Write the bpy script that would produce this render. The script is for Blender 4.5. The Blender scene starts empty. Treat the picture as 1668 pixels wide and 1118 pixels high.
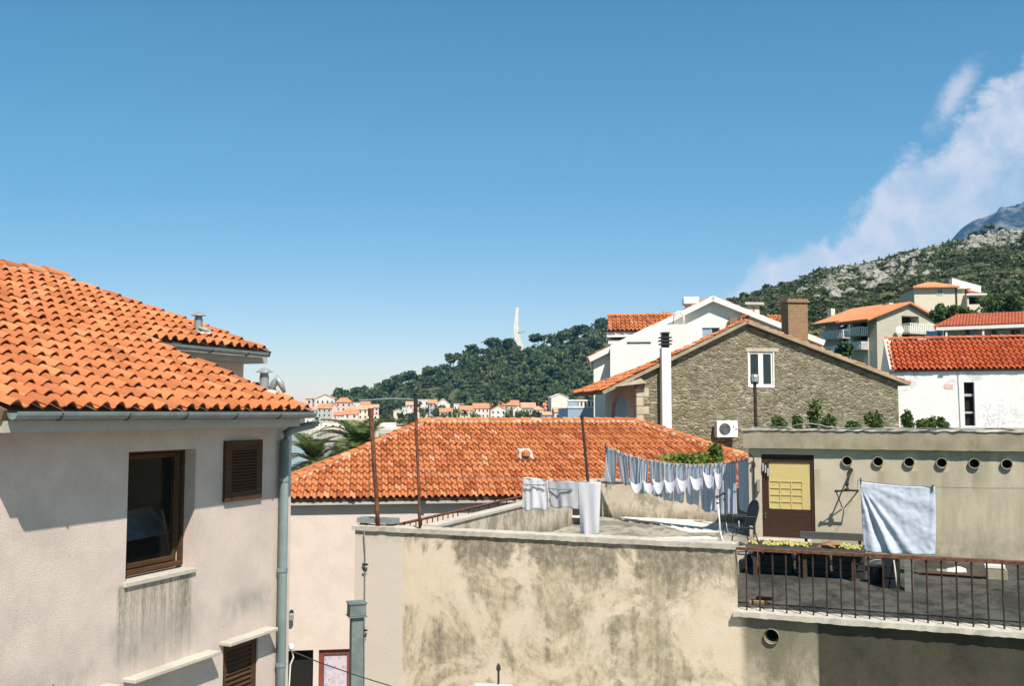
import bpy, math, random
from mathutils import Vector, Matrix
from mathutils.geometry import tessellate_polygon
R = math.radians
from mathutils import noise as mn
ALB = .84            # all colours below are scaled by this to widen the sun to shade contrast
random.seed(7)
scn = bpy.context.scene
col = scn.collection
F_PX, CX, CY, EYE = 1600.0, 834.0, 559.0, 9.5
PITCH = math.atan(115.0/1600.0)
CP, SP = math.cos(PITCH), math.sin(PITCH)

# ---------------------------------------------------------------- geometry helpers
def ray(px, py):
    dx, dy = (px-CX)/F_PX, (CY-py)/F_PX
    return Vector((dx, CP - SP*dy, SP + CP*dy))
CAM = Vector((0, 0, EYE))
def atY(px, py, Y):
    d = ray(px, py); return CAM + d*(Y/d.y)
def onplane(px, py, p, n):
    d = ray(px, py); return CAM + d*((Vector(p)-CAM).dot(n)/d.dot(n))

class Frame:
    """a street-grid direction: u runs to the right, v away from the viewer"""
    def __init__(s, deg):
        a = R(deg); s.a = a
        s.u = Vector((math.cos(a), math.sin(a), 0)); s.v = Vector((-math.sin(a), math.cos(a), 0))
    def w(s, a, b, z): return s.u*a + s.v*b + Vector((0, 0, z))
    def loc(s, P): return (P.dot(s.u), P.dot(s.v), P.z)
    def pt(s, px, py, t): return s.loc(onplane(px, py, s.v*t, s.v))      # on the plane t = const
    def ps(s, px, py, q): return s.loc(onplane(px, py, s.u*q, s.u))      # on the plane s = const
    def pz(s, px, py, z): return s.loc(onplane(px, py, (0, 0, z), Vector((0, 0, 1))))
G = Frame(-22.0)
M = Frame(8.5)
RF = Frame(-15.0)
Z = Vector((0, 0, 1))

class MB:
    """collects shapes for ONE mesh object"""
    def __init__(s): s.v = []; s.f = []
    def add(s, vs, fs):
        k = len(s.v); s.v += [tuple(x) for x in vs]; s.f += [tuple(i+k for i in f) for f in fs]; return s
    def box(s, fr, a0, a1, b0, b1, z0, z1):
        P = [fr.w(a, b, z) for z in (z0, z1) for (a, b) in ((a0, b0), (a1, b0), (a1, b1), (a0, b1))]
        return s.add(P, [(0,3,2,1),(4,5,6,7),(0,1,5,4),(1,2,6,5),(2,3,7,6),(3,0,4,7)])
    def hexa(s, bottom, top):
        n = len(bottom)
        return s.add(list(bottom)+list(top), [tuple(range(n))[::-1], tuple(range(n, 2*n))] +
                     [(i, (i+1) % n, n+(i+1) % n, n+i) for i in range(n)])
    def slab(s, pts, nrm, th):
        d = Vector(nrm).normalized()*th
        return s.hexa([Vector(p)-d for p in pts], pts)
    def tube(s, pts, r, n=8, cap=True):
        pts = [Vector(p) for p in pts]; rings = []
        rr = r if isinstance(r, (list, tuple)) else [r]*len(pts)
        for i, p in enumerate(pts):
            d = (pts[min(i+1, len(pts)-1)]-pts[max(i-1, 0)]).normalized()
            x = d.cross(Z if abs(d.z) < .95 else Vector((1, 0, 0))).normalized(); y = d.cross(x)
            rings.append([p+(x*math.cos(2*math.pi*k/n)+y*math.sin(2*math.pi*k/n))*rr[i] for k in range(n)])
        vs = [q for g in rings for q in g]; fs = []
        for i in range(len(pts)-1):
            for k in range(n):
                fs.append((i*n+k, i*n+(k+1) % n, (i+1)*n+(k+1) % n, (i+1)*n+k))
        if cap: fs += [tuple(range(n))[::-1], tuple(range(len(vs)-n, len(vs)))]
        return s.add(vs, fs)
    def lathe(s, c, prof, n=16):
        c = Vector(c); vs = []; fs = []
        for (r, z) in prof:
            vs += [c+Vector((r*math.cos(2*math.pi*k/n), r*math.sin(2*math.pi*k/n), z)) for k in range(n)]
        for i in range(len(prof)-1):
            for k in range(n): fs.append((i*n+k, i*n+(k+1) % n, (i+1)*n+(k+1) % n, (i+1)*n+k))
        return s.add(vs, fs+[tuple(range(n))[::-1], tuple(range(len(vs)-n, len(vs)))])
    def blob(s, c, r, squash=(1, 1, 1), n=8, m=5, jit=.12, rnd=random):
        c = Vector(c); vs = []; fs = []
        for i in range(m+1):
            ph = math.pi*i/m
            for k in range(n):
                j = 1+rnd.uniform(-jit, jit)
                vs.append(c+Vector((r*squash[0]*math.sin(ph)*math.cos(6.283*k/n)*j, r*squash[1]*math.sin(ph)*math.sin(6.283*k/n)*j, r*squash[2]*math.cos(ph)*j)))
        for i in range(m):
            for k in range(n): fs.append((i*n+k, (i+1)*n+k, (i+1)*n+(k+1) % n, i*n+(k+1) % n))
        return s.add(vs, fs)
    def build(s, name, mat, parent=None, smooth=False, bevel=0):
        me = bpy.data.meshes.new(name); me.from_pydata([tuple(x) for x in s.v], [], s.f); me.update()
        o = bpy.data.objects.new(name, me); col.objects.link(o)
        if mat: me.materials.append(mat)
        if smooth: me.polygons.foreach_set('use_smooth', [True]*len(me.polygons))
        if parent:
            o.parent = parent; o.matrix_parent_inverse = parent_world(parent).inverted()
        if bevel:
            b = o.modifiers.new('bevel', 'BEVEL'); b.width = bevel; b.segments = 2; b.limit_method = 'ANGLE'
        return o
def parent_world(p):
    m = Matrix.Translation(p.location) @ Matrix.Rotation(p.rotation_euler.z, 4, 'Z')
    if p.parent: m = parent_world(p.parent) @ p.matrix_parent_inverse @ m
    return m
def tag(o, label=None, cat=None, group=None, kind=None):
    if label: o['label'] = label
    if cat: o['category'] = cat
    if group: o['group'] = group
    if kind: o['kind'] = kind
    return o
def thing(name, loc, label, cat, group=None):
    o = bpy.data.objects.new(name, None); col.objects.link(o); o.location = loc; o.empty_display_size = .3
    return tag(o, label, cat, group)

def wall_mb(P0, eu, en, outer, holes=(), reveal=.2, thick=.3):
    """vertical wall through P0, eu = right, en = outward normal; outer/holes are 2-D (u,z) loops"""
    mb = MB(); T = lambda q, d=0.0: P0+eu*q[0]+Z*q[1]-en*d
    loops = [[Vector((x, z, 0)) for x, z in outer]]+[[Vector((x, z, 0)) for x, z in h] for h in holes]
    flat = [p for l in loops for p in l]
    tris = tessellate_polygon(loops)
    fs = []
    for t in tris:
        a, b, c = (T(flat[i]) for i in t)
        fs.append(t if (b-a).cross(c-a).dot(en) > 0 else t[::-1])
    mb.add([T(p) for p in flat], fs)
    n = len(outer)
    mb.add([T(p) for p in outer]+[T(p, thick) for p in outer], [(i, (i+1) % n, n+(i+1) % n, n+i) for i in range(n)])
    mb.add([T(p, thick) for p in flat], [t[::-1] for t in fs])
    for h in holes:
        n = len(h)
        mb.add([T(p) for p in h]+[T(p, thick) for p in h], [(i, n+i, n+(i+1) % n, (i+1) % n) for i in range(n)])
    return mb
def rect(x0, x1, z0, z1): return [(x0, z0), (x1, z0), (x1, z1), (x0, z1)]
def circ(x, z, r, n=16): return [(x+r*math.cos(2*math.pi*k/n), z+r*math.sin(2*math.pi*k/n)) for k in range(n)]

def inpoly(x, y, poly):
    c = False; n = len(poly)
    for i in range(n):
        x0, y0 = poly[i]; x1, y1 = poly[(i+1) % n]
        if (y0 > y) != (y1 > y) and x < (x1-x0)*(y-y0)/(y1-y0)+x0: c = not c
    return c
def tile_roof(O, ua, ub, poly, w, L, mat, parent, h=None, name='roof', seed=1, deck=True, deckmat=None, jit=1.0, liftk=.85):
    """half-round tiles in courses over a sloping polygon given in (along eave, up slope) metres"""
    rnd = random.Random(seed); n = ua.cross(ub).normalized()
    if n.z < 0: n = -n
    h = h or w*.30
    xs = [0, .09, .2, .32, .44, .55, .64, .73, .82, .91, 1.0]
    def prof(x): return h*math.sin(math.pi*x/.64) if x <= .64 else -h*.34*math.sin(math.pi*(x-.64)/.36)
    amin, amax = min(p[0] for p in poly), max(p[0] for p in poly)
    bmin, bmax = min(p[1] for p in poly), max(p[1] for p in poly)
    mb = MB(); lift = h*liftk
    j = 0; b = bmin
    while b < bmax:
        a = amin-w+rnd.uniform(-.006, .006)
        k = 0
        while a < amax+w:
            if inpoly(a+w*.45, b+L*.45, poly):
                da = rnd.uniform(-.012, .012)*w/.2*jit; db = rnd.uniform(-.02, .015)*L/.35*jit; dz = (rnd.uniform(-.004, .006)+(.012 if rnd.random() < .03 else 0))*jit; db += (rnd.uniform(-.06, -.02)*L/.35 if rnd.random() < .025 else 0); tw = rnd.uniform(-.01, .01)*jit
                vs = []
                for (bb, zz, sc) in ((b-.04+db, lift+dz-.014, 1), (b-.04+db, lift+dz, 1), (b+L*1.05+db, 0.0+dz, .9)):
                    for x in xs:
                        xx = (x-.32)*sc+.32
                        z = prof(x)+zz
                        vs.append(O+ua*(a+xx*w+da+tw*(bb-b))+ub*bb+n*z)
                m = len(xs); fs = []
                for i in range(m-1):
                    fs.append((i, i+1, m+i+1, m+i)); fs.append((m+i, m+i+1, 2*m+i+1, 2*m+i))
                mb.add(vs, fs)
            a += w; k += 1
        b += L; j += 1
    o = mb.build(name, mat, parent, smooth=False)
    if deck:
        d = MB(); d.slab([O+ua*p[0]+ub*p[1]-n*.012 for p in poly], n, .10)
        d.build('roof_deck', deckmat or mat, parent)
    return o
def ridge_tiles(P0, P1, r, mat, parent, mortar=None, L=.36, name='ridge_tiles', seed=3):
    rnd = random.Random(seed); P0 = Vector(P0); P1 = Vector(P1); d = P1-P0; n = max(1, int(d.length/L)); d.normalize()
    x = d.cross(Z).normalized(); y = x.cross(d).normalized()
    if y.z < 0: y = -y
    mb = MB(); L = (P1-P0).length/n
    for i in range(n):
        a = P0+d*L*i-d*.03; b = P0+d*L*(i+1)+d*.02; up = rnd.uniform(0, .012); sd = rnd.uniform(-.01, .01)
        vs = []
        for (c, rr, lf) in ((a, r*.98, 0.0), (a, r*1.1, 0.02), (b, r*.9, 0.0)):
            for k in range(9):
                t = math.pi*k/8
                vs.append(c+x*(rr*math.cos(t)+sd)+y*(rr*.8*math.sin(t)+up+lf))
        mb.add(vs, [(q*9+k, q*9+k+1, q*9+10+k, q*9+9+k) for q in (0, 1) for k in range(8)])
    o = mb.build(name, mat, parent)
    if mortar:
        m2 = MB()
        k = max(2, int((P1-P0).length/.12)); vs = []; fs = []
        for i in range(k+1):
            c = P0+(P1-P0)*(i/k); e = 1+rnd.uniform(-.12, .16)
            vs += [c+x*r*1.25*e-y*.06, c+x*r*.85+y*r*.35, c-x*r*.85+y*r*.35, c-x*r*1.25*e-y*.06]
        for i in range(k):
            for q in range(3): fs.append((i*4+q, i*4+q+1, i*4+q+5, i*4+q+4))
        m2.add(vs, fs); m2.build('mortar', mortar, o)
    return o

# ---------------------------------------------------------------- materials
class NB:
    def __init__(s, name):
        s.m = bpy.data.materials.new(name); s.m.use_nodes = True; s.t = s.m.node_tree; s.t.nodes.clear()
        s.out = s.t.nodes.new('ShaderNodeOutputMaterial'); s.p = s.t.nodes.new('ShaderNodeBsdfPrincipled')
        s.t.links.new(s.p.outputs[0], s.out.inputs[0]); s._pos = None
    def n(s, ty, **k):
        x = s.t.nodes.new(ty)
        for a, b in k.items(): setattr(x, a, b)
        return x
    def set(s, sock, v):
        if isinstance(v, bpy.types.NodeSocket): s.t.links.new(v, sock)
        elif isinstance(v, (tuple, list)) and sock.type == 'RGBA' and len(v) == 3: sock.default_value = (*v, 1)
        else: sock.default_value = v
    def math(s, op, a, b=0.0, c=None, clamp=False):
        x = s.n('ShaderNodeMath', operation=op, use_clamp=clamp); s.set(x.inputs[0], a); s.set(x.inputs[1], b)
        if c is not None: s.set(x.inputs[2], c)
        return x.outputs[0]
    def pos(s):
        if s._pos is None: s._pos = s.n('ShaderNodeNewGeometry')
        return s._pos.outputs['Position']
    def island(s):
        s.pos(); return s._pos.outputs['Random Per Island']
    def rot(s, deg, scale=(1, 1, 1)):
        """world position in a street frame"""
        v = s.n('ShaderNodeVectorRotate', rotation_type='Z_AXIS'); s.set(v.inputs['Vector'], s.pos()); v.inputs['Angle'].default_value = -R(deg)
        m = s.n('ShaderNodeVectorMath', operation='MULTIPLY'); s.t.links.new(v.outputs[0], m.inputs[0]); m.inputs[1].default_value = scale
        return m.outputs[0]
    def xyz(s, v):
        x = s.n('ShaderNodeSeparateXYZ'); s.set(x.inputs[0], v); return x.outputs
    def noise(s, vec, scale, detail=4, rough=.55, dist=0.0, color=False):
        x = s.n('ShaderNodeTexNoise'); s.set(x.inputs['Vector'], vec); x.inputs['Scale'].default_value = scale
        x.inputs['Detail'].default_value = detail; x.inputs['Roughness'].default_value = rough; x.inputs['Distortion'].default_value = dist
        return x.outputs['Color' if color else 'Fac']
    def mr(s, v, a, b, c=0.0, d=1.0, smooth=True):
        x = s.n('ShaderNodeMapRange', interpolation_type='SMOOTHSTEP' if smooth else 'LINEAR')
        s.set(x.inputs['Value'], v); x.inputs['From Min'].default_value = a; x.inputs['From Max'].default_value = b
        x.inputs['To Min'].default_value = c; x.inputs['To Max'].default_value = d; return x.outputs[0]
    def mix(s, f, a, b, mode='MIX'):
        x = s.n('ShaderNodeMix', data_type='RGBA', blend_type=mode); s.set(x.inputs['Factor'], f); s.set(x.inputs['A'], a); s.set(x.inputs['B'], b)
        return x.outputs['Result']
    def ramp(s, v, stops):
        x = s.n('ShaderNodeValToRGB'); s.set(x.inputs[0], v); e = x.color_ramp.elements
        while len(e) < len(stops): e.new(.5)
        for q, (p, c) in zip(e, stops): q.position = p; q.color = (*c, 1)
        return x.outputs[0]
    def bump(s, h, strength=.3, dist=.01):
        x = s.n('ShaderNodeBump'); s.set(x.inputs['Height'], h); x.inputs['Strength'].default_value = strength; x.inputs['Distance'].default_value = dist
        s.t.links.new(x.outputs[0], s.p.inputs['Normal'])
    def fin(s, color, rough=.85, metal=0.0, spec=.3):
        color = s.mix(1.0, color, (ALB, ALB, ALB), 'MULTIPLY') if isinstance(color, bpy.types.NodeSocket) else tuple(x*ALB for x in color)
        s.set(s.p.inputs['Base Color'], color); s.set(s.p.inputs['Roughness'], rough); s.set(s.p.inputs['Metallic'], metal)
        s.p.inputs['Specular IOR Level'].default_value = spec
        return s.m
    def band(s, v, a, b, soft):      # 1 between a and b with soft edges
        return s.math('MULTIPLY', s.mr(v, a-soft, a+soft), s.mr(v, b-soft, b+soft, 1.0, 0.0))

def plain(name, c, rough=.7, metal=0.0, var=.12, scale=6.0, spec=.3, dirt=None):
    b = NB(name); f = b.noise(b.pos(), scale, 5, .6)
    cc = b.mix(b.mr(f, .3, .7), tuple(x*(1-var) for x in c), tuple(min(1, x*(1+var)) for x in c))
    if dirt: cc = b.mix(b.mr(b.noise(b.pos(), scale*.35, 6, .7), .52, .72, 0, dirt[1]), cc, dirt[0])
    return b.fin(cc, rough, metal, spec)

def tile_mat(name, stops, lichen=.25, lich=(.10, .085, .06), scale=1.3):
    b = NB(name); base = b.ramp(b.island(), stops)
    f = b.noise(b.pos(), 18, 5, .7); base = b.mix(b.mr(f, .35, .75, 0, .22), base, (.40, .16, .07))
    l = b.noise(b.pos(), scale, 7, .75); base = b.mix(b.mr(l, .58, .78, 0, lichen), base, lich)
    sp = b.noise(b.pos(), 45, 3, .6); base = b.mix(b.mr(sp, .60, .74, 0, .25), base, (.62, .36, .20))
    b.bump(b.noise(b.pos(), 70, 4, .6), .35, .006)
    return b.fin(base, .88, 0, .2)
def stucco(name, c, var=.10, bump=.5, grime=(.20, .19, .15), gf=.25, extra=None, gscale=.7, frame=-22, fine=90, rough=.92):
    b = NB(name); p = b.pos()
    f = b.noise(p, 2.2, 6, .6)
    cc = b.mix(b.mr(f, .3, .7), tuple(x*(1-var) for x in c), tuple(min(1, x*(1+var*.5)) for x in c))
    vs = b.rot(frame, (gscale*2.2, gscale*2.2, gscale*.55))
    g = b.noise(vs, 1.0, 8, .7, .3); cc = b.mix(b.mr(g, .55, .8, 0, gf), cc, grime)
    cc = b.mix(b.mr(b.noise(p, fine*.5, 3, .6), .42, .72, 0, .30), cc, tuple(x*.58 for x in c))
    if extra: cc = extra(b, cc)
    b.bump(b.noise(p, fine, 3, .6), bump, .012)
    return b.fin(cc, rough, 0, .15)
HAZE = 0.0001
EXPO = 0.76
# ---------------------------------------------------------------- palette
def left_wall_stains(b, cc):
    s, t, z = b.xyz(b.rot(-22))
    drip = b.noise(b.rot(-22, (0, 16, .7)), 1.0, 3, .6)
    fine = b.noise(b.rot(-22, (3, 60, 14)), 1.0, 3, .6)
    win = b.band(t, 8.20, 9.36, .03)
    fade = b.mr(z, 6.55, 7.66, .0, 1.0, False)
    ends = b.math('ADD', b.mr(b.math('ABSOLUTE', b.math('SUBTRACT', t, 9.22)), .0, .17, .5, 0), b.mr(b.math('ABSOLUTE', b.math('SUBTRACT', t, 8.26)), .0, .10, .38, 0))
    m = b.math('MULTIPLY', win, b.math('MULTIPLY', b.mr(z, 7.64, 7.70, 1, 0), b.math('ADD', b.math('MULTIPLY', fade, b.mr(drip, .30, .75, .15, 1.0)), b.math('MULTIPLY', ends, b.mr(z, 6.7, 7.4, 0, 1))), clamp=True))
    m = b.math('MULTIPLY', b.math('MINIMUM', m, .85), b.mr(fine, .3, .6, .35, 1))
    cc = b.mix(m, cc, (.13, .15, .085))
    for (t0, t1, z0, wd) in ((8.05, 9.5, 6.95, .30), (9.9, 10.95, 7.05, .22), (6.4, 7.9, 6.75, .25)):
        q = b.math('MULTIPLY', b.band(t, t0, t1, .18), b.band(z, z0-wd*.4, z0+wd, .14))
        q = b.math('MULTIPLY', q, b.mr(b.noise(b.rot(-22, (5, 5, 3)), 1.0, 6, .7), .3, .7, .12, .62))
        cc = b.mix(q, cc, (.27, .28, .24))
    spots = b.mr(b.noise(b.rot(-22, (9, 9, 20)), 1.0, 1, .4), .775, .80, 0, .9)
    return b.mix(b.math('MULTIPLY', spots, b.mr(z, 6.7, 7.2, 1, 0)), cc, (.05, .045, .04))
def terrace_stains_and_tones(b, cc):
    s, t, z = b.xyz(b.rot(-22))
    painted = b.mr(s, -8.60, -8.585, 1, 0)                      # cleaner painted strip at the left end
    n1 = b.noise(b.rot(-22, (.9, .9, .85)), 1.0, 9, .68, .5)
    n2 = b.noise(b.rot(-22, (2.6, 2.6, 2.0)), 1.0, 9, .75, .4)
    n3 = b.noise(b.rot(-22, (9, 9, 7)), 1.0, 7, .75)
    drip = b.noise(b.rot(-22, (4.0, 4.0, .35)), 1.0, 7, .7)
    base = b.mix(b.mr(n2, .3, .7), (.66, .53, .385), (.74, .63, .50))
    base = b.mix(b.mr(n1, .46, .60, 0, .72), base, (.48, .39, .26))
    base = b.mix(b.math('MULTIPLY', b.mr(n3, .42, .62), b.mr(n1, .44, .60, .0, .75)), base, (.33, .275, .19))
    edge = b.math('MAXIMUM', b.mr(s, -2.62, -2.58, 0, 1), 0.0)
    top = b.mix(edge, b.mr(z, 6.35, 7.36, 0, 1), b.mr(z, 5.3, 6.36, 0, 1))
    g = b.math('ADD', b.math('MULTIPLY', b.math('POWER', top, 1.6), .55), b.math('ADD', b.mr(drip, .38, .66, -.20, .20), b.mr(n1, .38, .60, -.32, .38)))
    g = b.math('MULTIPLY', b.mr(g, .12, .66, 0, .74), b.mr(n3, .32, .58, .45, 1))
    base = b.mix(g, base, (.15, .137, .105))
    g2 = b.math('MULTIPLY', b.band(z, 5.2, 6.1, .35), b.mr(n2, .48, .66, 0, .40))
    base = b.mix(g2, base, (.30, .27, .17))
    mid = b.math('MULTIPLY', b.mr(s, -2.62, -2.45), b.mr(b.math('ADD', n1, b.math('MULTIPLY', b.mr(z, 5.2, 6.3), .22)), .40, .62, .45, .88)); base = b.mix(mid, base, (.17, .155, .105))
    dark = b.math('MULTIPLY', b.mr(s, -1.42, -1.38, 0, 1), b.mr(n2, .25, .75, .80, .95))  # right end of the wall is coloured much darker
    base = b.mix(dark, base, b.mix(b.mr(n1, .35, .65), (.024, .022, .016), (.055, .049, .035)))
    clean = b.mix(b.mr(n1, .3, .8, 0, .25), (.66, .58, .49), (.52, .46, .37))
    clean = b.mix(b.math('MULTIPLY', b.mr(z, 7.0, 7.38, 0, .55), b.mr(n3, .42, .6)), clean, (.33, .30, .24))
    return b.mix(painted, base, clean)
def block_stains(b, cc):
    s, t, z = b.xyz(b.rot(-22))
    d = b.noise(b.rot(-22, (2.2, 2.2, .35)), 1.0, 7, .7)
    n = b.noise(b.rot(-22, (3, 3, 3)), 1.0, 7, .7)
    right = b.mr(s, -1.8, 1.2, 0, .85)
    cc = b.mix(b.math('MULTIPLY', right, b.mr(d, .32, .62, .15, .8)), cc, (.30, .27, .175))
    low = b.mr(z, 6.4, 7.2, .65, 0)
    cc = b.mix(b.math('MULTIPLY', low, b.mr(n, .35, .65)), cc, (.22, .20, .14))
    for sx in (-2.02, -1.3, -.65, .03, .66, 1.28):
        q = b.math('MULTIPLY', b.band(s, sx-.07, sx+.09, .05), b.mr(z, 7.4, 8.25, 0, .45)); q = b.math('MULTIPLY', q, b.mr(z, 8.2, 8.25, 1, 0))
        cc = b.mix(q, cc, (.25, .23, .13))
    return cc
def peel(b, cc):
    p = b.rot(-15, (1, 1, 1)); s, t, z = b.xyz(p)
    v = b.n('ShaderNodeTexVoronoi', feature='DISTANCE_TO_EDGE'); b.set(v.inputs['Vector'], b.rot(-15, (1.0, 1.0, 1.7))); v.inputs['Scale'].default_value = .9
    w = b.noise(p, .9, 8, .7, 1.4)
    crack = b.math('MULTIPLY', b.mr(b.math('ABSOLUTE', b.math('SUBTRACT', w, .5)), 0, .012, 1, 0), b.mr(b.noise(p, .45, 2), .5, .6))
    cc = b.mix(crack, cc, (.14, .14, .14))
    return b.mix(b.math('MULTIPLY', b.mr(b.noise(p, .8, 7, .7, .6), .56, .62, 0, .5), b.mr(z, 10.2, 11.0, 0, 1)), cc, (.42, .44, .46))
def stone_mat():
    b = NB('rubble stone'); p = b.rot(8.5, (1, 1, 1.0))
    warp = b.noise(p, 2.2, 3, .6, color=True)
    a = b.n('ShaderNodeVectorMath', operation='MULTIPLY_ADD'); b.set(a.inputs[0], warp); a.inputs[1].default_value = (.22, .22, .16); b.set(a.inputs[2], p)
    m = b.n('ShaderNodeVectorMath', operation='MULTIPLY'); b.t.links.new(a.outputs[0], m.inputs[0]); m.inputs[1].default_value = (4.6, .4, 12.5)
    v = b.n('ShaderNodeTexVoronoi', feature='DISTANCE_TO_EDGE'); b.set(v.inputs['Vector'], m.outputs[0]); v.inputs['Scale'].default_value = 1.0
    c = b.n('ShaderNodeTexVoronoi'); b.set(c.inputs['Vector'], m.outputs[0]); c.inputs['Scale'].default_value = 1.0
    r = b.xyz(c.outputs['Color'])[0]
    cc = b.ramp(r, [(0, (.12, .105, .068)), (.3, (.21, .185, .122)), (.55, (.29, .255, .170)), (.8, (.235, .225, .170)), (1, (.44, .40, .30))])
    cc = b.mix(b.mr(b.noise(p, 9, 5, .7), .3, .7), cc, b.mix(.5, cc, (.24, .21, .13)))
    j = b.mr(v.outputs['Distance'], .0, .16, 1, 0)
    cc = b.mix(b.math('MULTIPLY', j, b.mr(b.noise(p, 1.6, 4), .40, .58, .1, .7)), cc, (.36, .325, .24))
    cc = b.mix(b.math('MULTIPLY', b.mr(v.outputs['Distance'], 0, .05, 1, 0), b.mr(b.noise(p, 2.7, 4), .48, .6, 0, .65)), cc, (.09, .08, .05))
    b.bump(b.math('ADD', b.mr(v.outputs['Distance'], 0, .22), b.math('MULTIPLY', b.noise(p, 14, 5, .7), .5)), .8, .06)
    return b.fin(cc, .95, 0, .1)
def floor_mat(name, c1, c2, c3):
    b = NB(name); p = b.rot(-22, (1, .55, 1))
    n = b.noise(p, .9, 8, .7, .7); n2 = b.noise(p, 4.5, 7, .75)
    cc = b.mix(b.mr(n, .42, .58), c1, c2); cc = b.mix(b.mr(n2, .5, .66, 0, .7), cc, c3)
    b.bump(n2, .5, .02); return b.fin(cc, .95, 0, .1)
def wood_mat(name, c, dark, ax=(1, 1, 18)):
    b = NB(name); g = b.noise(b.rot(-22, ax), 2.0, 6, .65, .4)
    b.bump(g, .3, .004)
    return b.fin(b.mix(b.mr(g, .3, .7), c, dark), .75, 0, .25)
def brick_mat():
    b = NB('chimney brick'); v = b.rot(8.5)
    x, y, z = b.xyz(v); cb = b.n('ShaderNodeCombineXYZ'); b.set(cb.inputs[0], b.math('ADD', x, y)); b.set(cb.inputs[1], z)
    t = b.n('ShaderNodeTexBrick'); b.set(t.inputs['Vector'], cb.outputs[0]); t.inputs['Scale'].default_value = 3.6
    t.inputs['Color1'].default_value = (.36, .15, .07, 1); t.inputs['Color2'].default_value = (.20, .12, .065, 1); t.inputs['Mortar'].default_value = (.34, .27, .18, 1)
    t.inputs['Mortar Size'].default_value = .035
    cc = b.mix(b.mr(b.noise(b.pos(), 5, 6, .7), .4, .7, 0, .5), t.outputs['Color'], (.18, .14, .09))
    return b.fin(cc, .95, 0, .1)
def cloth_mat(name, c, c2=None, stripe=None, trans=.35):
    b = NB(name); f = b.noise(b.pos(), 30, 4, .6)
    cc = b.mix(b.mr(f, .35, .65, 0, .25), c, c2 or tuple(x*.85 for x in c))
    if stripe:
        s, t, z = b.xyz(b.rot(stripe[0]))
        q = b.math('SINE', b.math('MULTIPLY', s, stripe[1])); cc = b.mix(b.mr(q, .2, .6, 0, .75), cc, stripe[2])
    b.bump(b.noise(b.pos(), 16, 5, .7), .35, .02)
    m = b.fin(cc, .95, 0, .1)
    tr = b.n('ShaderNodeBsdfTranslucent'); b.set(tr.inputs[0], cc); mx = b.n('ShaderNodeMixShader'); mx.inputs[0].default_value = trans
    b.t.links.new(b.p.outputs[0], mx.inputs[1]); b.t.links.new(tr.outputs[0], mx.inputs[2]); b.t.links.new(mx.outputs[0], b.out.inputs[0])
    return m
def leaf_mat(name, stops, trans=.25, rough=.6):
    b = NB(name); cc = b.ramp(b.island(), stops)
    cc = b.mix(b.mr(b.noise(b.pos(), .35, 3), .3, .7, 0, .30), cc, stops[0][1]); cc = b.mix(b.mr(b.noise(b.pos(), .055, 4), .45, .62, 0, .55), cc, stops[-1][1])
    m = b.fin(cc, rough, 0, .2)
    tr = b.n('ShaderNodeBsdfTranslucent'); b.set(tr.inputs[0], cc); mx = b.n('ShaderNodeMixShader'); mx.inputs[0].default_value = trans
    b.t.links.new(b.p.outputs[0], mx.inputs[1]); b.t.links.new(tr.outputs[0], mx.inputs[2]); b.t.links.new(mx.outputs[0], b.out.inputs[0])
    return m
def glass_mat(name, c=(.02, .025, .03)):
    b = NB(name); b.fin(c, .06, 0, .5); return b.m

MT = {}
MT['wall_left'] = stucco('pale render', (.70, .585, .515), .12, .9, gf=.26, extra=left_wall_stains, fine=130)
MT['wall_mid'] = stucco('pink render', (.65, .55, .47), .07, .4, gf=.14, frame=8.5)
MT['wall_terrace'] = stucco('stained render', (.5, .45, .3), .1, .7, gf=0, extra=terrace_stains_and_tones)
MT['wall_block'] = stucco('block render', (.58, .50, .38), .08, .6, gf=.2, extra=block_stains)
MT['concrete'] = stucco('old concrete', (.36, .315, .22), .2, .7, (.10, .09, .06), .75, gscale=1.5)
MT['concrete_lt'] = stucco('pale concrete', (.54, .495, .415), .15, .6, (.16, .145, .11), .7, gscale=2.4)
MT['soffit'] = stucco('soffit concrete', (.46, .42, .36), .1, .4, gf=.2)
MT['tile_left'] = tile_mat('clay tiles', [(0, (.36, .115, .042)), (.35, (.45, .150, .056)), (.75, (.51, .180, .070)), (.95, (.56, .23, .10)), (1, (.31, .095, .040))], .35)
MT['tile_mid'] = tile_mat('weathered clay tiles', [(0, (.33, .085, .030)), (.25, (.46, .138, .048)), (.65, (.53, .182, .066)), (.95, (.59, .22, .088)), (.985, (.58, .28, .14)), (1, (.60, .36, .22))], .14, scale=.6)
MT['tile_red'] = tile_mat('red clay tiles', [(0, (.42, .062, .022)), (.5, (.54, .118, .036)), (.95, (.58, .115, .04)), (1, (.60, .17, .08))], .2)
MT['tile_far'] = plain('far roof tiles', (.62, .24, .12), .9, var=.25, scale=.9)
MT['tile_far2'] = plain('faded roof tiles', (.60, .33, .20), .9, var=.25, scale=.9)
MT['tile_dark'] = plain('dark red roof', (.34, .095, .055), .9, var=.2, scale=1.5)
MT['deck'] = plain('roof underside', (.16, .10, .07), .95)
MT['mortar'] = stucco('ridge mortar', (.50, .40, .29), .25, .8, (.2, .17, .12), .5, gscale=3)
MT['gutter'] = plain('grey gutter paint', (.20, .245, .245), .45, var=.12, scale=9, dirt=((.10, .09, .07), .5))
MT['gutter_lt'] = plain('downpipe paint', (.185, .235, .235), .45, var=.08, scale=5, dirt=((.18, .17, .15), .35))
MT['brown'] = wood_mat('brown painted wood', (.085, .040, .018), (.05, .024, .011))
MT['brown_lt'] = wood_mat('varnished wood', (.095, .047, .018), (.05, .025, .010))
MT['door'] = wood_mat('dark brown door', (.060, .026, .014), (.035, .016, .010))
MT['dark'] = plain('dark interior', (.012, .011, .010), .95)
MT['glass'] = glass_mat('window glass')
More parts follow.
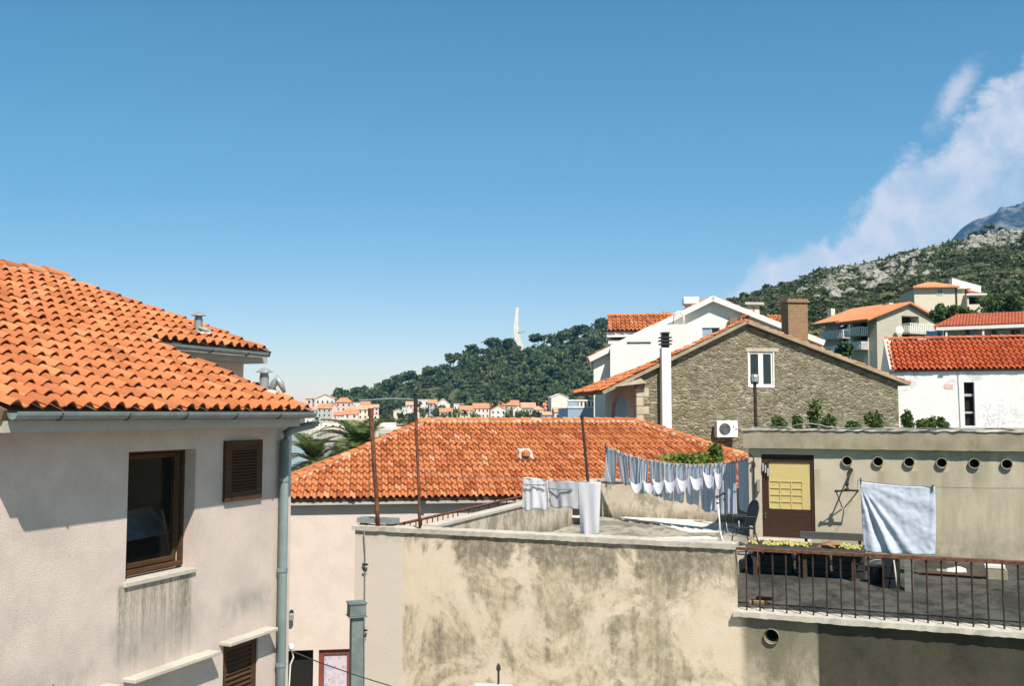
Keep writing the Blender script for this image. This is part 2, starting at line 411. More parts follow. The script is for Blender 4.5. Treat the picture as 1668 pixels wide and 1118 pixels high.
b = NB('clear glass'); b.fin((.02, .02, .02), .05, 0, .5); _t = b.n('ShaderNodeBsdfTransparent'); _x = b.n('ShaderNodeMixShader'); _x.inputs[0].default_value = .2; b.t.links.new(_t.outputs[0], _x.inputs[1]); b.t.links.new(b.p.outputs[0], _x.inputs[2]); b.t.links.new(_x.outputs[0], b.out.inputs[0]); MT['clear'] = b.m
MT['white'] = plain('white paint', (.78, .76, .72), .6, var=.05, scale=3)
MT['white_house'] = stucco('white render', (.82, .78, .72), .05, .2, (.5, .46, .40), .15, frame=8.5, fine=30)
MT['peel'] = stucco('peeling white render', (.80, .78, .76), .05, .3, (.4, .38, .35), .3, extra=peel, fine=30)
MT['stone'] = stone_mat()
MT['quoin'] = stucco('quoin stone', (.52, .46, .34), .2, .6, (.2, .18, .12), .5, frame=8.5, gscale=3)
MT['brick'] = brick_mat()
MT['floor_l'] = floor_mat('patched roof floor', (.20, .185, .145), (.38, .345, .275), (.075, .07, .055))
MT['floor_r'] = floor_mat('tar paper floor', (.040, .039, .034), (.085, .082, .069), (.020, .019, .017))
MT['screed'] = stucco('white screed', (.74, .70, .62), .15, .5, (.3, .28, .22), .5, gscale=3)
MT['rust'] = plain('rusty steel', (.145, .058, .030), .9, var=.45, scale=14, dirt=((.05, .03, .02), .7))
MT['rust_rail'] = plain('rusty rail', (.035, .023, .018), .85, var=.35, scale=12, dirt=((.14, .055, .025), .6))
MT['dark_metal'] = plain('dark metal', (.035, .033, .032), .5, var=.3, scale=10)
MT['grey_metal'] = plain('galvanised metal', (.30, .33, .33), .45, .3, var=.15, scale=8)
MT['flue'] = plain('grey green sheet metal', (.155, .195, .180), .55, .1, var=.2, scale=5, dirt=((.07, .08, .07), .6))
MT['black'] = plain('black plastic', (.015, .017, .022), .45, var=.2)
MT['teak'] = wood_mat('grey weathered plank', (.115, .115, .105), (.06, .06, .055))
MT['board'] = wood_mat('rough brown plank', (.10, .052, .030), (.045, .027, .018))
MT['curtain'] = cloth_mat('yellow blind', (.66, .52, .22), (.60, .46, .18), trans=.1)
MT['fruit'] = None
MT['sheet_w'] = cloth_mat('white cotton', (.86, .85, .88), trans=.45)
MT['sheet_g'] = cloth_mat('grey white cotton', (.58, .58, .62))
MT['sheet_b'] = cloth_mat('pale blue cotton', (.66, .72, .80), (.60, .67, .76), trans=.5)
MT['sheet_bd'] = cloth_mat('blue grey cotton', (.52, .58, .66), (.47, .53, .62), trans=.5)
MT['sheet_s'] = cloth_mat('striped blue cotton', (.56, .64, .78), stripe=(-22, 95, (.86, .88, .90)), trans=.5)
MT['sheet_big'] = cloth_mat('light blue cotton', (.68, .73, .82), (.62, .68, .78), trans=.3)
MT['pink'] = stucco('pink render', (.72, .50, .42), .06, .2, gf=.1, fine=20)
MT['cream'] = stucco('cream render', (.74, .66, .52), .06, .2, gf=.15, fine=20)
MT['far_white'] = plain('far white wall', (.78, .70, .62), .9, var=.08, scale=.4)
MT['far_pink'] = plain('far pink wall', (.76, .56, .50), .9, var=.08, scale=.4)
MT['far_cream'] = plain('far cream wall', (.78, .66, .52), .9, var=.08, scale=.4)
MT['far_grey'] = plain('far grey wall', (.46, .45, .42), .9, var=.1, scale=.4)
MT['win_dark'] = plain('dark window', (.045, .055, .06), .3, var=.3, scale=.5)
MT['win_blue'] = plain('blue shutter', (.16, .24, .28), .6, var=.2)
MT['blue_wall'] = plain('blue painted wall', (.30, .40, .50), .85, var=.12, scale=1.5)
b = NB('yellow fruit'); b.fin(b.ramp(b.island(), [(0, (.33, .34, .10)), (.6, (.48, .45, .15)), (1, (.40, .28, .09))]), .5); MT['fruit'] = b.m
MT['palm'] = leaf_mat('palm leaf', [(0, (.050, .095, .028)), (.5, (.10, .17, .045)), (.85, (.20, .25, .08)), (1, (.30, .28, .09))], .35)
MT['palm_dry'] = leaf_mat('dry palm leaf', [(0, (.22, .15, .04)), (1, (.38, .27, .08))])
MT['bark'] = plain('bark', (.12, .085, .055), .95, var=.35, scale=6)
MT['vine'] = leaf_mat('vine leaf', [(0, (.045, .095, .02)), (.6, (.11, .19, .035)), (1, (.22, .28, .06))], .35)
MT['shrub'] = leaf_mat('shrub leaf', [(0, (.025, .055, .018)), (.6, (.06, .11, .03)), (1, (.13, .18, .05))])
MT['pine'] = leaf_mat('pine needles', [(0, (.035, .065, .028)), (.4, (.075, .125, .045)), (.8, (.13, .185, .065)), (1, (.21, .25, .09))], .35)
MT['scrub'] = leaf_mat('hill scrub', [(0, (.045, .060, .034)), (.4, (.085, .118, .048)), (.75, (.145, .185, .070)), (1, (.22, .24, .11))], .3)
MT['rock'] = plain('limestone', (.27, .26, .215), .95, var=.35, scale=.6, dirt=((.09, .095, .065), .85))

# ================================================================= LEFT HOUSE
zE, mS, SE = EYE+.04, .42, -7.35
slope = lambda S: zE + mS*(S-7.35)
def onroof(px, py):
    n = (G.u*mS + Z).normalized(); p = G.w(SE, 0, zE)
    return onplane(px, py, p, n)
WS = -7.8
tL = lambda px, py: G.ps(px, py, WS)
house = thing('house', G.w(-11, 9, 1), 'pale rendered house with big orange tiled roof filling the left side', 'house')
t_far = tL(474, 800)[1]
def hole_px(pts): return [(tL(x, y)[1], tL(x, y)[2]) for x, y in pts]
w_t0, w_t1 = tL(207, 840)[1], tL(317, 830)[1]
w_z1 = tL(210, 737)[2]; w_z0 = tL(205, 950)[2]
w2 = (tL(363, 770)[1], tL(423, 765)[1], tL(363, 819)[2], tL(363, 719)[2])
w3 = (tL(363, 1090)[1], tL(420, 1080)[1], 4.9, tL(372, 1050)[2])
w4 = (tL(215, 1140)[1]+.02, tL(330, 1120)[1], 4.9, tL(206, 1112)[2]-.42)
# wall seen from its outside: u must run so that cross(u,z) = outward; use -t direction helper
wm = wall_mb(G.w(WS, 0, 0), G.v, G.u, rect(3.0, t_far, .8, zE-.10), [rect(w_t0, w_t1, w_z0, w_z1), rect(w2[0]+.03, w2[1]-.03, w2[2]+.03, w2[3]-.03), rect(*w3[:2], *w3[2:]), rect(*w4[:2], *w4[2:])], .16, .35)
wm.box(G, -17, WS-.35, t_far-.35, t_far, .8, zE-.1); wm.box(G, -17, WS-.35, 3.0, 3.3, .8, zE-.1)
wm.box(G, -11.5, WS-.36, 3.3, t_far-.36, 6.9, 7.1)
wm.box(G, -11.7, -11.5, 3.3, t_far-.36, .8, 11.0)
wm.build('wall', MT['wall_left'], house)
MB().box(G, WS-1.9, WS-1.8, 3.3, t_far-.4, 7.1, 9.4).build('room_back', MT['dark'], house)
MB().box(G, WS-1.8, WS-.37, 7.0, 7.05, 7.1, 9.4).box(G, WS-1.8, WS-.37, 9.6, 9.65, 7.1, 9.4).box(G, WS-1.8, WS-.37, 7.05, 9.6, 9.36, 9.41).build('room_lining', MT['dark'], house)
# window frame, casement leaf, glass
def bars(mb, fr, s0, s1, t0, t1, z0, z1, wd):
    mb.box(fr, s0, s1, t0, t0+wd, z0, z1); mb.box(fr, s0, s1, t1-wd, t1, z0, z1)
    mb.box(fr, s0, s1, t0+wd, t1-wd, z0, z0+wd); mb.box(fr, s0, s1, t0+wd, t1-wd, z1-wd, z1)
    return mb
win = bars(MB(), G, WS-.225, WS-.155, w_t0-.02, w_t1+.02, w_z0+.035, w_z1+.02, .048).build('window', MT['brown_lt'], house, bevel=.006)
tag(win, 'tall brown window with open dark room behind')
bars(MB(), G, WS-.27, WS-.228, w_t0+.035, w_t1-.035, w_z0+.09, w_z1-.04, .055).build('casement', MT['brown_lt'], win, bevel=.006)
MB().box(G, WS-.252, WS-.246, w_t0+.09, w_t1-.09, w_z0+.145, w_z1-.095).build('pane', MT['clear'], win)
MB().box(G, WS-.16, WS+.03, w_t0-.03, w_t1+.02, w_z0-.05, w_z0+.005).build('window_sill', MT['concrete_lt'], house, bevel=.008)
# shutters
def shutter(t0, t1, z0, z1, s0, nl, wd=.09, name='shutter', lab=None):
    f = bars(MB(), G, s0-.03, s0+.025, t0, t1, z0, z1, wd); f.box(G, s0-.025, s0-.012, t0+wd, t1-wd, z0+wd, z1-wd)
    o = f.build(name, MT['brown'], house, bevel=.005)
    if lab: tag(o, lab)
    m = MB(); dz = (z1-z0-2*wd)/nl
    for i in range(nl):
        z = z0+wd+dz*(i+.2)
        a, b_ = t0+wd, t1-wd
        m.hexa([G.w(s0+.022, a, z), G.w(s0+.022, b_, z), G.w(s0-.01, b_, z+dz*.65), G.w(s0-.01, a, z+dz*.65)],
               [G.w(s0+.022, a, z+.012), G.w(s0+.022, b_, z+.012), G.w(s0-.01, b_, z+dz*.65+.012), G.w(s0-.01, a, z+dz*.65+.012)])
    m.build('slats', MT['brown'], o)
    return o
shutter(w2[0], w2[1], w2[2], w2[3], WS+.02, 13, .12, lab='small closed louvred brown shutter high on the wall')
shutter(w3[0]+.0, w3[1]-.0, w3[2], w3[3]-.005, WS-.05, 26, .10, lab='louvred brown shutter under the right hood')
shutter(w4[0]+.0, w4[1]-.0, w4[2], w4[3]-.005, WS-.05, 18, .10)
for (xa, ya, xb, yb) in ((357, 1050, 437, 1020), (200, 1106, 342, 1061), (150, 1118, 178, 1111)):
    a, c = tL(xa, ya), tL(xb, yb); z = (a[2]+c[2])/2
    if xa == 150: a = (0, a[1]-.7, 0); z = c[2]-.02
    MB().box(G, WS-.05, WS+.17, a[1]+.0, c[1]-.02, z-.035, z+.01).build('window_hood', MT['concrete_lt'], house, bevel=.008)
# roof
O_L = G.w(SE, 0, zE); ubL = (-G.u + Z*mS).normalized(); uaL = G.v
def ab(P): d = P-O_L; return (d.dot(uaL), d.dot(ubL))
A1 = ab(onroof(505, 666)); A2 = ab(onroof(238, 553)); A3 = ab(onroof(430, 566)); A4 = ab(onroof(100, 453))
ridge_b = A4[1]
roofL = [(6.33, 0), (A1[0], 0), (A2[0]+.0, A2[1]), (A3[0], A2[1]+.03), (A4[0], ridge_b), (6.33, ridge_b)]
rl = tile_roof(O_L, uaL, ubL, roofL, .205, .285, MT['tile_left'], house, h=.054, seed=5, deckmat=MT['deck'])
# the hidden far slope
r0, r1 = G.w(0, 0, 0), None
Sr = 7.35 + ridge_b*math.cos(math.atan(mS)); zr = slope(Sr)
back = MB(); back.slab([G.w(-Sr, 6.33, zr-.02), G.w(-Sr, A4[0], zr-.02), G.w(-Sr-3.4, A4[0]+1.9, zr-1.45), G.w(-Sr-3.4, 6.33, zr-1.45)], -G.u*mS+Z, .1)
back.build('roof_slope', MT['tile_left'], house)
ridge_tiles(G.w(-Sr, 6.0, zr+.01), G.w(-Sr, A4[0]+.05, zr+.01), .12, MT['tile_left'], house, MT['mortar'])
MB().hexa([G.w(-7.85, 6.55, zE-.12), G.w(-7.85, 6.75, zE-.12), G.w(-Sr, 6.75, zE-.12), G.w(-Sr, 6.55, zE-.12)], [G.w(-7.85, 6.55, slope(7.85)-.13), G.w(-7.85, 6.75, slope(7.85)-.13), G.w(-Sr, 6.75, zr-.13), G.w(-Sr, 6.55, zr-.13)]).build('gable_wall', MT['wall_mid'], house)
MB().box(G, -Sr-3.2, WS-.35, 3.3, 6.9, zE-.3, zE-.12).build('roof_deck', MT['soffit'], house)
# soffit slabs and upper wing
MB().box(G, WS-.1, SE-.045, 6.36, A1[0]-.25, zE-.21, zE-.06).build('eave_slab', MT['soffit'], house)
MB().box(G, WS-.3, WS+.03, 3.0, A1[0]-.35, zE-.145, zE+.0).build('wall_plate', MT['dark'], house)
S2 = 7.35+A2[1]*math.cos(math.atan(mS)); z2 = slope(S2)
wing_s = -(S2+.42)
tW1 = G.ps(397, 590, wing_s)[1]
MB().box(G, -15.5, wing_s, 9.6, tW1, 7, z2-.16).build('wing_wall', MT['wall_mid'], house)
MB().box(G, wing_s-.2, -(S2)-.04, 10.2, tW1+.12, z2-.20, z2-.06).build('wing_eave_slab', MT['soffit'], house)
def gutter(s, t0, t1, z, r, name='gutter'):
    m = MB(); prof = [(r*math.cos(a), r*math.sin(a)) for a in [math.pi+math.pi*k/8 for k in range(9)]]
    prof2 = [(x*.93, y*.93) for x, y in prof][::-1]; loop = [(-r-.0, .012)]+prof+[(r, .012)]+[(r*.93, .0)]+prof2+[(-r*.93, 0)]
    n = len(loop)
    vs = [G.w(s+x, t, z+y) for t in (t0, t1) for x, y in loop]
    m.add(vs, [(i, (i+1) % n, n+(i+1) % n, n+i) for i in range(n)])
    for t in (t0, t1): m.add([G.w(s+x, t, z+y) for x, y in prof], [tuple(range(9))])
    g = m.build(name, MT['gutter'], house)
    t = t0+.5
    while t < t1:
        MB().tube([G.w(s+x*1.08, t, z+y*1.08) for x, y in prof], .008, 4).build('gutter_bracket', MT['dark_metal'], g); t += .85
    return g
tg0, tg1 = G.ps(22, 672, SE+.06)[1], G.ps(512, 675, SE+.06)[1]
gutter(SE+.045, tg0, tg1, zE-.035, .062)
gutter(-S2+.055, G.ps(246, 557, -S2+.05)[1]-.12, G.ps(433, 570, -S2+.05)[1], z2-.05, .058)
dp_s = WS+.085; tdp = G.ps(461, 860, dp_s)[1]
dp = MB(); dp.tube([G.w(SE+.03, tdp+.17, zE-.09), G.w(SE+.03, tdp+.17, zE-.14), G.w(SE-.02, tdp+.15, zE-.19), G.w(dp_s+.10, tdp+.04, zE-.25), G.w(dp_s+.02, tdp, zE-.31), G.w(dp_s, tdp, zE-.40), G.w(dp_s, tdp, 1.0)], [.05, .05, .052, .055, .06, .064, .064], 12)
dpo = dp.build('downpipe', MT['gutter_lt'], house, smooth=True)
for z in (8.6, 7.42, 6.2): MB().tube([G.w(dp_s, tdp, z), G.w(dp_s, tdp, z+.05)], .073, 12).build('pipe_collar', MT['gutter'], dpo)
# roof vents standing on the tiles
def roof_vent(px, py, h, k):
    P = onroof(px, py); m = MB(); m.lathe(P-Z*.1, [(.062, 0), (.062, h+.1)], 14)
    o = m.build('roof_vent', MT['grey_metal'], house, smooth=False)
    c = MB(); c.lathe(P+Z*(h+.05), [(.115, 0), (.11, .008), (.012, .06), (.004, .065)], 14).tube([P+Vector((.05, 0, h-.01)), P+Vector((.05, 0, h+.06))], .006, 4).tube([P+Vector((-.05, 0, h-.01)), P+Vector((-.05, 0, h+.06))], .006, 4)
    c.lathe(P+Z*(h-.06), [(.05, 0), (.05, .1)], 10)
    c.build('vent_cap', MT['grey_metal'], o)
    f = MB(); rnd = random.Random(k)
    if k == 1:
        f.tube([P+Vector((.02, -.05, .10)), P+Vector((.14, -.05, .06)), P+Vector((.22, -.02, .015))], [.02, .045, .02], 6)
        f.build('flashing', MT['grey_metal'], o)
    else:
        f.tube([P+Vector((.08, .0, .0)), P+Vector((.13, .0, .12)), P+Vector((.17, .0, .19)), P+Vector((.22, 0, .12)), P+Vector((.27, 0, .0))], [.03, .05, .045, .045, .02], 10)
        f.build('flashing', MT['grey_metal'], o, smooth=True)
    g = MB(); g.blob(P+Vector((.06, -.05, 0)), .13, (1.5, 1, .28), 10, 4, .3, rnd); g.build('mortar_patch', MT['concrete_lt'], o)
roof_vent(323, 545, .24, 1); roof_vent(430, 640, .22, 2)
# stone end block of the eaves at the picture's edge
MB().box(G, WS-.1, SE-.12, tg0-.35, tg0-.03, zE-.32, zE+.02).build('eave_stone', MT['concrete'], house, bevel=.03)
# board and stand inside the room (seen through the window): things
t_ = thing('ironing_board', G.w(WS-.8, 8.6, 7.1), 'pale blue ironing board tilted inside the dark room of the left window', 'ironing board')
Pz = lambda x, y: G.ps(x, y, WS-.55)
q = [Pz(170, 850), Pz(272, 826), Pz(283, 868), Pz(170, 890)]
MB().slab([G.w(WS-.55-(.25 if i < 2 else 0), p[1], p[2]) for i, p in enumerate(q)], G.u, .03).build('board_top', MT['win_blue'], t_)
MB().tube([G.w(WS-.6, Pz(270, 820)[1], 8.35), G.w(WS-.45, Pz(286, 900)[1], 7.1)], .014, 6).tube([G.w(WS-.6, 8.1, 8.2), G.w(WS-.5, 9.0, 7.1)], .014, 6).build('leg', MT['grey_metal'], t_)

# ================================================================= MIDDLE HOUSE
mh = thing('house', M.w(2, 32, 1), 'low house with long orange hipped roof behind the terrace and a pink wall', 'house')
eL = M.loc(atY(473, 819, 28.0)); zM = eL[2]+.10; tM = eL[1]; mM = .42
rY = lambda px, py: onplane(px, py, M.w(0, tM, zM), (-M.v*mM+Z).normalized())
O_M = M.w(0, tM, zM); ubM = (M.v+Z*mM).normalized()
def abM(P): d = P-O_M; return (d.dot(M.u), d.dot(ubM))
R1, R2 = rY(692, 687), rY(1035, 686)
rb = (abM(R1)[1]+abM(R2)[1])/2; ra1, ra2 = abM(R1)[0], abM(R2)[0]
hipL = abM(rY(473, 784)); k_ = (ra1-hipL[0])/(rb-hipL[1]); eaL = ra1-k_*rb
plan = rb*math.cos(math.atan(mM))
eaR = ra2+plan*1.08
tile_roof(O_M, M.u, ubM, [(eaL, 0), (eaR, 0), (ra2, rb), (ra1, rb)], .185, .40, MT['tile_mid'], mh, h=.060, seed=9, deckmat=MT['deck'], jit=.9)
zrM = zM+plan*mM; tr = tM+plan
cr = lambda a, t, z: M.w(a, t, z)
E = {'fl': cr(eaL, tM, zM), 'fr': cr(eaR, tM, zM), 'r1': cr(ra1, tr, zrM), 'r2': cr(ra2, tr, zrM), 'bl': cr(eaL, tM+2*plan, zM), 'br': cr(eaR, tM+2*plan, zM)}
# right hip face (tiled): eave runs along v
ubR = (-M.u*(plan) + Z*(zrM-zM)); ubR = Vector((E['r2']-(E['fr']+E['br'])/2)).normalized()
lenR = (E['r2']-(E['fr']+E['br'])/2).length
tile_roof(E['fr'], M.v, ubR, [(0, 0), (2*plan, 0), (plan, lenR)], .185, .355, MT['tile_mid'], mh, h=.055, seed=19, deckmat=MT['deck'], name='roof_slope')
bk = MB(); bk.slab([E['br'], E['bl'], E['r1'], E['r2']], M.v*mM+Z, .1); bk.slab([E['bl'], E['fl'], E['r1']], -M.u*mM+Z, .1); bk.build('roof_slope', MT['tile_mid'], mh)
for i, (p, q) in enumerate((('fl', 'r1'), ('r1', 'r2'), ('fr', 'r2'), ('br', 'r2'))):
    ridge_tiles(E[p]+Z*.02, E[q]+Z*.02, .115, MT['tile_mid'], mh, MT['mortar'], seed=30+i)
wt = tM+.28
pm = lambda x, y: M.pt(x, y, wt)
hA = [(pm(474, 1090)[0]-.3, pm(510, 1090)[0], 1.2, pm(500, 1060)[2]), (pm(519, 1090)[0], pm(574, 1090)[0], 1.2, pm(540, 1059)[2])]
wm = wall_mb(M.w(0, wt, 0), M.u, -M.v, rect(eaL+.3, eaR-.4, .8, zM-.10), [rect(*hA[0][:2], *hA[0][2:]), rect(*hA[1][:2], *hA[1][2:])], .25, .35)
wm.box(M, eaL+.3, eaL+.6, wt+.35, tM+2*plan-.3, .8, zM-.1).box(M, eaR-.7, eaR-.4, wt+.35, tM+2*plan-.3, .8, zM-.1)
wm.build('wall', MT['wall_mid'], mh)
MB().box(M, eaL+.1, eaR-.1, tM+.05, wt+.0, zM-.19, zM-.11).build('cornice', MT['soffit'], mh)
MB().box(M, hA[0][0]+.02, hA[0][1]-.02, wt+.24, wt+.30, 1.2, hA[0][3]-.02).build('doorway', MT['dark'], mh)
wf = MB(); (x0, x1, z0, z1) = hA[1]; wd = .15
wf.box(M, x0, x0+wd, wt+.08, wt+.16, z0, z1).box(M, x1-wd, x1, wt+.08, wt+.16, z0, z1).box(M, x0+wd, x1-wd, wt+.08, wt+.16, z1-wd, z1)
wfo = wf.build('window', plain('red brown frame', (.20, .055, .035), .6), mh); tag(wfo, 'red framed window with pale curtain')
bC = NB('patterned curtain'); fC = bC.noise(bC.pos(), 5, 5, .7); bC.fin(bC.ramp(fC, [(.35, (.36, .30, .42)), (.5, (.62, .50, .52)), (.62, (.30, .36, .52)), (.7, (.65, .38, .32))]), .9)
MB().box(M, x0+wd, x1-wd, wt+.13, wt+.135, z0, z1-wd).build('curtain', bC.m, wfo)
# roof vent box
P = rY(857, 748); Pa = M.loc(P)
rv = MB(); rv.hexa([M.w(Pa[0]-.28, Pa[1]-.08, Pa[2]-.05), M.w(Pa[0]+.25, Pa[1]-.08, Pa[2]-.05), M.w(Pa[0]+.25, Pa[1]+.6, Pa[2]+.12), M.w(Pa[0]-.28, Pa[1]+.6, Pa[2]+.12)],
                  [M.w(Pa[0]-.22, Pa[1]-.02, Pa[2]+.26), M.w(Pa[0]+.19, Pa[1]-.02, Pa[2]+.26), M.w(Pa[0]+.17, Pa[1]+.5, Pa[2]+.32), M.w(Pa[0]-.20, Pa[1]+.5, Pa[2]+.32)])
rvo = rv.build('roof_vent', MT['concrete_lt'], mh, bevel=.02); tag(rvo, 'white box vent with a clay cowl')
MB().lathe(M.w(Pa[0]-.02, Pa[1]-.10, Pa[2]+.10), [(.02, -.03), (.13, 0), (.13, .13), (.03, .2)], 10).build('vent_cap', MT['tile_mid'], rvo)
MB().box(M, Pa[0]-.40, Pa[0]+.42, Pa[1]-.28, Pa[1]-.10, Pa[2]-.09, Pa[2]-.0).build('flashing', MT['rust'], rvo)
# ================================================================= TERRACE HOUSE
TF = 16.0
tp = lambda x, y: G.pt(x, y, TF)
th = thing('house', G.w(-3, 20, 1), 'flat roofed house with stained ochre wall carrying the washing terrace', 'house')
sA, sB, sC = tp(578, 900)[0], tp(1196, 900)[0], 5.0
zCap, zSl, FL, FR = tp(900, 872)[2], 6.385, 6.64, 6.40
zCap = (tp(578, 858)[2]+tp(1195, 885)[2])/2
hole = tp(1257, 1037)
wm = wall_mb(G.w(0, TF, 0), G.u, -G.v, [(sA, .8), (sC, .8), (sC, zSl-.08), (sB, zSl-.08), (sB, zCap-.085), (sA, zCap-.085)], [circ(hole[0], hole[2], .10)], .25, .28)
wm.box(G, sA, sA+.28, TF+.28, 27, .8, zCap-.5)
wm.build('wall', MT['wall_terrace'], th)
MB().tube([G.w(hole[0], TF-.05, hole[2]-.0), G.w(hole[0], TF+.2, hole[2])], .115, 16, cap=False).tube([G.w(hole[0], TF+.2, hole[2]), G.w(hole[0], TF+.02, hole[2])], .098, 16, cap=False).build('drain_pipe', MT['concrete'], th)
MB().box(G, hole[0]-.11, hole[0]+.11, TF+.2, TF+.24, hole[2]-.11, hole[2]+.11).build('drain_hole', MT['dark'], th)
def wobble_box(mb, a0, a1, b0, b1, z0, z1, n=60, amp=.006, seed=1):
    rnd = random.Random(seed)
    J = lambda: rnd.uniform(-amp, amp)
    rows = []
    for i in range(n+1):
        a = a0+(a1-a0)*i/n
        rows.append([G.w(a, b0+J(), z0+J()), G.w(a, b0+J()-.004, z1+J()), G.w(a, b1, z1+J()), G.w(a, b1, z0)])
    vs = [p for r in rows for p in r]; fs = []
    for i in range(n):
        for k in range(4): fs.append((i*4+k, i*4+(k+1) % 4, i*4+4+(k+1) % 4, i*4+4+k))
    fs += [(0, 1, 2, 3)[::-1], (n*4, n*4+1, n*4+2, n*4+3)]
    return mb.add(vs, fs)
wobble_box(MB(), sA-.05, sB+.02, TF-.045, TF+.34, zCap-.085, zCap, 90).build('wall_cap', MT['concrete_lt'], th)
wobble_box(MB(), sB-.02, sC, TF-.10, TF+.32, zSl-.08, zSl+.0, 90, .007, 4).build('slab_edge', MT['concrete_lt'], th)
# side wall at the left, back wall, floors
fl = MB()
fl.box(G, sA+.28, -3.16, TF+.34, 26.4, FL-.3, FL)
fl.build('floor', MT['floor_l'], th)
MB().box(G, -3.155, sC, TF+.32, 30, FR-.3, FR).build('floor', MT['floor_r'], th)
sW = -8.23
def wall_run(pts, wd, z0, name, mat, cap=None, capw=.03, caph=.05):
    """a low wall following (s,t,ztop) points"""
    m = MB(); c = MB()
    for (a, b_) in zip(pts, pts[1:]):
        A, B = G.w(a[0], a[1], 0), G.w(b_[0], b_[1], 0); d = (B-A).normalized(); x = d.cross(Z)*wd/2
        m.hexa([A-x+Z*z0, A+x+Z*z0, B+x+Z*z0, B-x+Z*z0], [A-x+Z*a[2], A+x+Z*a[2], B+x+Z*b_[2], B-x+Z*b_[2]])
        x2 = x*(1+capw*2/wd)
        c.hexa([A-x2+Z*(a[2]), A+x2+Z*(a[2]), B+x2+Z*(b_[2]), B-x2+Z*(b_[2])], [A-x2+Z*(a[2]+caph), A+x2+Z*(a[2]+caph), B+x2+Z*(b_[2]+caph), B-x2+Z*(b_[2]+caph)])
    o = m.build(name, mat, th)
    if cap: c.build('parapet_cap', cap, o)
    return o
def par_st(b, cc):
    n3 = b.noise(b.rot(-22, (2.5, 2.5, 1.6)), 1.0, 8, .75, .3); d = b.noise(b.rot(-22, (3.5, 3.5, .5)), 1.0, 6, .7); s, t, z = b.xyz(b.rot(-22))
    cc = b.mix(b.mr(n3, .45, .6, 0, .8), cc, (.23, .22, .15)); return b.mix(b.math('MULTIPLY', b.mr(z, 6.6, 7.0, .9, 0), b.mr(d, .4, .6, .4, 1)), cc, (.14, .135, .09))
MT['parapet'] = stucco('blotched parapet render', (.60, .52, .42), .1, .6, gf=.2, extra=par_st)
zb = 7.62
wall_run([(sW, TF+.36, zCap-.02), (sW, 22.3, 7.43), (sW, 26.55, zb)], .22, FL-.4, 'parapet', MT['parapet'], MT['concrete_lt'])
wall_run([(sW+.12, 26.6, zb-.02), (-5.0, 26.6, zb-.06), (-2.2, 26.6, zb-.25)], .22, FL-.4, 'parapet', MT['parapet'])
m = MB(); wobble_box(m, sW, -6.9, 26.45, 26.75, zb-.0, zb+.05, 12); m.build('parapet_cap', MT['concrete_lt'], th)
# white screed patches on the floor
def patch(pxs, z, name, mat, th_=.012):
    P = [G.pz(x, y, z) for x, y in pxs]
    pts = []
    rnd = random.Random(len(pxs)+int(pxs[0][0]))
    for i in range(len(P)):
        a, c = P[i], P[(i+1) % len(P)]
        for k in range(6):
            f = k/6; pts.append(G.w(a[0]+(c[0]-a[0])*f+rnd.uniform(-.05, .05), a[1]+(c[1]-a[1])*f+rnd.uniform(-.10, .10), z))
    return MB().hexa(pts[::-1] if False else pts, [p+Z*th_ for p in pts]).build(name, mat, th)
patch([(1062, 853), (1100, 846), (1200, 856), (1200, 868), (1120, 868)], FL, 'screed_patch', MT['screed'])
patch([(1000, 845), (1060, 842), (1180, 846), (1150, 849), (1050, 849)], FL, 'screed_patch', MT['screed'], .016)
patch([(1060, 877), (1150, 876), (1180, 879), (1100, 881)], FL, 'screed_patch', MT['screed'], .02)
# cable down the wall
cbx = tp(597, 900)[0]
lc = MB(); lc.tube([G.w(cbx+.02, TF-.03, zCap+.02), G.w(cbx-.02, TF-.06, zCap-.10), G.w(cbx+.0, TF-.045, zCap-.5), G.w(cbx+.02, TF-.045, 1.0)], .011, 6)
lco = lc.build('wall_cable', MT['grey_metal'], th)
for y in (924, 1031):
    z = tp(597, y)[2]; MB().tube([G.w(cbx-.06, TF-.03, z+.05), G.w(cbx+.06, TF-.06, z+.05)], .02, 6).tube([G.w(cbx-.04, TF-.05, z-.05), G.w(cbx, TF-.09, z-.0), G.w(cbx+.04, TF-.05, z-.05), G.w(cbx, TF-.04, z-.1), G.w(cbx-.04, TF-.05, z-.05)], .012, 5).build('cable_clamp', MT['dark_metal'], lco)

# ---------------------------------------------------------------- railings
def railing(name, lab, s0, s1, t, z0, ztop, step, mat, top_w=.03, dirn=G.u, other=G.v, at=None):
    root = thing(name, G.w((s0+s1)/2, t, z0), lab, 'railing')
    return root
rr = thing('railing', G.w(0, TF+.08, zSl), 'rusty brown bar railing along the right terrace edge', 'railing')
zR = 7.345
m = MB(); wobble_box(m, sB+.02, 4.6, TF+.045, TF+.125, zR-.022, zR+.022, 60, .004, 8); m.build('top_rail', MT['rust'], rr)
rnd = random.Random(3); s = tp(1214.7, 950)[0]; i = 0
while s < 4.6:
    j = rnd.uniform(-.006, .006)
    MB().tube([G.w(s+j, TF+.085, zSl-.01), G.w(s+j*.3, TF+.085+j, (zSl+zR)/2), G.w(s, TF+.085, zR-.015)], .0135, 6).build('bar', MT['rust_rail'], rr)
    s += .2035; i += 1
rl_ = thing('railing', G.w(-9.0, 21, FL), 'low rusty railing running back beside the left parapet', 'railing')
MB().tube([G.w(-9.0, 16.45, 7.41), G.w(-9.0, 22.2, 7.44), G.w(-9.0, 26.6, 7.47)], .028, 6).build('top_rail', MT['rust'], rl_)
for k in range(26):
    t = 16.55+k*.24 if k < 11 else 16.55+11*.24+(k-11)*.55
    if t > 26.5: break
    MB().tube([G.w(-9.0, t, 6.45), G.w(-9.0, t, 7.42)], .012, 5).build('bar', MT['rust_rail'], rl_)
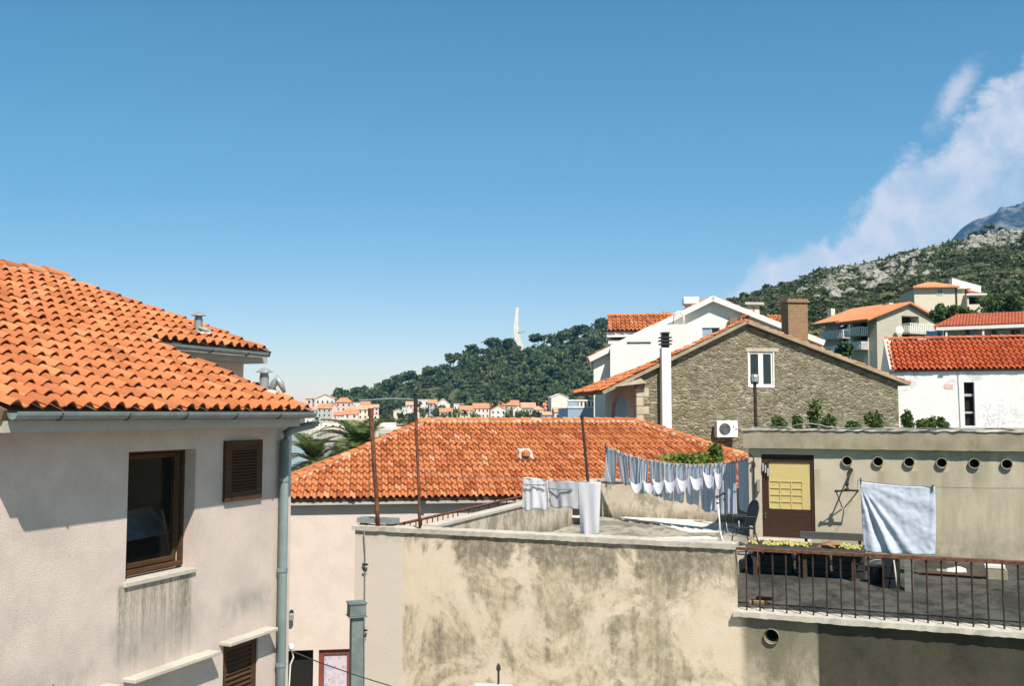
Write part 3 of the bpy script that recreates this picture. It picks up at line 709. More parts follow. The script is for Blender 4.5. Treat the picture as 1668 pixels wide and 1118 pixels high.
MB().tube([G.w(-9.0, 16.45, 6.55), G.w(-9.0, 26.6, 6.6)], .02, 5).build('bottom_rail', MT['rust_rail'], rl_)
# posts
def post(name, lab, p0, p1, r, mat, Y0, Y1=None, cat='post', extra=None):
    A = atY(*p0, Y0); B = atY(*p1, Y1 or Y0)
    root = thing(name, A, lab, cat); d = B-A; rnd = random.Random(int(p0[0]))
    n = 7; pts = [A+d*(k/n)+Vector((rnd.uniform(-.004, .004), 0, 0)) for k in range(n+1)]
    MB().tube(pts, [r*rnd.uniform(.92, 1.08) for _ in pts], 8).build('shaft', mat, root, smooth=True)
    return root, A, B
YA = 18.35
pA, a0, a1 = post('rusty_post', 'thick leaning rusty post rising from the terrace corner', (616, 858), (604, 668), .040, MT['rust'], YA)
MB().tube([a1-Z*.12, a1+Z*.03], .055, 8).build('post_head', MT['rust'], pA)
pB, b0, b1 = post('rusty_post', 'thin rusty post right of the thick one with a pale arm on top', (684, 861), (677, 650), .027, MT['rust'], 17.95)
MB().tube([b1-Z*.30, b1+Z*.04], .036, 8).build('post_head', MT['rust_rail'], pB)
MB().tube([b1-Z*.02, atY(640, 650, 18.2), atY(585, 653, 18.5)], .018, 6).build('arm', MT['grey_metal'], pB)
pC, c0, c1 = post('dark_post', 'slim dark leaning post behind the white towel', (965, 868), (948, 679), .026, MT['rust_rail'], 17.6, 18.0)
MB().tube([c1-Z*.06, c1+Z*.02], .036, 6).build('post_head', MT['rust_rail'], pC)
# grey trough at the foot of the thick post
tr_ = thing('planter_trough', atY(609, 860, 18.3), 'grey empty trough at the foot of the thick rusty post', 'trough')
q0, q1 = G.loc(atY(583, 857, 18.6)), G.loc(atY(636, 857, 18.2)); zq = zCap
m = MB().box(G, q0[0], q1[0], TF+.12, TF+.15, zq+.035, zq+.13).box(G, q0[0], q1[0], TF+.36, TF+.39, zq+.035, zq+.13).box(G, q0[0], q1[0], TF+.15, TF+.36, zq+.035, zq+.05)
m.box(G, q0[0], q0[0]+.02, TF+.15, TF+.36, zq+.05, zq+.13).box(G, q1[0]-.02, q1[0], TF+.15, TF+.36, zq+.05, zq+.13)
m.build('trough_body', MT['grey_metal'], tr_)
MB().box(G, q0[0]+.06, q0[0]+.14, TF+.13, TF+.38, zq+.003, zq+.034).box(G, q1[0]-.14, q1[0]-.06, TF+.13, TF+.38, zq+.003, zq+.034).build('foot', MT['dark_metal'], tr_)

# ================================================================= ROOF CABIN (block with the six pipes)
BT = 23.5
bp = lambda x, y: G.pt(x, y, BT)
blk = thing('roof_cabin', G.w(0, 26, FR), 'flat roofed beige cabin on the terrace with six round pipe holes', 'cabin')
bs0 = bp(1220, 800)[0]; zt, zs, zw = bp(1440, 702)[2]+.04, bp(1440, 733)[2], bp(1440, 742)[2]
zt = bp(1300, 702)[2]; zs = bp(1300, 731)[2]; zw = bp(1300, 741)[2]
d0, d1, dz0, dz1 = bp(1241, 800)[0], bp(1327, 800)[0], bp(1285, 877)[2], bp(1285, 741)[2]
holes = [rect(d0, d1, dz0, dz1)]
hx = [bp(x, y) for x, y in ((1380, 751), (1430.5, 752), (1481, 753), (1534, 754), (1587, 755), (1640, 756))]
for h in hx: holes.append(circ(h[0], h[2], .105))
wm = wall_mb(G.w(0, BT, 0), G.u, -G.v, rect(bs0, 6, FR-.2, zs+.02), holes, .14, .28)
wm.box(G, bs0, bs0+.28, BT+.28, 30, FR-.2, zs+.02)
wm.build('wall', MT['wall_block'], blk)
m = MB(); wobble_box(m, bs0-.10, 6, BT-.13, 30.2, zs, zt, 70, .006, 12); m.build('roof_slab', MT['concrete'], blk)
m = MB(); wobble_box(m, bs0-.13, 6, BT-.16, BT+.12, zt+.0, zt+.035, 90, .012, 13); m.build('slab_edge', MT['concrete_lt'], blk)
for h in hx:
    c = MB(); c.tube([G.w(h[0], BT-.06, h[2]-.004), G.w(h[0], BT+.14, h[2])], .118, 18, cap=False).tube([G.w(h[0], BT+.14, h[2]), G.w(h[0], BT-.06, h[2]-.004)], .098, 18, cap=False)
    vs = []
    for k in range(18):
        a = 2*math.pi*k/18
        vs += [G.w(h[0]+.118*math.cos(a), BT-.06, h[2]-.004+.118*math.sin(a)), G.w(h[0]+.098*math.cos(a), BT-.06, h[2]-.004+.098*math.sin(a))]
    c.add(vs, [(2*k, 2*k+1, (2*k+3) % 36, (2*k+2) % 36) for k in range(18)])
    po = c.build('vent_pipe', MT['concrete'], blk)
    MB().box(G, h[0]-.10, h[0]+.10, BT+.12, BT+.135, h[2]-.10, h[2]+.10).build('pipe_hole', MT['dark'], po)
# door
dr = MB(); y0, y1 = BT+.02, BT+.09; wd = .10
zk = bp(1285, 831)[2]; zk2 = bp(1285, 753)[2]; da, db_ = bp(1252, 800)[0], bp(1321, 800)[0]
dr.box(G, d0, da, y0, y1, dz0, dz1).box(G, db_, d1, y0, y1, dz0, dz1).box(G, da, db_, y0, y1, zk2, dz1).box(G, da, db_, y0+.01, y1, dz0, zk)
dro = dr.build('door', MT['door'], blk, bevel=.006); tag(dro, 'dark brown door with glazed upper half and yellow blind')
MB().box(G, da, db_, y0+.045, y0+.05, zk, zk2).build('pane', glass_mat('door glass', (.5, .42, .2)), dro)
bl = MB(); bl.box(G, da+.01, db_-.02, y0+.035, y0+.043, zk+.01, zk2-.01)
bx0, bx1, bz0, bz1 = bp(1253, 800)[0], bp(1307, 800)[0], zk+.02, bp(1285, 785)[2]
for c_ in range(4):
    x = bx0+(bx1-bx0)*c_/3; bl.box(G, x-.012, x+.012, y0+.02, y0+.034, bz0, bz1)
for r_ in range(5):
    z = bz0+(bz1-bz0)*r_/4
    for c_ in range(3):
        xa = bx0+(bx1-bx0)*c_/3+.013; xb = bx0+(bx1-bx0)*(c_+1)/3-.013; bl.box(G, xa, xb, y0+.02, y0+.034, z-.012, z+.012)
bl.build('blind', MT['curtain'], dro, bevel=0)
MB().tube([G.w(d0+.07, y0-.0, zk-.10), G.w(d0+.07, y0-.05, zk-.10), G.w(d0+.07, y0-.05, zk-.20), G.w(d0+.07, y0, zk-.20)], .008, 6).build('handle', MT['grey_metal'], dro)
hk = MB()
for (x, y) in ((1243, 755), (1247, 758), (1251, 763)):
    p = bp(x, y); hk.tube([G.w(p[0], BT-.03, p[2]), G.w(p[0], BT-.04, p[2]-.18)], .016, 5)
hk.build('hinge', MT['sheet_b'], dro)
MB().box(G, bp(1232, 880)[0], bp(1322, 880)[0], BT-.45, BT-.005, dz0-.12, dz0-.01).build('door_step', MT['concrete_lt'], blk, bevel=.01)
MB().box(G, bp(1234, 880)[0], bp(1318, 880)[0], BT-.38, BT-.005, FR+.0, dz0-.125).build('step_base', MT['concrete'], blk)
# pipe on the left corner
px_ = bp(1229, 800)[0]
co = MB(); co.tube([G.w(px_-.08, BT-.20, zw+.02), G.w(px_, BT-.05, zw-.1), G.w(px_, BT-.04, dz0+.05)], .016, 6)
for y in (758, 824): z = bp(1229, y)[2]; co.blob(G.w(px_, BT-.05, z), .05, (1, .7, 1.6), 7, 4)
co.build('corner_conduit', MT['rust_rail'], blk)
wl = bp(1234, 788); MB().box(G, wl[0]-.0, wl[0]+.05, BT-.10, BT-.01, wl[2]-.18, wl[2]+.10).build('wall_box', MT['grey_metal'], blk)
# bracket on the wall
br = thing('wall_bracket', bp(1388, 790) and G.w(bp(1388, 790)[0], BT, bp(1388, 790)[2]), 'rusty iron arm bracket sticking out below the first pipe hole', 'bracket')
c_ = G.w(bp(1386, 766)[0], BT-.02, bp(1386, 766)[2])
e0, e1 = bp(1364, 797), bp(1400, 796)
kd = -G.v*.42
n0, n1, n2 = G.w(e0[0], BT-.45, e0[2]-.02), G.w(e1[0], BT-.45, e1[2]-.02), G.w(bp(1382, 797)[0], BT-.45, e1[2]-.02)
bm_ = MB().tube([c_, n2+Z*.12, n2], .020, 6).tube([n0, n2, n1], .024, 6)
bm_.build('arm', MT['rust_rail'], br)
MB().tube([c_+G.v*.02, c_-G.v*.04], .05, 8).blob(n2+Z*.02, .06, (1, 1, .8), 7, 4).blob(n0, .04, n=6, m=4).blob(n2+Z*.14, .045, (1, 1, 1.4), 7, 4).build('joint', MT['dark_metal'], br)
MB().tube([n0, G.w(e0[0]+.10, BT-.02, e0[2]-.42)], .012, 5).tube([n1, G.w(e0[0]+.14, BT-.02, e0[2]-.42)], .012, 5).build('stay', MT['rust_rail'], br)
# pole on the roof
pD, f0, f1 = post('roof_pole', 'rusty pole with pale cap on the cabin roof corner', (1231.5, 700), (1229.5, 622), .040, MT['rust_rail'], 23.6)
MB().lathe(f1, [(.05, -.02), (.11, 0), (.11, .12), (.09, .16), (.03, .18)], 10).build('post_head', MT['grey_metal'], pD)
MB().tube([f1+Z*.17, f1+Z*.33], .02, 6).build('spike', MT['rust_rail'], pD)
# cables lying on the slab
cb = thing('cable', bp(1400, 702) and G.w(bp(1300, 700)[0], BT, zt), 'loose pale cable lying along the cabin roof edge', 'cable')
rnd = random.Random(11); pts = []
for k in range(60):
    s = bp(1218, 700)[0]+k*.085
    pts.append(G.w(s, BT-.05+.12*math.sin(k*.33)+.1, zt+.055+(.10*math.exp(-((k-16)/5)**2))+rnd.uniform(0, .012)))
MB().tube(pts, .011, 5).build('cable_run', MT['grey_metal'], cb, smooth=True)
cb2 = thing('cable', G.w(bp(1500, 700)[0], BT+.2, zt), 'dark thin cable sagging over the cabin roof behind the pale one', 'cable')
pts = [G.w(bp(1240, 700)[0]+k*.12, BT+.25+.08*math.sin(k*.5), zt+.05+.02*math.sin(k*.8)) for k in range(50)]
MB().tube(pts, .012, 5).build('cable_run', MT['dark_metal'], cb2, smooth=True)

# ================================================================= CLOTHES
LA = atY(986, 727, 27.0); LB = G.w(bs0-.02, BT+.15, bp(1221, 748)[2]); LB = atY(1222, 747, 23.25)
lu = (LB-LA); lu.z = 0; lu.normalize(); ln = Vector((lu.y, -lu.x, 0))     # towards the viewer
if ln.dot(-LA) < 0: ln = -ln
on_l = lambda x, y, off=0.0: onplane(x, y, LA+ln*off, ln)
linepx = [(986, 727), (1010, 737), (1030, 743.5), (1058, 750), (1090, 755), (1125, 757.5), (1160, 756.5), (1195, 752.5), (1222, 747)]
def liney(x):
    for (x0, y0), (x1, y1) in zip(linepx, linepx[1:]):
        if x <= x1: f = (x-x0)/(x1-x0); return y0+(y1-y0)*f
    return linepx[-1][1]
cl = thing('clothesline', LB, 'long washing line sagging from the back wall to the cabin corner', 'clothesline')
MB().tube([on_l(x, y) for x, y in linepx], .008, 5).build('line', MT['sheet_w'], cl, smooth=True)
MB().tube([on_l(986, 727), on_l(986, 727)+Z*.05], .02, 6).tube([on_l(987, 727), on_l(985, 795)-ln*.05], .015, 6).build('line_post', MT['rust_rail'], cl)
def cloth(name, lab, group, top, bot, mat, plane, fold=(3, .03), seed=0, nx=26, nz=22, bottom_wave=.02, curve=.0):
    """hanging cloth; top/bot are lists of outline points from left to right; plane(x,y)->3D"""
    rnd = random.Random(seed); m = MB(); vs = []
    def samp(P, f):
        q = f*(len(P)-1); i = min(int(q), len(P)-2); g = q-i; return (P[i][0]+(P[i+1][0]-P[i][0])*g, P[i][1]+(P[i+1][1]-P[i][1])*g)
    ph = rnd.uniform(0, 6.28); ph2 = rnd.uniform(0, 6.28); nrm = (plane(0, 0, True))
    for r in range(nz+1):
        v = r/nz
        for c in range(nx+1):
            u = c/nx; a, b_ = samp(top, u), samp(bot, u)
            x = a[0]+(b_[0]-a[0])*v; y = a[1]+(b_[1]-a[1])*v
            amp = fold[1]*(.25+.95*v)
            d = amp*math.sin(fold[0]*6.283*u+ph+v*1.2)+amp*.5*math.sin(fold[0]*2.3*6.283*u+ph2-v*2)+curve*math.sin(math.pi*u)*v
            vs.append(plane(x, y)+nrm*d+Z*(bottom_wave*v**6*math.sin(u*9+ph)))
    fs = [(r*(nx+1)+c, r*(nx+1)+c+1, (r+1)*(nx+1)+c+1, (r+1)*(nx+1)+c) for r in range(nz) for c in range(nx)]
    m.add(vs, fs); o = m.build(name, mat, None, smooth=True)
    tag(o, lab, 'laundry', group)
    sd = o.modifiers.new('thick', 'SOLIDIFY'); sd.thickness = .004
    return o
lp = lambda x, y, n=False, off=0.0: ln if n else on_l(x, y, off)
GL = 'sheets on the long washing line'
sh = [(987, 1005, 985, 1003, 786, 788, 'sheet_bd', 'narrow blue grey sheet hanging first from the left on the long line'),
      (1005, 1022, 1013, 1026, 788, 791, 'sheet_bd', 'slanting blue grey sheet hanging second from the left on the long line'),
      (1022, 1040, 1028, 1042, 793, 797, 'sheet_bd', 'blue grey sheet with a white left hem, third on the long line'),
      (1039, 1057, 1040, 1056, 801, 805, 'sheet_s', 'pale striped sheet between two blue grey ones on the long line'),
      (1058, 1077, 1062, 1079, 806, 811, 'sheet_bd', 'blue grey sheet right of the gap on the long line'),
      (1077, 1096, 1080, 1096, 814, 816, 'sheet_b', 'light blue sheet behind the fourth white swag'),
      (1096, 1116, 1098, 1114, 816, 819, 'sheet_b', 'light blue sheet in the middle of the long line'),
      (1116, 1140, 1118, 1138, 820, 823, 'sheet_b', 'light blue sheet with a dark patterned hem on the long line'),
      (1140, 1168, 1143, 1168, 832, 834, 'sheet_s', 'long striped blue sheet left of the white stand'),
      (1168, 1200, 1172, 1199, 838, 840, 'sheet_s', 'longest striped sheet hanging behind the black chair'),
      (1202, 1221, 1204, 1221, 828, 838, 'sheet_b', 'last blue sheet against the cabin corner with striped top')]
for i, (a, c, d, e, y0, y1, mt, lab) in enumerate(sh):
    cloth('hanging_sheet', lab, GL, [(a, liney(a)+.5), ((a+c)/2, liney((a+c)/2)+1.2), (c, liney(c)+.5)], [(d, y0), ((d+e)/2, (y0+y1)/2+1.5), (e, y1)], MT[mt], lp, (1.1 if mt != 'sheet_s' else 3, .020 if mt != 'sheet_s' else .035), i, 22, 20)
hm = MB(); P = [on_l(x, y, .05) for x, y in ((987, 740), (990, 770), (995, 785), (984, 784))]; hm.add(P+[p-ln*.01 for p in P], [(0, 1, 2, 3), (7, 6, 5, 4), (0, 4, 5, 1), (1, 5, 6, 2), (2, 6, 7, 3), (3, 7, 4, 0)])
o = hm.build('hanging_sheet', MT['sheet_w'], None); tag(o, 'white sheet corner showing behind the first blue grey sheet', 'laundry', GL)
# swags: white cloths pinned by two corners, sagging in curved folds
sw = [(1027, 1047, 784, 782, 805), (1048, 1067, 783, 780, 806), (1063, 1083, 780, 778, 806), (1082, 1102, 781, 778, 804), (1103, 1122, 778, 776, 802), (1124, 1146, 775, 772, 800), (1145, 1166, 768, 763, 797), (1163, 1178, 763, 762, 799)]
ordn = ['white swag furthest left, below the third blue grey sheet', 'second white swag from the left in front of the striped sheet', 'third white swag with one long hanging tail', 'fourth white swag from the left with a red peg', 'fifth white swag from the left, narrow and deep', 'widest and lowest white swag right of centre', 'high white swag in front of the long striped sheet', 'narrow white swag furthest right above the white stand']
for i, (a, c, y0, y1, yb) in enumerate(sw):
    m = MB(); vs = []; nx, nz = 22, 14
    for r in range(nz+1):
        v = r/nz
        for k in range(nx+1):
            u = k/nx; x = a+(c-a)*u; sag = (yb-(y0+y1)/2)*(.30+.70*v)
            y = y0+(y1-y0)*u+sag*(1-abs(2*u-1)**2.1)+ (v*3*(abs(2*u-1)**3))
            d = .02+.24*v+.004*math.sin(v*math.pi*5.5+i)+.006*math.sin(u*9+i*2)*v
            vs.append(on_l(x, y, d*(.35+.65*math.sin(math.pi*u))+.07))
    m.add(vs, [(r*(nx+1)+k, r*(nx+1)+k+1, (r+1)*(nx+1)+k+1, (r+1)*(nx+1)+k) for r in range(nz) for k in range(nx)])
    if i == 2:
        P = [on_l(x, y, .09) for x, y in ((1073, 797), (1080, 795), (1085, 813), (1083, 815))]
        m.add(P, [(0, 1, 2, 3)])
    o = m.build('white_swag', MT['sheet_w'], None, smooth=True); tag(o, ordn[i], 'laundry', 'white cloths sagging in front of the sheets')
    sd = o.modifiers.new('thick', 'SOLIDIFY'); sd.thickness = .004
    # strings up to the line
pg = MB()
pc = [((.55, .08, .05), 'red'), ((.60, .50, .08), 'yellow'), ((.10, .35, .15), 'green')]
for k, (c3, nm) in enumerate(pc):
    mt = plain(nm+' plastic', c3, .5)
    for x in range(990+k*7, 1220, 21):
        p = on_l(x, liney(x), .02); MB().tube([p+Z*.04, p-Z*.04], .012, 4).build('clothes_peg', mt, cl)
m = MB()
for (a, c, y0, y1, yb) in sw:
    for x, y in ((a, y0), (c, y1)): m.tube([on_l(x, liney(x)), on_l(x, y, .06)], .004, 4)
m.build('string', MT['sheet_w'], cl)
# front short line and its three cloths
FT = TF+.62
fp = lambda x, y, n=False, off=0.0: (-G.v) if n else G.w(*G.pt(x, y, FT))+(-G.v)*off
f1l = thing('clothesline', fp(684, 772), 'short thin line from the thin rusty post to the dark post', 'clothesline')
MB().tube([fp(681, 768), fp(760, 778), fp(851, 779.5), fp(893, 783), fp(942, 785), fp(982, 786)], .005, 5).build('line', MT['grey_metal'], f1l)
GF = 'towels on the short front line'
cloth('hanging_towel', 'white fringed towel furthest left on the short line', GF, [(852, 778), (872, 779), (893, 783)], [(849, 829), (860, 832), (872, 830), (884, 833), (895, 827)], MT['sheet_w'], fp, (1.5, .03), 40, 26, 20, .02)
cloth('hanging_towel', 'greyish thin towel between the two white ones', GF, [(894, 783), (918, 784), (941, 785)], [(896, 826), (918, 828), (941, 829)], MT['sheet_g'], fp, (1.2, .03), 41)
cloth('hanging_towel', 'tall white towel hanging in front of the terrace edge', GF, [(941, 784), (960, 785), (979, 786)], [(944, 870), (958, 874.5), (976, 871)], MT['sheet_w'], fp, (.7, .035), 42, 26, 26)
for (x0, x1, y0, y1) in ((854, 891, 789, 790), (897, 934, 796, 797)):
    m = MB(); m.tube([fp(x0, y0, off=.05), fp((x0+x1)/2, y0+1, off=.055), fp(x1, y1, off=.05)], .012, 5)
    for k in range(4): x = x0+6+k*9; m.tube([fp(x, y0, off=.05), fp(x, y0+4, off=.055)], .010, 4)
    m.build('string', MT['grey_metal'], f1l)
# big blue sheet
BTs = 20.6
bq = lambda x, y, n=False, off=0.0: (-G.v) if n else G.w(*G.pt(x, y, BTs))+(-G.v)*off
nx, nz = 60, 50; vs = []
for r in range(nz+1):
    v = r/nz
    for k in range(nx+1):
        u = k/nx
        sx = 1401+(1523-1401)*u + (6*v*(1-u)) + 1.5*math.sin(v*3)*u
        sy = (785+9*u-1.8*math.sin(math.pi*u)*(-1)) *(1-v) + (899+6*u**.6)*v
        # folds radiating from the pinned left corner
        X = u*1.0; Y = v*1.05; ang = math.atan2(Y, X+.02); rad = math.hypot(X, Y)
        w_ = max(0, 1-abs(ang-1.22)/.36)
        d = .065*w_*math.sin((ang-.9)*27)*min(1, rad*1.7) + .006*math.sin(ang*17+3)*min(1, rad*2)
        d += .02*math.sin(u*40+v*3)*max(0, (u-.88)/.12)
        d += .016*mn.noise(Vector((u*5, v*5, 3)))+.010*mn.noise(Vector((u*14, v*11, 7)))+.006*mn.noise(Vector((u*30+v*9, v*24, 1)))
        vs.append(bq(sx, sy, off=d))
m = MB().add(vs, [(r*(nx+1)+k, r*(nx+1)+k+1, (r+1)*(nx+1)+k+1, (r+1)*(nx+1)+k) for r in range(nz) for k in range(nx)])
o = m.build('hanging_sheet', MT['sheet_big'], None, smooth=True); tag(o, 'big square light blue sheet hanging before the beige cabin wall', 'laundry')
sd = o.modifiers.new('thick', 'SOLIDIFY'); sd.thickness = .004
l2 = thing('clothesline', bq(1402, 784), 'thin wire in front of the cabin wall holding the big blue sheet', 'clothesline')
MB().tube([bq(1397, 783), bq(1460, 791), bq(1519, 794), bq(1600, 796), bq(1700, 796)], .004, 4).tube([bq(1397, 783), G.w(bp(1396, 776)[0], BT, bp(1396, 776)[2]-.3)], .004, 4).build('line', MT['dark_metal'], l2)
for x, y in ((1402, 784), (1519, 795)): p = bq(x, y, off=.02); MB().tube([p+Z*.06, p-Z*.05], .018, 5).build('clothes_peg', plain('dark green peg', (.05, .10, .09), .6), l2)

# ================================================================= TERRACE FURNITURE
def planks(mb, s0, s1, t0, t1, z, n, th_=.03, gap=.02, along='s', rnd=random):
    for k in range(n):
        w_ = (t1-t0)/n; mb.box(G, s0+rnd.uniform(-.03, .03), s1+rnd.uniform(-.03, .03), t0+k*w_, t0+(k+1)*w_-gap, z-th_+rnd.uniform(-.004, .004), z+rnd.uniform(-.003, .003))
    return mb
rnd = random.Random(21)
TB = 19.4
q = lambda x, y, t=TB: G.pt(x, y, t)
zT = q(1300, 893)[2]
s0, s1 = q(1216, 893)[0], q(1408, 893)[0]
tb = thing('table', G.w((s0+s1)/2, TB+.35, FR), 'low long rough plank table with yellow fruit drying on it', 'table')
planks(MB(), s0, s1, TB, TB+.85, zT, 5, rnd=rnd).build('tabletop', MT['board'], tb)
MB().box(G, s0, s1, TB-.03, TB-.002, zT-.09, zT+.01).build('apron', MT['teak'], tb)
for (a, b_) in ((s0+.15, TB+.08), (s1-.2, TB+.08), (s0+.15, TB+.75), (s1-.2, TB+.75), ((s0+s1)/2, TB+.08)):
    MB().box(G, a-.035, a+.035, b_-.035, b_+.035, FR, zT-.035).build('leg', MT['board'], tb)
rfr = random.Random(5)
def fruits(xa, xb, n, lab):
    m = MB()
    a, c = q(xa, 890)[0], q(xb, 890)[0]
    for k in range(n):
        s = rfr.uniform(a, c); t = TB+rfr.uniform(.04, .5); r = rfr.uniform(.022, .034)
        m.blob(G.w(s, t, zT+r*.8+(rfr.random() < .25)*r), r, (1, 1, .9), 7, 5, .08, rfr)
    o = m.build('fruit_heap', MT['fruit'], None, smooth=True); tag(o, lab, 'fruit', kind='stuff')
fruits(1241, 1318, 150, 'heap of yellow green fruit drying on the left half of the plank table')
fruits(1366, 1402, 75, 'heap of yellow green fruit on the table end beside the blue sheet')
fruits(1216, 1232, 14, 'few yellow green fruit at the left end of the plank table')
m = MB(); p = q(1349, 889); m.blob(G.w(p[0], TB+.15, zT+.05), .17, (1.2, .8, .45), 10, 5, .25, rfr)
o = m.build('bread_cloth', plain('brown sacking', (.26, .13, .065), .95, var=.3, scale=12), None); tag(o, 'crumpled brown sacking bundle between the two fruit heaps', 'bundle')
# bench
BB = 21.9; q2 = lambda x, y: G.pt(x, y, BB); a, c = q2(1303, 875)[0], q2(1410, 875)[0]
be = thing('bench', G.w((a+c)/2, BB-.2, FR), 'grey weathered plank bench below the wall bracket', 'bench')
zb1, zb0, zse = q2(1350, 868)[2], q2(1350, 880)[2], q2(1350, 888)[2]
MB().box(G, a, c, BB, BB+.035, zb0, zb1).build('backrest', MT['teak'], be, bevel=.004)
planks(MB(), a+.02, c+.02, BB-.42, BB-.01, zse+.02, 3, .035, .02, rnd=rnd).build('seat', MT['teak'], be)
for s_ in (a+.12, c-.12):
    MB().box(G, s_-.03, s_+.03, BB+.036, BB+.09, FR, zb1-.02).build('leg', MT['teak'], be)
    MB().box(G, s_-.03, s_+.03, BB-.38, BB-.32, FR, zse-.02).build('leg', MT['teak'], be)
# crates and bits on the floor below the table
def crate(name, px0, px1, py0, py1, t, dt, mat, lab, cat='crate'):
    a, c = G.pt(px0, py1, t)[0], G.pt(px1, py1, t)[0]; zt_ = G.pt(px0, py0, t)[2]
    r_ = thing(name, G.w((a+c)/2, t, FR), lab, cat); w_ = .02
    m = MB(); n = 3; hgt = (zt_-FR)/n
    for k in range(n):
        z0_, z1_ = FR+k*hgt+.004, FR+(k+1)*hgt-.02
        m.box(G, a, c, t, t+w_, z0_, z1_).box(G, a, c, t+dt-w_, t+dt, z0_, z1_).box(G, a, a+w_, t+w_, t+dt-w_, z0_, z1_).box(G, c-w_, c, t+w_, t+dt-w_, z0_, z1_)
    m.build('slats', mat, r_)
    MB().box(G, a+w_, c-w_, t+w_, t+dt-w_, FR+.005, FR+.02).build('crate_bottom', mat, r_)
    m = MB()
    for s_ in (a+w_, c-2*w_-.01):
        for t__ in (t+w_, t+dt-2*w_-.01): m.box(G, s_, s_+w_+.008, t__, t__+w_+.008, FR+.02, zt_-.025)
    m.build('corner_post', mat, r_)
crate('crate', 1440, 1466, 907, 938, 18.9, .4, MT['black'], 'black slatted crate on the dark floor under the table end')
crate('crate', 1240, 1290, 903, 932, 19.9, .45, MT['dark_metal'], 'dark slatted crate added to deepen the shade under the left end of the table')  # this crate and the next two are added to darken the space below
crate('crate', 1296, 1350, 903, 934, 19.85, .45, MT['black'], 'black slatted crate added to deepen the shade under the middle of the table')
crate('crate', 1356, 1408, 904, 937, 19.8, .45, MT['dark_metal'], 'dark slatted crate added to deepen the shade under the right end of the table')
bk_ = thing('bucket', G.w(G.pt(1432, 930, 19.6)[0], 19.8, FR), 'black round bucket left of the black crate', 'bucket')
MB().lathe(G.w(G.pt(1429, 930, 19.3)[0], 19.45, FR), [(.13, .0), (.17, .30), (.18, .31), (.155, .30), (.12, .02)], 18).build('bucket_body', MT['black'], bk_, smooth=False)
p = G.w(G.pt(1429, 930, 19.3)[0], 19.45, FR+.30); MB().tube([p+Vector((.17*math.cos(x), 0, .02+.10*math.sin(x))) for x in [math.pi*k/8 for k in range(9)]], .006, 4).build('handle', MT['grey_metal'], bk_)
# leaning boards
ld = thing('plank', G.w(G.pt(1480, 935, 18.8)[0], 18.8, FR), 'grey plank leaning upright beside the black crate', 'plank')
a = G.pt(1478, 930, 18.8)[0]; MB().hexa([G.w(a-.05, 18.7, FR), G.w(a+.10, 18.7, FR), G.w(a+.10, 18.73, FR), G.w(a-.05, 18.73, FR)], [G.w(a-.05, 19.0, FR+.5), G.w(a+.10, 19.0, FR+.5), G.w(a+.10, 19.03, FR+.5), G.w(a-.05, 19.03, FR+.5)]).build('plank_board', MT['teak'], ld)
o = MB().tube([G.w(a-.16, 18.6, FR+.01), G.w(a-.22, 18.9, FR+.50)], .014, 6).build('stick', MT['concrete_lt'], None); tag(o, 'pale stick leaning left of the grey plank', 'stick')
# kerb timbers and stones on the right floor
t1_ = G.pz(1500, 937, FR); t2_ = G.pz(1600, 944, FR)
tm = MB().tube([G.w(t1_[0], t1_[1], FR+.045), G.w(t2_[0], t2_[1], FR+.05)], .05, 5).build('timber', MT['board'], None); tag(tm, 'brown timber lying on the dark floor by the grey block', 'timber')
sl = MB().box(G, t1_[0]+.28, t1_[0]+.75, t1_[1]+.10, t1_[1]+.32, FR+.004, FR+.09).build('stone_slab', MT['concrete'], None, bevel=.015); tag(sl, 'flat pale slab lying behind the brown timber', 'stone')
p = G.pz(1558, 940, FR); st = MB().blob(G.w(p[0], p[1]+.05, FR+.09), .14, (1.35, .8, .65), 9, 6, .22, random.Random(4)).build('white_stone', MT['screed'], None); tag(st, 'rough white stone resting by the middle of the timber', 'stone')
bkx = G.pz(1624, 946, FR)
bl_ = MB().box(G, bkx[0]-.17, bkx[0]+.18, bkx[1], bkx[1]+.2, FR, FR+.20).build('concrete_block', MT['concrete'], None, bevel=.012); tag(bl_, 'grey concrete block standing right of the timber', 'block')
bl_ = MB().box(G, bkx[0]-.20, bkx[0]+.15, bkx[1]-.01, bkx[1]+.21, FR+.206, FR+.27).build('white_slab', MT['screed'], None, bevel=.012); tag(bl_, 'white slab lying on top of the grey concrete block', 'block')
p = G.pz(1236, 986, FR); bc = MB().box(G, p[0]-.16, p[0]+.12, p[1], p[1]+.14, FR, FR+.07).build('brick', MT['brick'], None, bevel=.008); tag(bc, 'reddish broken brick on the floor behind the railing end', 'brick')
bc = MB().box(G, p[0]-.05, p[0]+.20, p[1]+.05, p[1]+.17, FR+.071, FR+.12).build('brick', MT['board'], None, bevel=.008); tag(bc, 'brown offcut lying on the broken brick', 'offcut')
# sandbags / blue tub left of the table
p = G.w(G.pt(1214, 905, 20.5)[0], 20.6, FR); tub = MB().lathe(p, [(.16, 0), (.22, .26), (.235, .27), (.205, .26), (.14, .03)], 18).build('blue_tub', plain('dark blue plastic', (.03, .055, .09), .5), None); tag(tub, 'dark blue plastic tub at the left end of the plank table', 'tub')
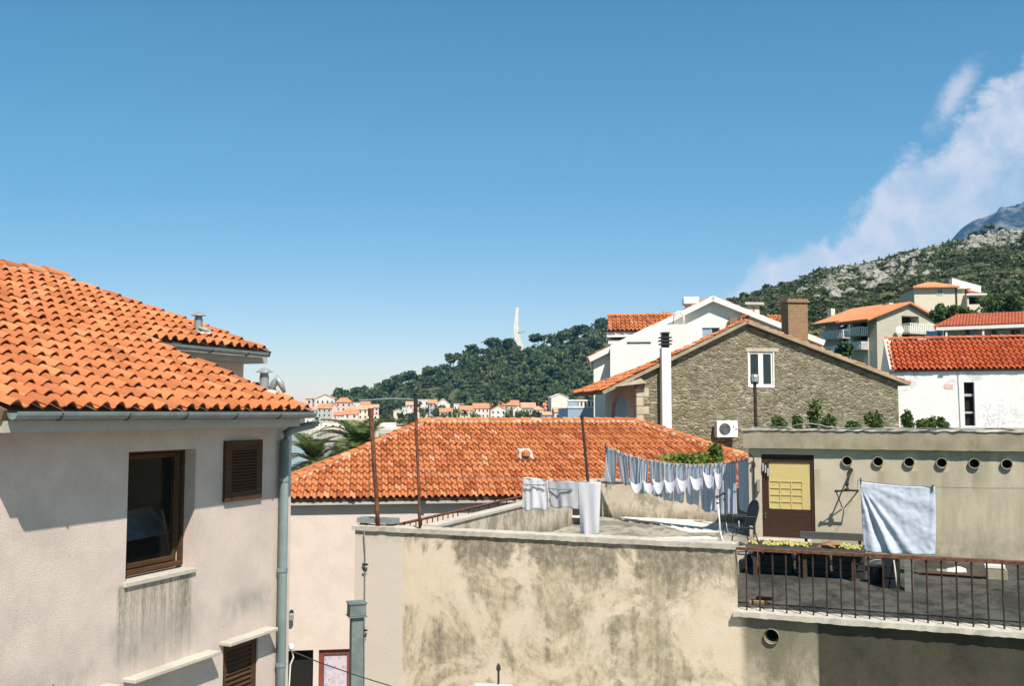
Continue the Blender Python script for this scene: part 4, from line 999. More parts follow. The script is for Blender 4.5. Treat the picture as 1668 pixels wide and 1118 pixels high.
# chair
ch = thing('chair', G.w(G.pz(1200, 886, FL)[0], 21.9, FL), 'black patio chair with rounded mesh back beside the cabin corner', 'chair')
CHF = Frame(14); _c = CHF.loc(atY(1203, 860, 21.4)); cs, ct = _c[0]+.05, _c[1]-.2
zsx = FL+.42
a_, b_ = cs-.27, cs+.20
MB().hexa([CHF.w(a_, ct, zsx-.02), CHF.w(b_, ct, zsx-.04), CHF.w(b_, ct+.46, zsx-.04), CHF.w(a_, ct+.46, zsx-.02)], [CHF.w(a_, ct, zsx+.02), CHF.w(b_, ct, zsx), CHF.w(b_, ct+.46, zsx), CHF.w(a_, ct+.46, zsx+.02)]).build('seat', MT['black'], ch, bevel=.012)
vs = []; nb = 14
loop = []
for k in range(nb+1):
    th0 = math.pi*k/nb; y = .23*math.cos(th0); z = .30+.26*math.sin(th0)**.8; loop.append((ct+.23-y, zsx+z))
loop = [(ct+.02, zsx+.02)]+loop+[(ct+.44, zsx+.02)]
tilt = lambda t, z: CHF.w(b_+.02+(z-zsx)*.28, t, z)
fr_ = [tilt(t, z) for t, z in loop]
bkm = MB(); n_ = len(fr_); bkm.add(fr_+[p+CHF.u*.015 for p in fr_], [tuple(range(n_)), tuple(range(n_, 2*n_))[::-1]]+[(i, (i+1) % n_, n_+(i+1) % n_, n_+i) for i in range(n_)])
bkm.build('backrest', MT['black'], ch)
MB().tube(fr_, .016, 6).build('back_frame', MT['dark_metal'], ch)
for tt in (ct+.0, ct+.46):
    MB().tube([CHF.w(a_, tt, zsx), CHF.w(a_-.06, tt, FL)], .014, 6).build('leg', MT['dark_metal'], ch)
    MB().tube([CHF.w(b_, tt, zsx), CHF.w(b_+.14, tt, FL)], .014, 6).build('leg', MT['dark_metal'], ch)
    MB().tube([CHF.w(a_, tt, zsx), CHF.w(a_-.02, tt, zsx+.22), CHF.w(a_+.08, tt, zsx+.25), CHF.w(b_+.06, tt, zsx+.22)], .014, 6).build('armrest', MT['dark_metal'], ch)
# white stand with dark joints and hose
SY = 20.6
sp_ = lambda x, y, d=0.0: G.w(*G.pt(x, y, SY))+G.v*d
ws = thing('metal_stand', sp_(1173, 884), 'white tubular stand with dark joints beside the black chair', 'stand')
zf = FL
MB().tube([Vector((*sp_(1174, 885).xy, zf)), sp_(1172, 850), sp_(1169, 816)], .017, 8).build('pole', MT['white'], ws, smooth=True)
MB().tube([sp_(1168, 810), sp_(1180, 804)], .018, 6).blob(sp_(1168, 810), .035, n=7, m=4).blob(sp_(1180, 804), .035, n=7, m=4).blob(sp_(1169, 820), .030, n=7, m=4).blob(sp_(1180, 814), .030, n=7, m=4).build('joint', MT['dark_metal'], ws)
MB().tube([sp_(1180, 805), sp_(1181, 840), sp_(1183, 866)], .012, 6).build('rod', MT['dark_metal'], ws)
for (x, y, d) in ((1163, 883, .1), (1184, 881, -.1), (1182, 880, .25)):
    MB().tube([sp_(1173, 866), Vector((*(sp_(x, y, d)).xy, zf+.01))], .013, 6).build('leg', MT['white'], ws)
hs = thing('hose', sp_(1192, 875), 'grey garden hose looped under the black chair', 'hose')
pts = [sp_(1181, 852, .1), sp_(1183, 866, .1), sp_(1190, 874, .1), sp_(1199, 872, .1), sp_(1203, 860, .1), sp_(1202, 850, .1)]
MB().tube(pts, .014, 6).build('hose_run', MT['grey_metal'], hs, smooth=True)

# ================================================================= FLUE, CABLES in the lower left
FY = 15.2
c_ = atY(581, 992, FY); fr2 = Frame(20)
vf = thing('sheet_metal_flue', Vector((c_.x, c_.y, 1)), 'grey green sheet metal flue with boxy cap before the corner', 'flue')
l_ = fr2.loc(c_)
r1_ = .090; MB().box(fr2, l_[0]-r1_, l_[0]+r1_, l_[1]-r1_, l_[1]+r1_, 1.0, c_.z-.05).build('flue_duct', MT['flue'], vf, bevel=.012)
r2_ = .125; MB().box(fr2, l_[0]-r2_, l_[0]+r2_, l_[1]-r2_, l_[1]+r2_, c_.z-.10, c_.z+.08).build('flue_cap', MT['flue'], vf, bevel=.01)
r3_ = .14; MB().box(fr2, l_[0]-r3_, l_[0]+r3_, l_[1]-r3_, l_[1]+r3_, c_.z+.08, c_.z+.10).box(fr2, l_[0]-r3_+.0, l_[0]+r3_, l_[1]-r3_, l_[1]+r3_, c_.z-.115, c_.z-.10).build('cap_rim', MT['flue'], vf, bevel=.004)
ov = thing('overhead_cable', atY(477, 1063, 14.0), 'thin dark cable sagging from the left house towards the lower middle', 'cable')
MB().tube([atY(476, 1062, 13.6), atY(520, 1080, 13.8), atY(580, 1101, 14.1), atY(660, 1126, 14.5), atY(760, 1150, 15.0)], .008, 5).build('cable_run', MT['dark_metal'], ov, smooth=True)
hk_ = thing('cable_anchor', atY(473, 1056, 13.5), 'small white insulator with looped wires at the house corner', 'cable anchor')
MB().blob(atY(474, 1055, 13.5), .045, n=8, m=5).tube([atY(468, 1050, 13.4), atY(476, 1062, 13.6)], .015, 5).build('insulator', MT['white'], hk_)
MB().tube([atY(475, 1060, 13.6), atY(478, 1072, 13.6), atY(473, 1084, 13.6), atY(471, 1118, 13.6), atY(471, 1200, 13.6)], .010, 5).build('wire', MT['white'], hk_)
wfx = thing('wall_lamp', M.w(*M.pt(475, 1000, wt)), 'small dark fixture on the pink wall beside the downpipe', 'wall lamp')
p = M.pt(475, 997, wt); MB().tube([M.w(p[0], wt, p[2]), M.w(p[0], wt-.12, p[2])], .06, 8).build('bracket', MT['dark_metal'], wfx)
MB().lathe(M.w(p[0], wt-.14, p[2]-.22), [(.03, 0), (.08, .02), (.07, .16), (.03, .2)], 10).build('lamp_shade', MT['grey_metal'], wfx)
aw = thing('awning', atY(795, 1125, 14.2), 'white edge of an awning peeping up at the bottom of the picture', 'awning')
A_ = [atY(755, 1122, 14.6), atY(775, 1113, 14.4), atY(832, 1116, 14.0), atY(850, 1124, 13.8)]
MB().hexa([p-Z*.9-G.v*.6 for p in A_], [p for p in A_][:]).build('awning_cloth', MT['sheet_w'], aw)
MB().tube([atY(812, 1116, 14.15), atY(812, 1092, 14.15)], .018, 6).lathe(atY(812, 1094, 14.15), [(.018, 0), (.034, .02), (.026, .08), (.006, .11)], 8).build('finial', MT['dark_metal'], aw)

q_ = G.ps(936, 838, -8.1); wb2 = thing('wall_tap', G.w(-8.1, q_[1], q_[2]), 'small dark box with a white ledge on the left parapet behind the tall towel', 'wall box')
MB().box(G, -8.11, -7.95, q_[1]-.12, q_[1]+.35, q_[2]-.02, q_[2]+.20).build('casing', MT['dark_metal'], wb2)
MB().box(G, -8.11, -7.85, q_[1]-.2, q_[1]+.4, q_[2]-.07, q_[2]-.025).build('ledge', MT['white'], wb2)
# ================================================================= STONE HOUSE
tS = M.loc(atY(1037, 650, 38.5))[1]
sp = lambda x, y, t=None: M.pt(x, y, tS if t is None else t)
st = thing('house', M.w(15, 40, 1), 'old rubble stone house with a broad gable and one white window', 'house')
ap, le, re = sp(1214, 520), sp(978, 636), sp(1480, 622)
cL, cR = sp(1037, 650)[0], sp(1463, 650)[0]
dS = M.ps(986, 660, cL)[1]-tS
zL = le[2]+(ap[2]-le[2])*(cL-le[0])/(ap[0]-le[0]); zRr = re[2]+(ap[2]-re[2])*(re[0]-cR)/(re[0]-ap[0])
wz0, wz1, wx0, wx1 = sp(1240, 629)[2], sp(1240, 574)[2], sp(1220, 600)[0], sp(1259, 600)[0]
up = .24
wm = wall_mb(M.w(0, tS, 0), M.u, -M.v, [(cL, 1), (cR, 1), (cR, zRr-up), (ap[0], ap[2]-up), (cL, zL-up)], [rect(wx0, wx1, wz0, wz1)], .12, .4)
wm.build('wall', MT['stone'], st)
sd = wall_mb(M.w(cL, 0, 0), M.v, -M.u, rect(tS+.42, tS+dS, 1, zL-up-.05), [[(tS+1.2, 8.2)]+[(tS+1.2+(dS-2.2)*(.5-.5*math.cos(math.pi*k/10)), 9.35+1.0*math.sin(math.pi*k/10)) for k in range(11)]+[(tS+dS-1.0, 8.2)]], .2, .35)
tag(sd.build('wall', stucco('shaded side render', (.50, .44, .36), .15, .5, gf=.5, frame=8.5), st), 'side wall with a blue grey arched opening')
MB().box(M, cL+.16, cL+.2, tS+1.1, tS+dS-.9, 8.1, 10.5).build('arched_window', MT['blue_wall'], st)
MB().box(M, cR-.4, cR, tS+.42, tS+dS+2.5, 1, zRr-up-.1).box(M, cL+.36, cR-.4, tS+dS-.4, tS+dS, 1, zL-.5).build('wall', MT['stone'], st)
# roof: rubble verge band, tiles
vg = .22; dR = dS+.3
for (P, Q_, nm) in ((le, ap, 'l'), (ap, re, 'r')):
    d = M.w(Q_[0], 0, Q_[2])-M.w(P[0], 0, P[2]); nn = d.cross(M.v).normalized()
    if nn.z < 0: nn = -nn
    pts = [M.w(P[0], tS-vg, P[2]), M.w(Q_[0], tS-vg, Q_[2]), M.w(Q_[0], tS+.05, Q_[2]), M.w(P[0], tS+.05, P[2])]
    MB().slab([p-nn*.05 for p in pts], nn, .13).build('verge_slab', MT['concrete'], st)
    pts = [M.w(P[0], tS+.06, P[2]), M.w(Q_[0], tS+.06, Q_[2]), M.w(Q_[0], tS+(.3 if nm == 'l' else dR), Q_[2]), M.w(P[0]+(Q_[0]-P[0])*(.6 if nm == 'l' else .4), tS+.45, P[2]+(Q_[2]-P[2])*(.6 if nm == 'l' else .4)), M.w(P[0], tS+(dR if nm == 'l' else .3), P[2])]
    MB().slab([p-nn*.06 for p in pts], nn, .12).build('roof_deck', MT['deck'], st)
    O = M.w(P[0], tS-vg, P[2]) if nm == 'l' else M.w(Q_[0], tS-vg, Q_[2])-nn*.07
    ubx = d.normalized() if nm == 'l' else -d.normalized()
    tile_roof(O-nn*.03, M.v, ubx, [(0, 0), (dR+vg, 0), (vg+1.5, d.length*.36), (vg+.35, d.length*.6), (vg+.2, d.length), (0, d.length)], .20, .36, MT['tile_mid'], st, h=.06, seed=51 if nm == 'l' else 52, deck=False, jit=1.8, name='roof')
ridge_tiles(M.w(ap[0], tS-vg, ap[2]+.03), M.w(ap[0], tS+.5, ap[2]+.03), .12, MT['tile_mid'], st)
# concrete corbel at the left eave
c0 = sp(1000, 640); MB().hexa([M.w(le[0]+.55, tS-.28, zL-.55), M.w(cL+.35, tS-.28, zL-.42), M.w(cL+.35, tS-.01, zL-.42), M.w(le[0]+.55, tS-.01, zL-.55)], [M.w(le[0]+.55, tS-.28, le[2]+.13), M.w(cL+.1, tS-.28, zL-.24), M.w(cL+.1, tS-.01, zL-.24), M.w(le[0]+.55, tS-.01, le[2]+.13)]).build('eave_corbel', MT['quoin'], st)
qm = MB(); z = 6.9; k = 0; rnd = random.Random(2)
while z < zL-.75:
    hgt = rnd.uniform(.28, .42); wd = .50 if k % 2 else .28
    qm.box(M, cL-.012, cL+wd, tS-.014, tS+.3, z, z+hgt-.02); z += hgt; k += 1
qm.build('quoins', MT['quoin'], st, bevel=.02)
qm = MB(); z = 6.9; k = 0
while z < zRr-.6:
    hgt = rnd.uniform(.3, .45); wd = .55 if k % 2 else .30
    qm.box(M, cR-wd, cR+.012, tS-.012, tS+.3, z, z+hgt-.02); z += hgt; k += 1
qm.build('quoins', MT['stone'], st, bevel=.02)
MB().box(M, wx0-.12, wx1+.25, tS-.02, tS+.1, wz1+.02, wz1+.17).build('lintel', MT['quoin'], st)
w_ = bars(MB(), Frame(8.5), 0, 0, 0, 0, 0, 0, 0) if False else MB()
fw = .07; xm = (wx0+wx1)/2
w_.box(M, wx0, wx0+fw, tS+.03, tS+.09, wz0, wz1).box(M, wx1-fw, wx1, tS+.03, tS+.09, wz0, wz1).box(M, wx0+fw, wx1-fw, tS+.03, tS+.09, wz1-fw, wz1).box(M, wx0+fw, wx1-fw, tS+.03, tS+.09, wz0, wz0+fw).box(M, xm-.10, xm+.10, tS+.025, tS+.085, wz0+fw, wz1-fw)
w_.box(M, wx0-.05, wx0-.001, tS-.02, tS+.05, wz0-.05, wz1).box(M, wx1+.001, wx1+.05, tS-.02, tS+.05, wz0-.05, wz1).box(M, wx0, wx1, tS-.03, tS+.05, wz0-.07, wz0-.002)
wo = w_.build('window', MT['white'], st); tag(wo, 'white two leaf window')
MB().box(M, wx0+fw, wx1-fw, tS+.06, tS+.065, wz0+fw, wz1-fw).build('pane', MT['glass'], wo)
# white flue up the wall
fx0, fx1 = sp(1075, 600)[0], sp(1090, 600)[0]; fz1 = sp(1082, 568)[2]; tq = tS-.42
MB().box(M, fx0-.05, fx1-.05, tq, tq+.3, 5, fz1).build('flue_pipe', MT['white'], st, bevel=.02)
m = MB(); xm2 = (fx0+fx1)/2-.05; zc = fz1
m.box(M, xm2-.13, xm2+.13, tq+.03, tq+.27, zc, zc+.62)
for k, (hw, z) in enumerate(((.21, .12), (.23, .25), (.21, .38), (.14, .56))): m.box(M, xm2-hw, xm2+hw, tq-.06, tq+.36, zc+z, zc+z+.055)
m.build('flue_cowl', MT['dark_metal'], st)
# brick chimney
tC = tS+1.3; x0, x1 = M.pt(1284, 520, tC)[0], M.pt(1316, 520, tC)[0]; z0, z1 = M.pt(1300, 565, tC)[2], M.pt(1300, 491, tC)[2]
cho = MB().box(M, x0, x1, tC, tC+.7, z0, z1-.06).build('chimney', MT['brick'], st, bevel=.012)
MB().box(M, x0-.07, x1+.07, tC-.07, tC+.77, z1-.06, z1+.02).box(M, x0-.03, x1+.03, tC-.03, tC+.73, z1+.02, z1+.10).build('chimney_cap', MT['brick'], cho, bevel=.02)
# AC unit
ac = thing('air_conditioner', M.w(sp(1184, 700)[0], tS-.2, sp(1184, 712)[2]), 'white air conditioning unit mounted on the stone wall', 'air conditioner')
tA = tS-.48; ax0, ax1, az0, az1 = M.pt(1168, 700, tA)[0], M.pt(1202, 700, tA)[0], M.pt(1184, 713, tA)[2], M.pt(1184, 686, tA)[2]
MB().box(M, ax0, ax1, tA, tA+.32, az0, az1).build('casing', MT['white'], ac, bevel=.02)
xc, zc = ax0+.32, (az0+az1)/2
m = MB()
for rr_ in (.22, .17, .12, .07):
    m.tube([M.w(xc+rr_*math.cos(2*math.pi*k/20), tA-.012, zc+rr_*math.sin(2*math.pi*k/20)) for k in range(21)], .008, 4)
for k in range(8): a = math.pi*k/4; m.tube([M.w(xc, tA-.012, zc), M.w(xc+.22*math.cos(a), tA-.012, zc+.22*math.sin(a))], .005, 4)
m.build('grille', MT['grey_metal'], ac)
MB().tube([M.w(xc, tA+.001, zc), M.w(xc, tA-.006, zc)], .235, 24).build('fan', MT['dark_metal'], ac)
MB().box(M, ax0+.08, ax0+.12, tA+.03, tS-.005, az0-.045, az0-.005).box(M, ax1-.12, ax1-.08, tA+.03, tS-.005, az0-.045, az0-.005).build('wall_mount', MT['grey_metal'], ac)
m = MB().box(M, ax1-.20, ax1-.14, tA-.006, tA-.001, az1-.26, az1-.20); m.build('badge', plain('red badge', (.5, .05, .04), .5), ac)
MB().box(M, ax1-.10, ax1-.05, tA-.006, tA-.001, az1-.36, az1-.28).build('badge', plain('blue badge', (.06, .1, .4), .5), ac)

def roof_px(fr, px0, py0, Y0, m_, poly, mat, parent, w=.2, L=.36, name='roof', seed=1, flip=False, tiles=True):
    """sloping face rising away from the viewer through the eave point; outline given in picture points"""
    P0 = atY(px0, py0, Y0); n = (-fr.v*m_+Z).normalized(); ub = (fr.v+Z*m_).normalized()
    P = [onplane(x, y, P0, n) for x, y in poly]
    if tiles: return tile_roof(P0, fr.u, ub, [((p-P0).dot(fr.u), (p-P0).dot(ub)) for p in P], w, L, mat, parent, h=w*.3, seed=seed, deckmat=MT['deck'], name=name), P
    return MB().slab(P, n, .15).build(name, mat, parent), P

# ================================================================= WHITE GABLED HOUSE behind
WF = Frame(-5)
tW = WF.loc(atY(1060, 600, 46))[1]; wp = lambda x, y, t=None: WF.pt(x, y, tW if t is None else t)
wh = thing('house', WF.w(16, 50, 1), 'tall white gabled house rising behind the rubble stone house', 'house')
q_ = [wp(967, 700), wp(967, 588), wp(1160, 491), wp(1340, 563), wp(1340, 700)]
wn = [wp(1144, 553), wp(1172, 534)]
wl_ = wall_mb(WF.w(0, tW, 0), WF.u, -WF.v, [(q_[0][0], 1), (q_[4][0], 1), (q_[3][0], q_[3][2]), (q_[2][0], q_[2][2]), (q_[1][0], q_[1][2])], [rect(wn[0][0], wn[1][0], wn[0][2]-.6, wn[1][2])], .15, .4)
wl_.box(WF, q_[0][0], q_[0][0]+.4, tW+.4, tW+9, 1, q_[1][2]-.1).box(WF, q_[4][0]-.4, q_[4][0], tW+.4, tW+9, 1, q_[3][2]-.1)
wl_.build('wall', MT['white_house'], wh)
wo = MB().box(WF, wn[0][0], wn[0][0]+.35, tW+.06, tW+.1, wn[0][2]-.6, wn[1][2]).box(WF, (wn[0][0]+wn[1][0])/2-.06, (wn[0][0]+wn[1][0])/2+.06, tW+.05, tW+.1, wn[0][2]-.6, wn[1][2]).build('window', MT['blue_wall'], wh)
MB().box(WF, wn[0][0]+.02, wn[1][0], tW+.12, tW+.14, wn[0][2]-.6, wn[1][2]).build('pane', MT['glass'], wo)
A_, B_, C_ = wp(958, 583), wp(1160, 483), wp(1342, 556)
for (P, Q_) in ((A_, B_), (B_, C_)):
    d = WF.w(Q_[0], 0, Q_[2])-WF.w(P[0], 0, P[2]); nn = d.cross(WF.v).normalized(); nn = nn if nn.z > 0 else -nn
    pts = [WF.w(P[0], tW-.35, P[2]), WF.w(Q_[0], tW-.35, Q_[2]), WF.w(Q_[0], tW+9, Q_[2]), WF.w(P[0], tW+9, P[2])]
    MB().slab(pts, nn, .24).build('roof_slab', MT['white_house'], wh)
    O = WF.w(P[0], tW-.15, P[2]) if P is A_ else WF.w(Q_[0], tW-.15, Q_[2])
    tile_roof(O-nn*.035, WF.v, d.normalized()*(1 if P is A_ else -1), [(0, 0), (9, 0), (9, d.length), (0, d.length)], .26, .42, MT['tile_mid'], wh, h=.06, seed=61, deck=False)
tp2 = tW-1.6
pv = [WF.pt(x, y, tp2) for x, y in ((994, 700), (994, 563), (1060, 530), (1126, 528), (1126, 700))]; pv[0] = (pv[0][0], 0, 1); pv[4] = (pv[4][0], 0, 1)
vsl = (WF.pt(1021, 561, tp2), WF.pt(1060, 557, tp2))
wall_mb(WF.w(0, tp2, 0), WF.u, -WF.v, [(p[0], p[2]) for p in pv], [rect(vsl[0][0], vsl[1][0], vsl[0][2], vsl[1][2])], .2, 1.55).build('annexe', MT['white_house'], wh)
MB().box(WF, vsl[0][0], vsl[1][0], tp2+.19, tp2+.21, vsl[0][2], vsl[1][2]).build('vent_slot', MT['far_grey'], wh)
tq = tW+.9; cx0, cx1 = WF.pt(1117, 500, tq)[0], WF.pt(1131, 500, tq)[0]
co_ = MB().box(WF, cx0, cx1, tq, tq+.5, 12, WF.pt(1124, 496, tq)[2]).build('chimney', MT['far_grey'], wh)
MB().box(WF, cx0-.12, cx1+.22, tq-.15, tq+.65, WF.pt(1124, 496, tq)[2], WF.pt(1124, 484, tq)[2]).build('chimney_cap', MT['white'], co_, bevel=.05)
MB().tube([WF.w(*WF.pt(x, y, tp2+.3)) for x, y in ((1096, 528), (1098, 516), (1103, 509), (1109, 508), (1113, 514), (1114, 529))], .055, 8).build('bent_pipe', MT['white'], wh, smooth=True)
bx_ = WF.pt(1181, 534, tW+1.2); bx2 = WF.pt(1193, 523, tW+1.2); MB().box(WF, bx_[0], bx2[0], tW-.5, tW-.1, bx_[2]-.6, bx2[2]).build('brick_stack', MT['brick'], wh)
# pink house with tiled roof behind its left
ph = thing('house', atY(1040, 600, 55), 'pink house with white cornice and orange roof behind the white gable', 'house')
PF = Frame(-5)
o, P = roof_px(PF, 990, 538, 54, .55, [(990, 538), (1092, 538), (1092, 511), (990, 515)], MT['tile_mid'], ph, .24, .42, seed=71)
eave = PF.loc(atY(990, 538, 54))
MB().box(PF, eave[0]+.1, eave[0]+4.2, eave[1]+.35, eave[1]+5, 1, eave[2]-.5).build('wall', MT['pink'], ph)
MB().box(PF, eave[0]-.05, eave[0]+4.3, eave[1]+.05, eave[1]+5.1, eave[2]-.38, eave[2]-.12).box(PF, eave[0]+.03, eave[0]+4.25, eave[1]+.2, eave[1]+5.05, eave[2]-.75, eave[2]-.55).build('cornice', MT['white'], ph)
rr0 = PF.loc(P[3]); MB().slab([PF.w(rr0[0], rr0[1], rr0[2]), PF.w(rr0[0]+4.4, rr0[1], rr0[2]), PF.w(rr0[0]+4.4, rr0[1]+2.5, rr0[2]-1.4), PF.w(rr0[0], rr0[1]+2.5, rr0[2]-1.4)], PF.v*.55+Z, .1).build('roof_slope', MT['tile_far'], ph)
ridge_tiles(P[3], P[3]+PF.u*4.4, .14, MT['tile_mid'], ph)
# blue balcony house
bh = thing('house', atY(945, 690, 62), 'blue painted house front with white balustrade left of the white gable', 'house')
YB = 60; fl_ = Frame(4); bb = lambda x, y: fl_.loc(atY(x, y, YB)); a = bb(925, 665); c = bb(975, 665)
MB().box(fl_, a[0], c[0], a[1], a[1]+5, 1, a[2]).build('wall', MT['blue_wall'], bh)
bal = MB(); zt_ = bb(925, 651.5)[2]
bal.box(fl_, a[0], c[0], a[1]-.02, a[1]+.14, zt_-.09, zt_).box(fl_, a[0]-.02, c[0], a[1]-.05, a[1]+.2, a[2]+.002, a[2]+.08)
x = bb(943, 660)[0]
while x < c[0]: bal.box(fl_, x, x+.10, a[1]+.02, a[1]+.12, a[2]+.08, zt_-.09); x += .24
bal.build('balustrade', MT['white'], bh)
MB().box(fl_, a[0], bb(941.5, 660)[0], a[1]+.01, a[1]+.12, a[2]+.08, zt_-.09).build('parapet_panel', MT['blue_wall'], bh)
# small roof structure and orange roof right behind the gable
sm = thing('roof_hut', atY(1229, 515, 58), 'small beige roof hut with flat slab behind the white gable', 'hut')
a = M.loc(atY(1216, 512, 58)); c = M.loc(atY(1241, 497, 58))
MB().box(M, a[0]+.1, c[0]-.1, a[1], a[1]+2, a[2]-8, c[2]).build('wall', MT['cream'], sm)
MB().box(M, a[0]-.15, c[0]+.12, a[1]-.2, a[1]+2.2, c[2]+.003, c[2]+.16).build('roof', MT['concrete_lt'], sm)
MB().box(M, a[0]+.4, a[0]+.5, a[1]-.03, a[1]+.0, a[2]-.3, c[2]-.1).build('corner_post', MT['brick'], sm)
ob = thing('house', atY(1265, 540, 62), 'house with a scrap of orange roof left of the brick chimney', 'house')
o, P = roof_px(M, 1250, 529, 62, .5, [(1240, 530), (1300, 530), (1300, 516), (1250, 516)], MT['tile_mid'], ob, .26, .45, seed=72)
a = M.loc(P[0]); MB().box(M, a[0]+.3, a[0]+2.6, a[1]+.3, a[1]+4, 2, a[2]-.12).build('wall', MT['white_house'], ob)

# ================================================================= RIGHT WHITE HOUSE
tR = RF.loc(atY(1462, 650, 45))[1]; rp = lambda x, y, t=None: RF.pt(x, y, tR if t is None else t)
rh = thing('house', RF.w(14, 48, 1), 'long peeling white house with bright red orange roof at the right edge', 'house')
e0 = rp(1450, 604); e1 = rp(1450, 604)[2]
eave_z = rp(1560, 602)[2]; x_l = rp(1452, 620)[0]; x_r = x_l+16
wnd = (rp(1572, 690)[0], rp(1589, 690)[0], rp(1580, 694)[2], rp(1580, 623)[2])
mR = .62; ridge_t = 3.35; zrd = None
P0 = RF.w(x_l, tR-.12, eave_z); nR = (-RF.v*mR+Z).normalized(); ubr = (RF.v+Z*mR).normalized()
tL_ = onplane(1417, 555, P0, nR); lenr = (tL_-P0).dot(ubr); pr = lenr*math.cos(math.atan(mR)); hr = pr*mR
tile_roof(P0, RF.u, ubr, [(.0, 0), (16, 0), (16, lenr), (0, lenr)], .235, .40, MT['tile_red'], rh, h=.085, seed=81, deckmat=MT['deck'], jit=.6)
tr2 = tR-.12+pr; zr2 = eave_z+hr
wm = wall_mb(RF.w(0, tR, 0), RF.u, -RF.v, rect(x_l+.02, x_r, 1, eave_z-.08), [rect(*wnd)], .3, .4)
wm.build('wall', MT['peel'], rh)
MB().box(RF, wnd[0], wnd[1], tR+.28, tR+.32, wnd[2], wnd[3]).build('window', MT['dark'], rh)
MB().box(RF, wnd[0]+.02, wnd[1]-.02, tR+.15, tR+.2, rp(1580, 646)[2], rp(1580, 642)[2]).box(RF, wnd[0]+.02, wnd[1]-.02, tR+.15, tR+.2, rp(1580, 674)[2], rp(1580, 671)[2]).build('shelf', MT['far_grey'], rh)
gz = [(tR+.42, 1), (tr2*2-tR, 1), (tr2*2-tR, eave_z), (tr2, zr2+.05), (tR+.42, eave_z+.15)]
gw = wall_mb(RF.w(x_l, 0, 0), RF.v, -RF.u, gz, [], .1, .3); gw.build('wall', MT['white_house'], rh)
MB().slab([RF.w(x_l-.08, tR-.2, eave_z+.02), RF.w(x_l-.08, tr2, zr2+.15), RF.w(x_l+.14, tr2, zr2+.15), RF.w(x_l+.14, tR-.2, eave_z+.02)], nR, .12).build('verge', MT['concrete_lt'], rh)
MB().slab([RF.w(x_l, tr2, zr2), RF.w(x_r, tr2, zr2), RF.w(x_r, tr2+pr, eave_z), RF.w(x_l, tr2+pr, eave_z)], RF.v*mR+Z, .1).build('roof_slope', MT['tile_red'], rh)
ridge_tiles(RF.w(x_l, tr2, zr2+.03), RF.w(x_r, tr2, zr2+.03), .13, MT['tile_red'], rh)
a = rp(1538, 634); c = rp(1552, 626); MB().box(RF, a[0], c[0], tR-.012, tR-.0, a[2], c[2]).build('wall_plate', MT['pink'], rh)
a = rp(1560, 604); MB().tube([RF.w(a[0], tR-.03, eave_z-.1), RF.w(a[0]+.03, tR-.03, 9.2), RF.w(a[0]+.02, tR-.03, 6)], .012, 5).build('wall_cable', MT['grey_metal'], rh)

# ================================================================= HILL HOUSES
HB = Frame(24); tB = HB.loc(atY(1428, 520, 115))[1]; hb = lambda x, y, t=None: HB.pt(x, y, tB if t is None else t)
h1 = thing('house', atY(1475, 548, 118), 'beige gabled apartment house with balconies and white awnings on the slope', 'apartment house')
g = [hb(x, y) for x, y in ((1428, 575), (1428, 513), (1478, 494), (1526, 520), (1516, 575))]
op = (hb(1469, 530)[0], hb(1497, 530)[0], hb(1480, 530)[2], hb(1480, 515)[2]); op2 = (hb(1469, 550)[0], hb(1510, 550)[0], hb(1480, 552)[2], hb(1480, 545)[2])
mt_b = MT['cream']
beige = stucco('beige render', (.50, .46, .36), .06, .2, gf=.2, fine=12, frame=24)
wall_mb(HB.w(0, tB, 0), HB.u, -HB.v, [(g[0][0], 8), (g[4][0], 8), (g[3][0]-.5, g[3][2]-.3), (g[2][0], g[2][2]-.1), (g[1][0], g[1][2])], [rect(*op), rect(*op2)], 1.0, 1.3).build('wall', beige, h1)
MB().box(HB, op[0]-.5, op[1]+.5, tB+1.31, tB+1.4, op2[2]-.5, op[3]+.5).build('balcony_recess', MT['dark'], h1)
bk1 = HB.ps(1384, 520, g[0][0])[1]
z_b = lambda y: hb(1428, y)[2]
wall_mb(HB.w(g[0][0], 0, 0), HB.v, -HB.u, rect(tB+1.31, bk1, 8, z_b(513)-.1), [rect(tB+1.4, bk1-.6, z_b(531), z_b(516)), rect(tB+1.4, bk1-.6, z_b(553), z_b(543))], 1.2, 1.3).build('wall', beige, h1)
MB().box(HB, g[0][0]+1.35, g[0][0]+1.45, tB+1.4, bk1, 9, z_b(514)).build('balcony_recess', MT['dark'], h1)
# balconies
def balcony(fr, s0, s1, t0, t1, z0, z1, par, n=12, mat=None):
    o = MB().box(fr, s0, s1, t0, t1, z0-.22, z0).build('balcony_slab', MT['concrete_lt'], par)
    m = MB().box(fr, s0, s1, t0, t0+.06, z1-.08, z1).box(fr, s0, s0+.06, t0+.06, t1, z1-.08, z1)
    for k in range(n): x = s0+(s1-s0)*(k+.3)/n; m.box(fr, x, x+(s1-s0)/n*.5, t0+.01, t0+.05, z0, z1-.08)
    nk = max(3, int(n*(t1-t0)/(s1-s0)))
    for k in range(nk): y = t0+.1+(t1-t0-.1)*(k+.3)/nk; m.box(fr, s0+.01, s0+.05, y, y+(t1-t0)/nk*.5, z0, z1-.08)
    m.build('balustrade', mat or MT['white'], o); return o
balcony(HB, op[0]+.1, hb(1512, 540)[0], tB-1.1, tB-.01, op[2]-.9, op[2]+.15, h1, 14)
balcony(HB, g[0][0]-1.2, g[0][0]-.01, tB+1.2, bk1-.3, z_b(543), z_b(531.5), h1, 4)
balcony(HB, g[0][0]-1.2, g[0][0]-.01, tB+1.2, bk1-.3, z_b(566), z_b(556), h1, 4)
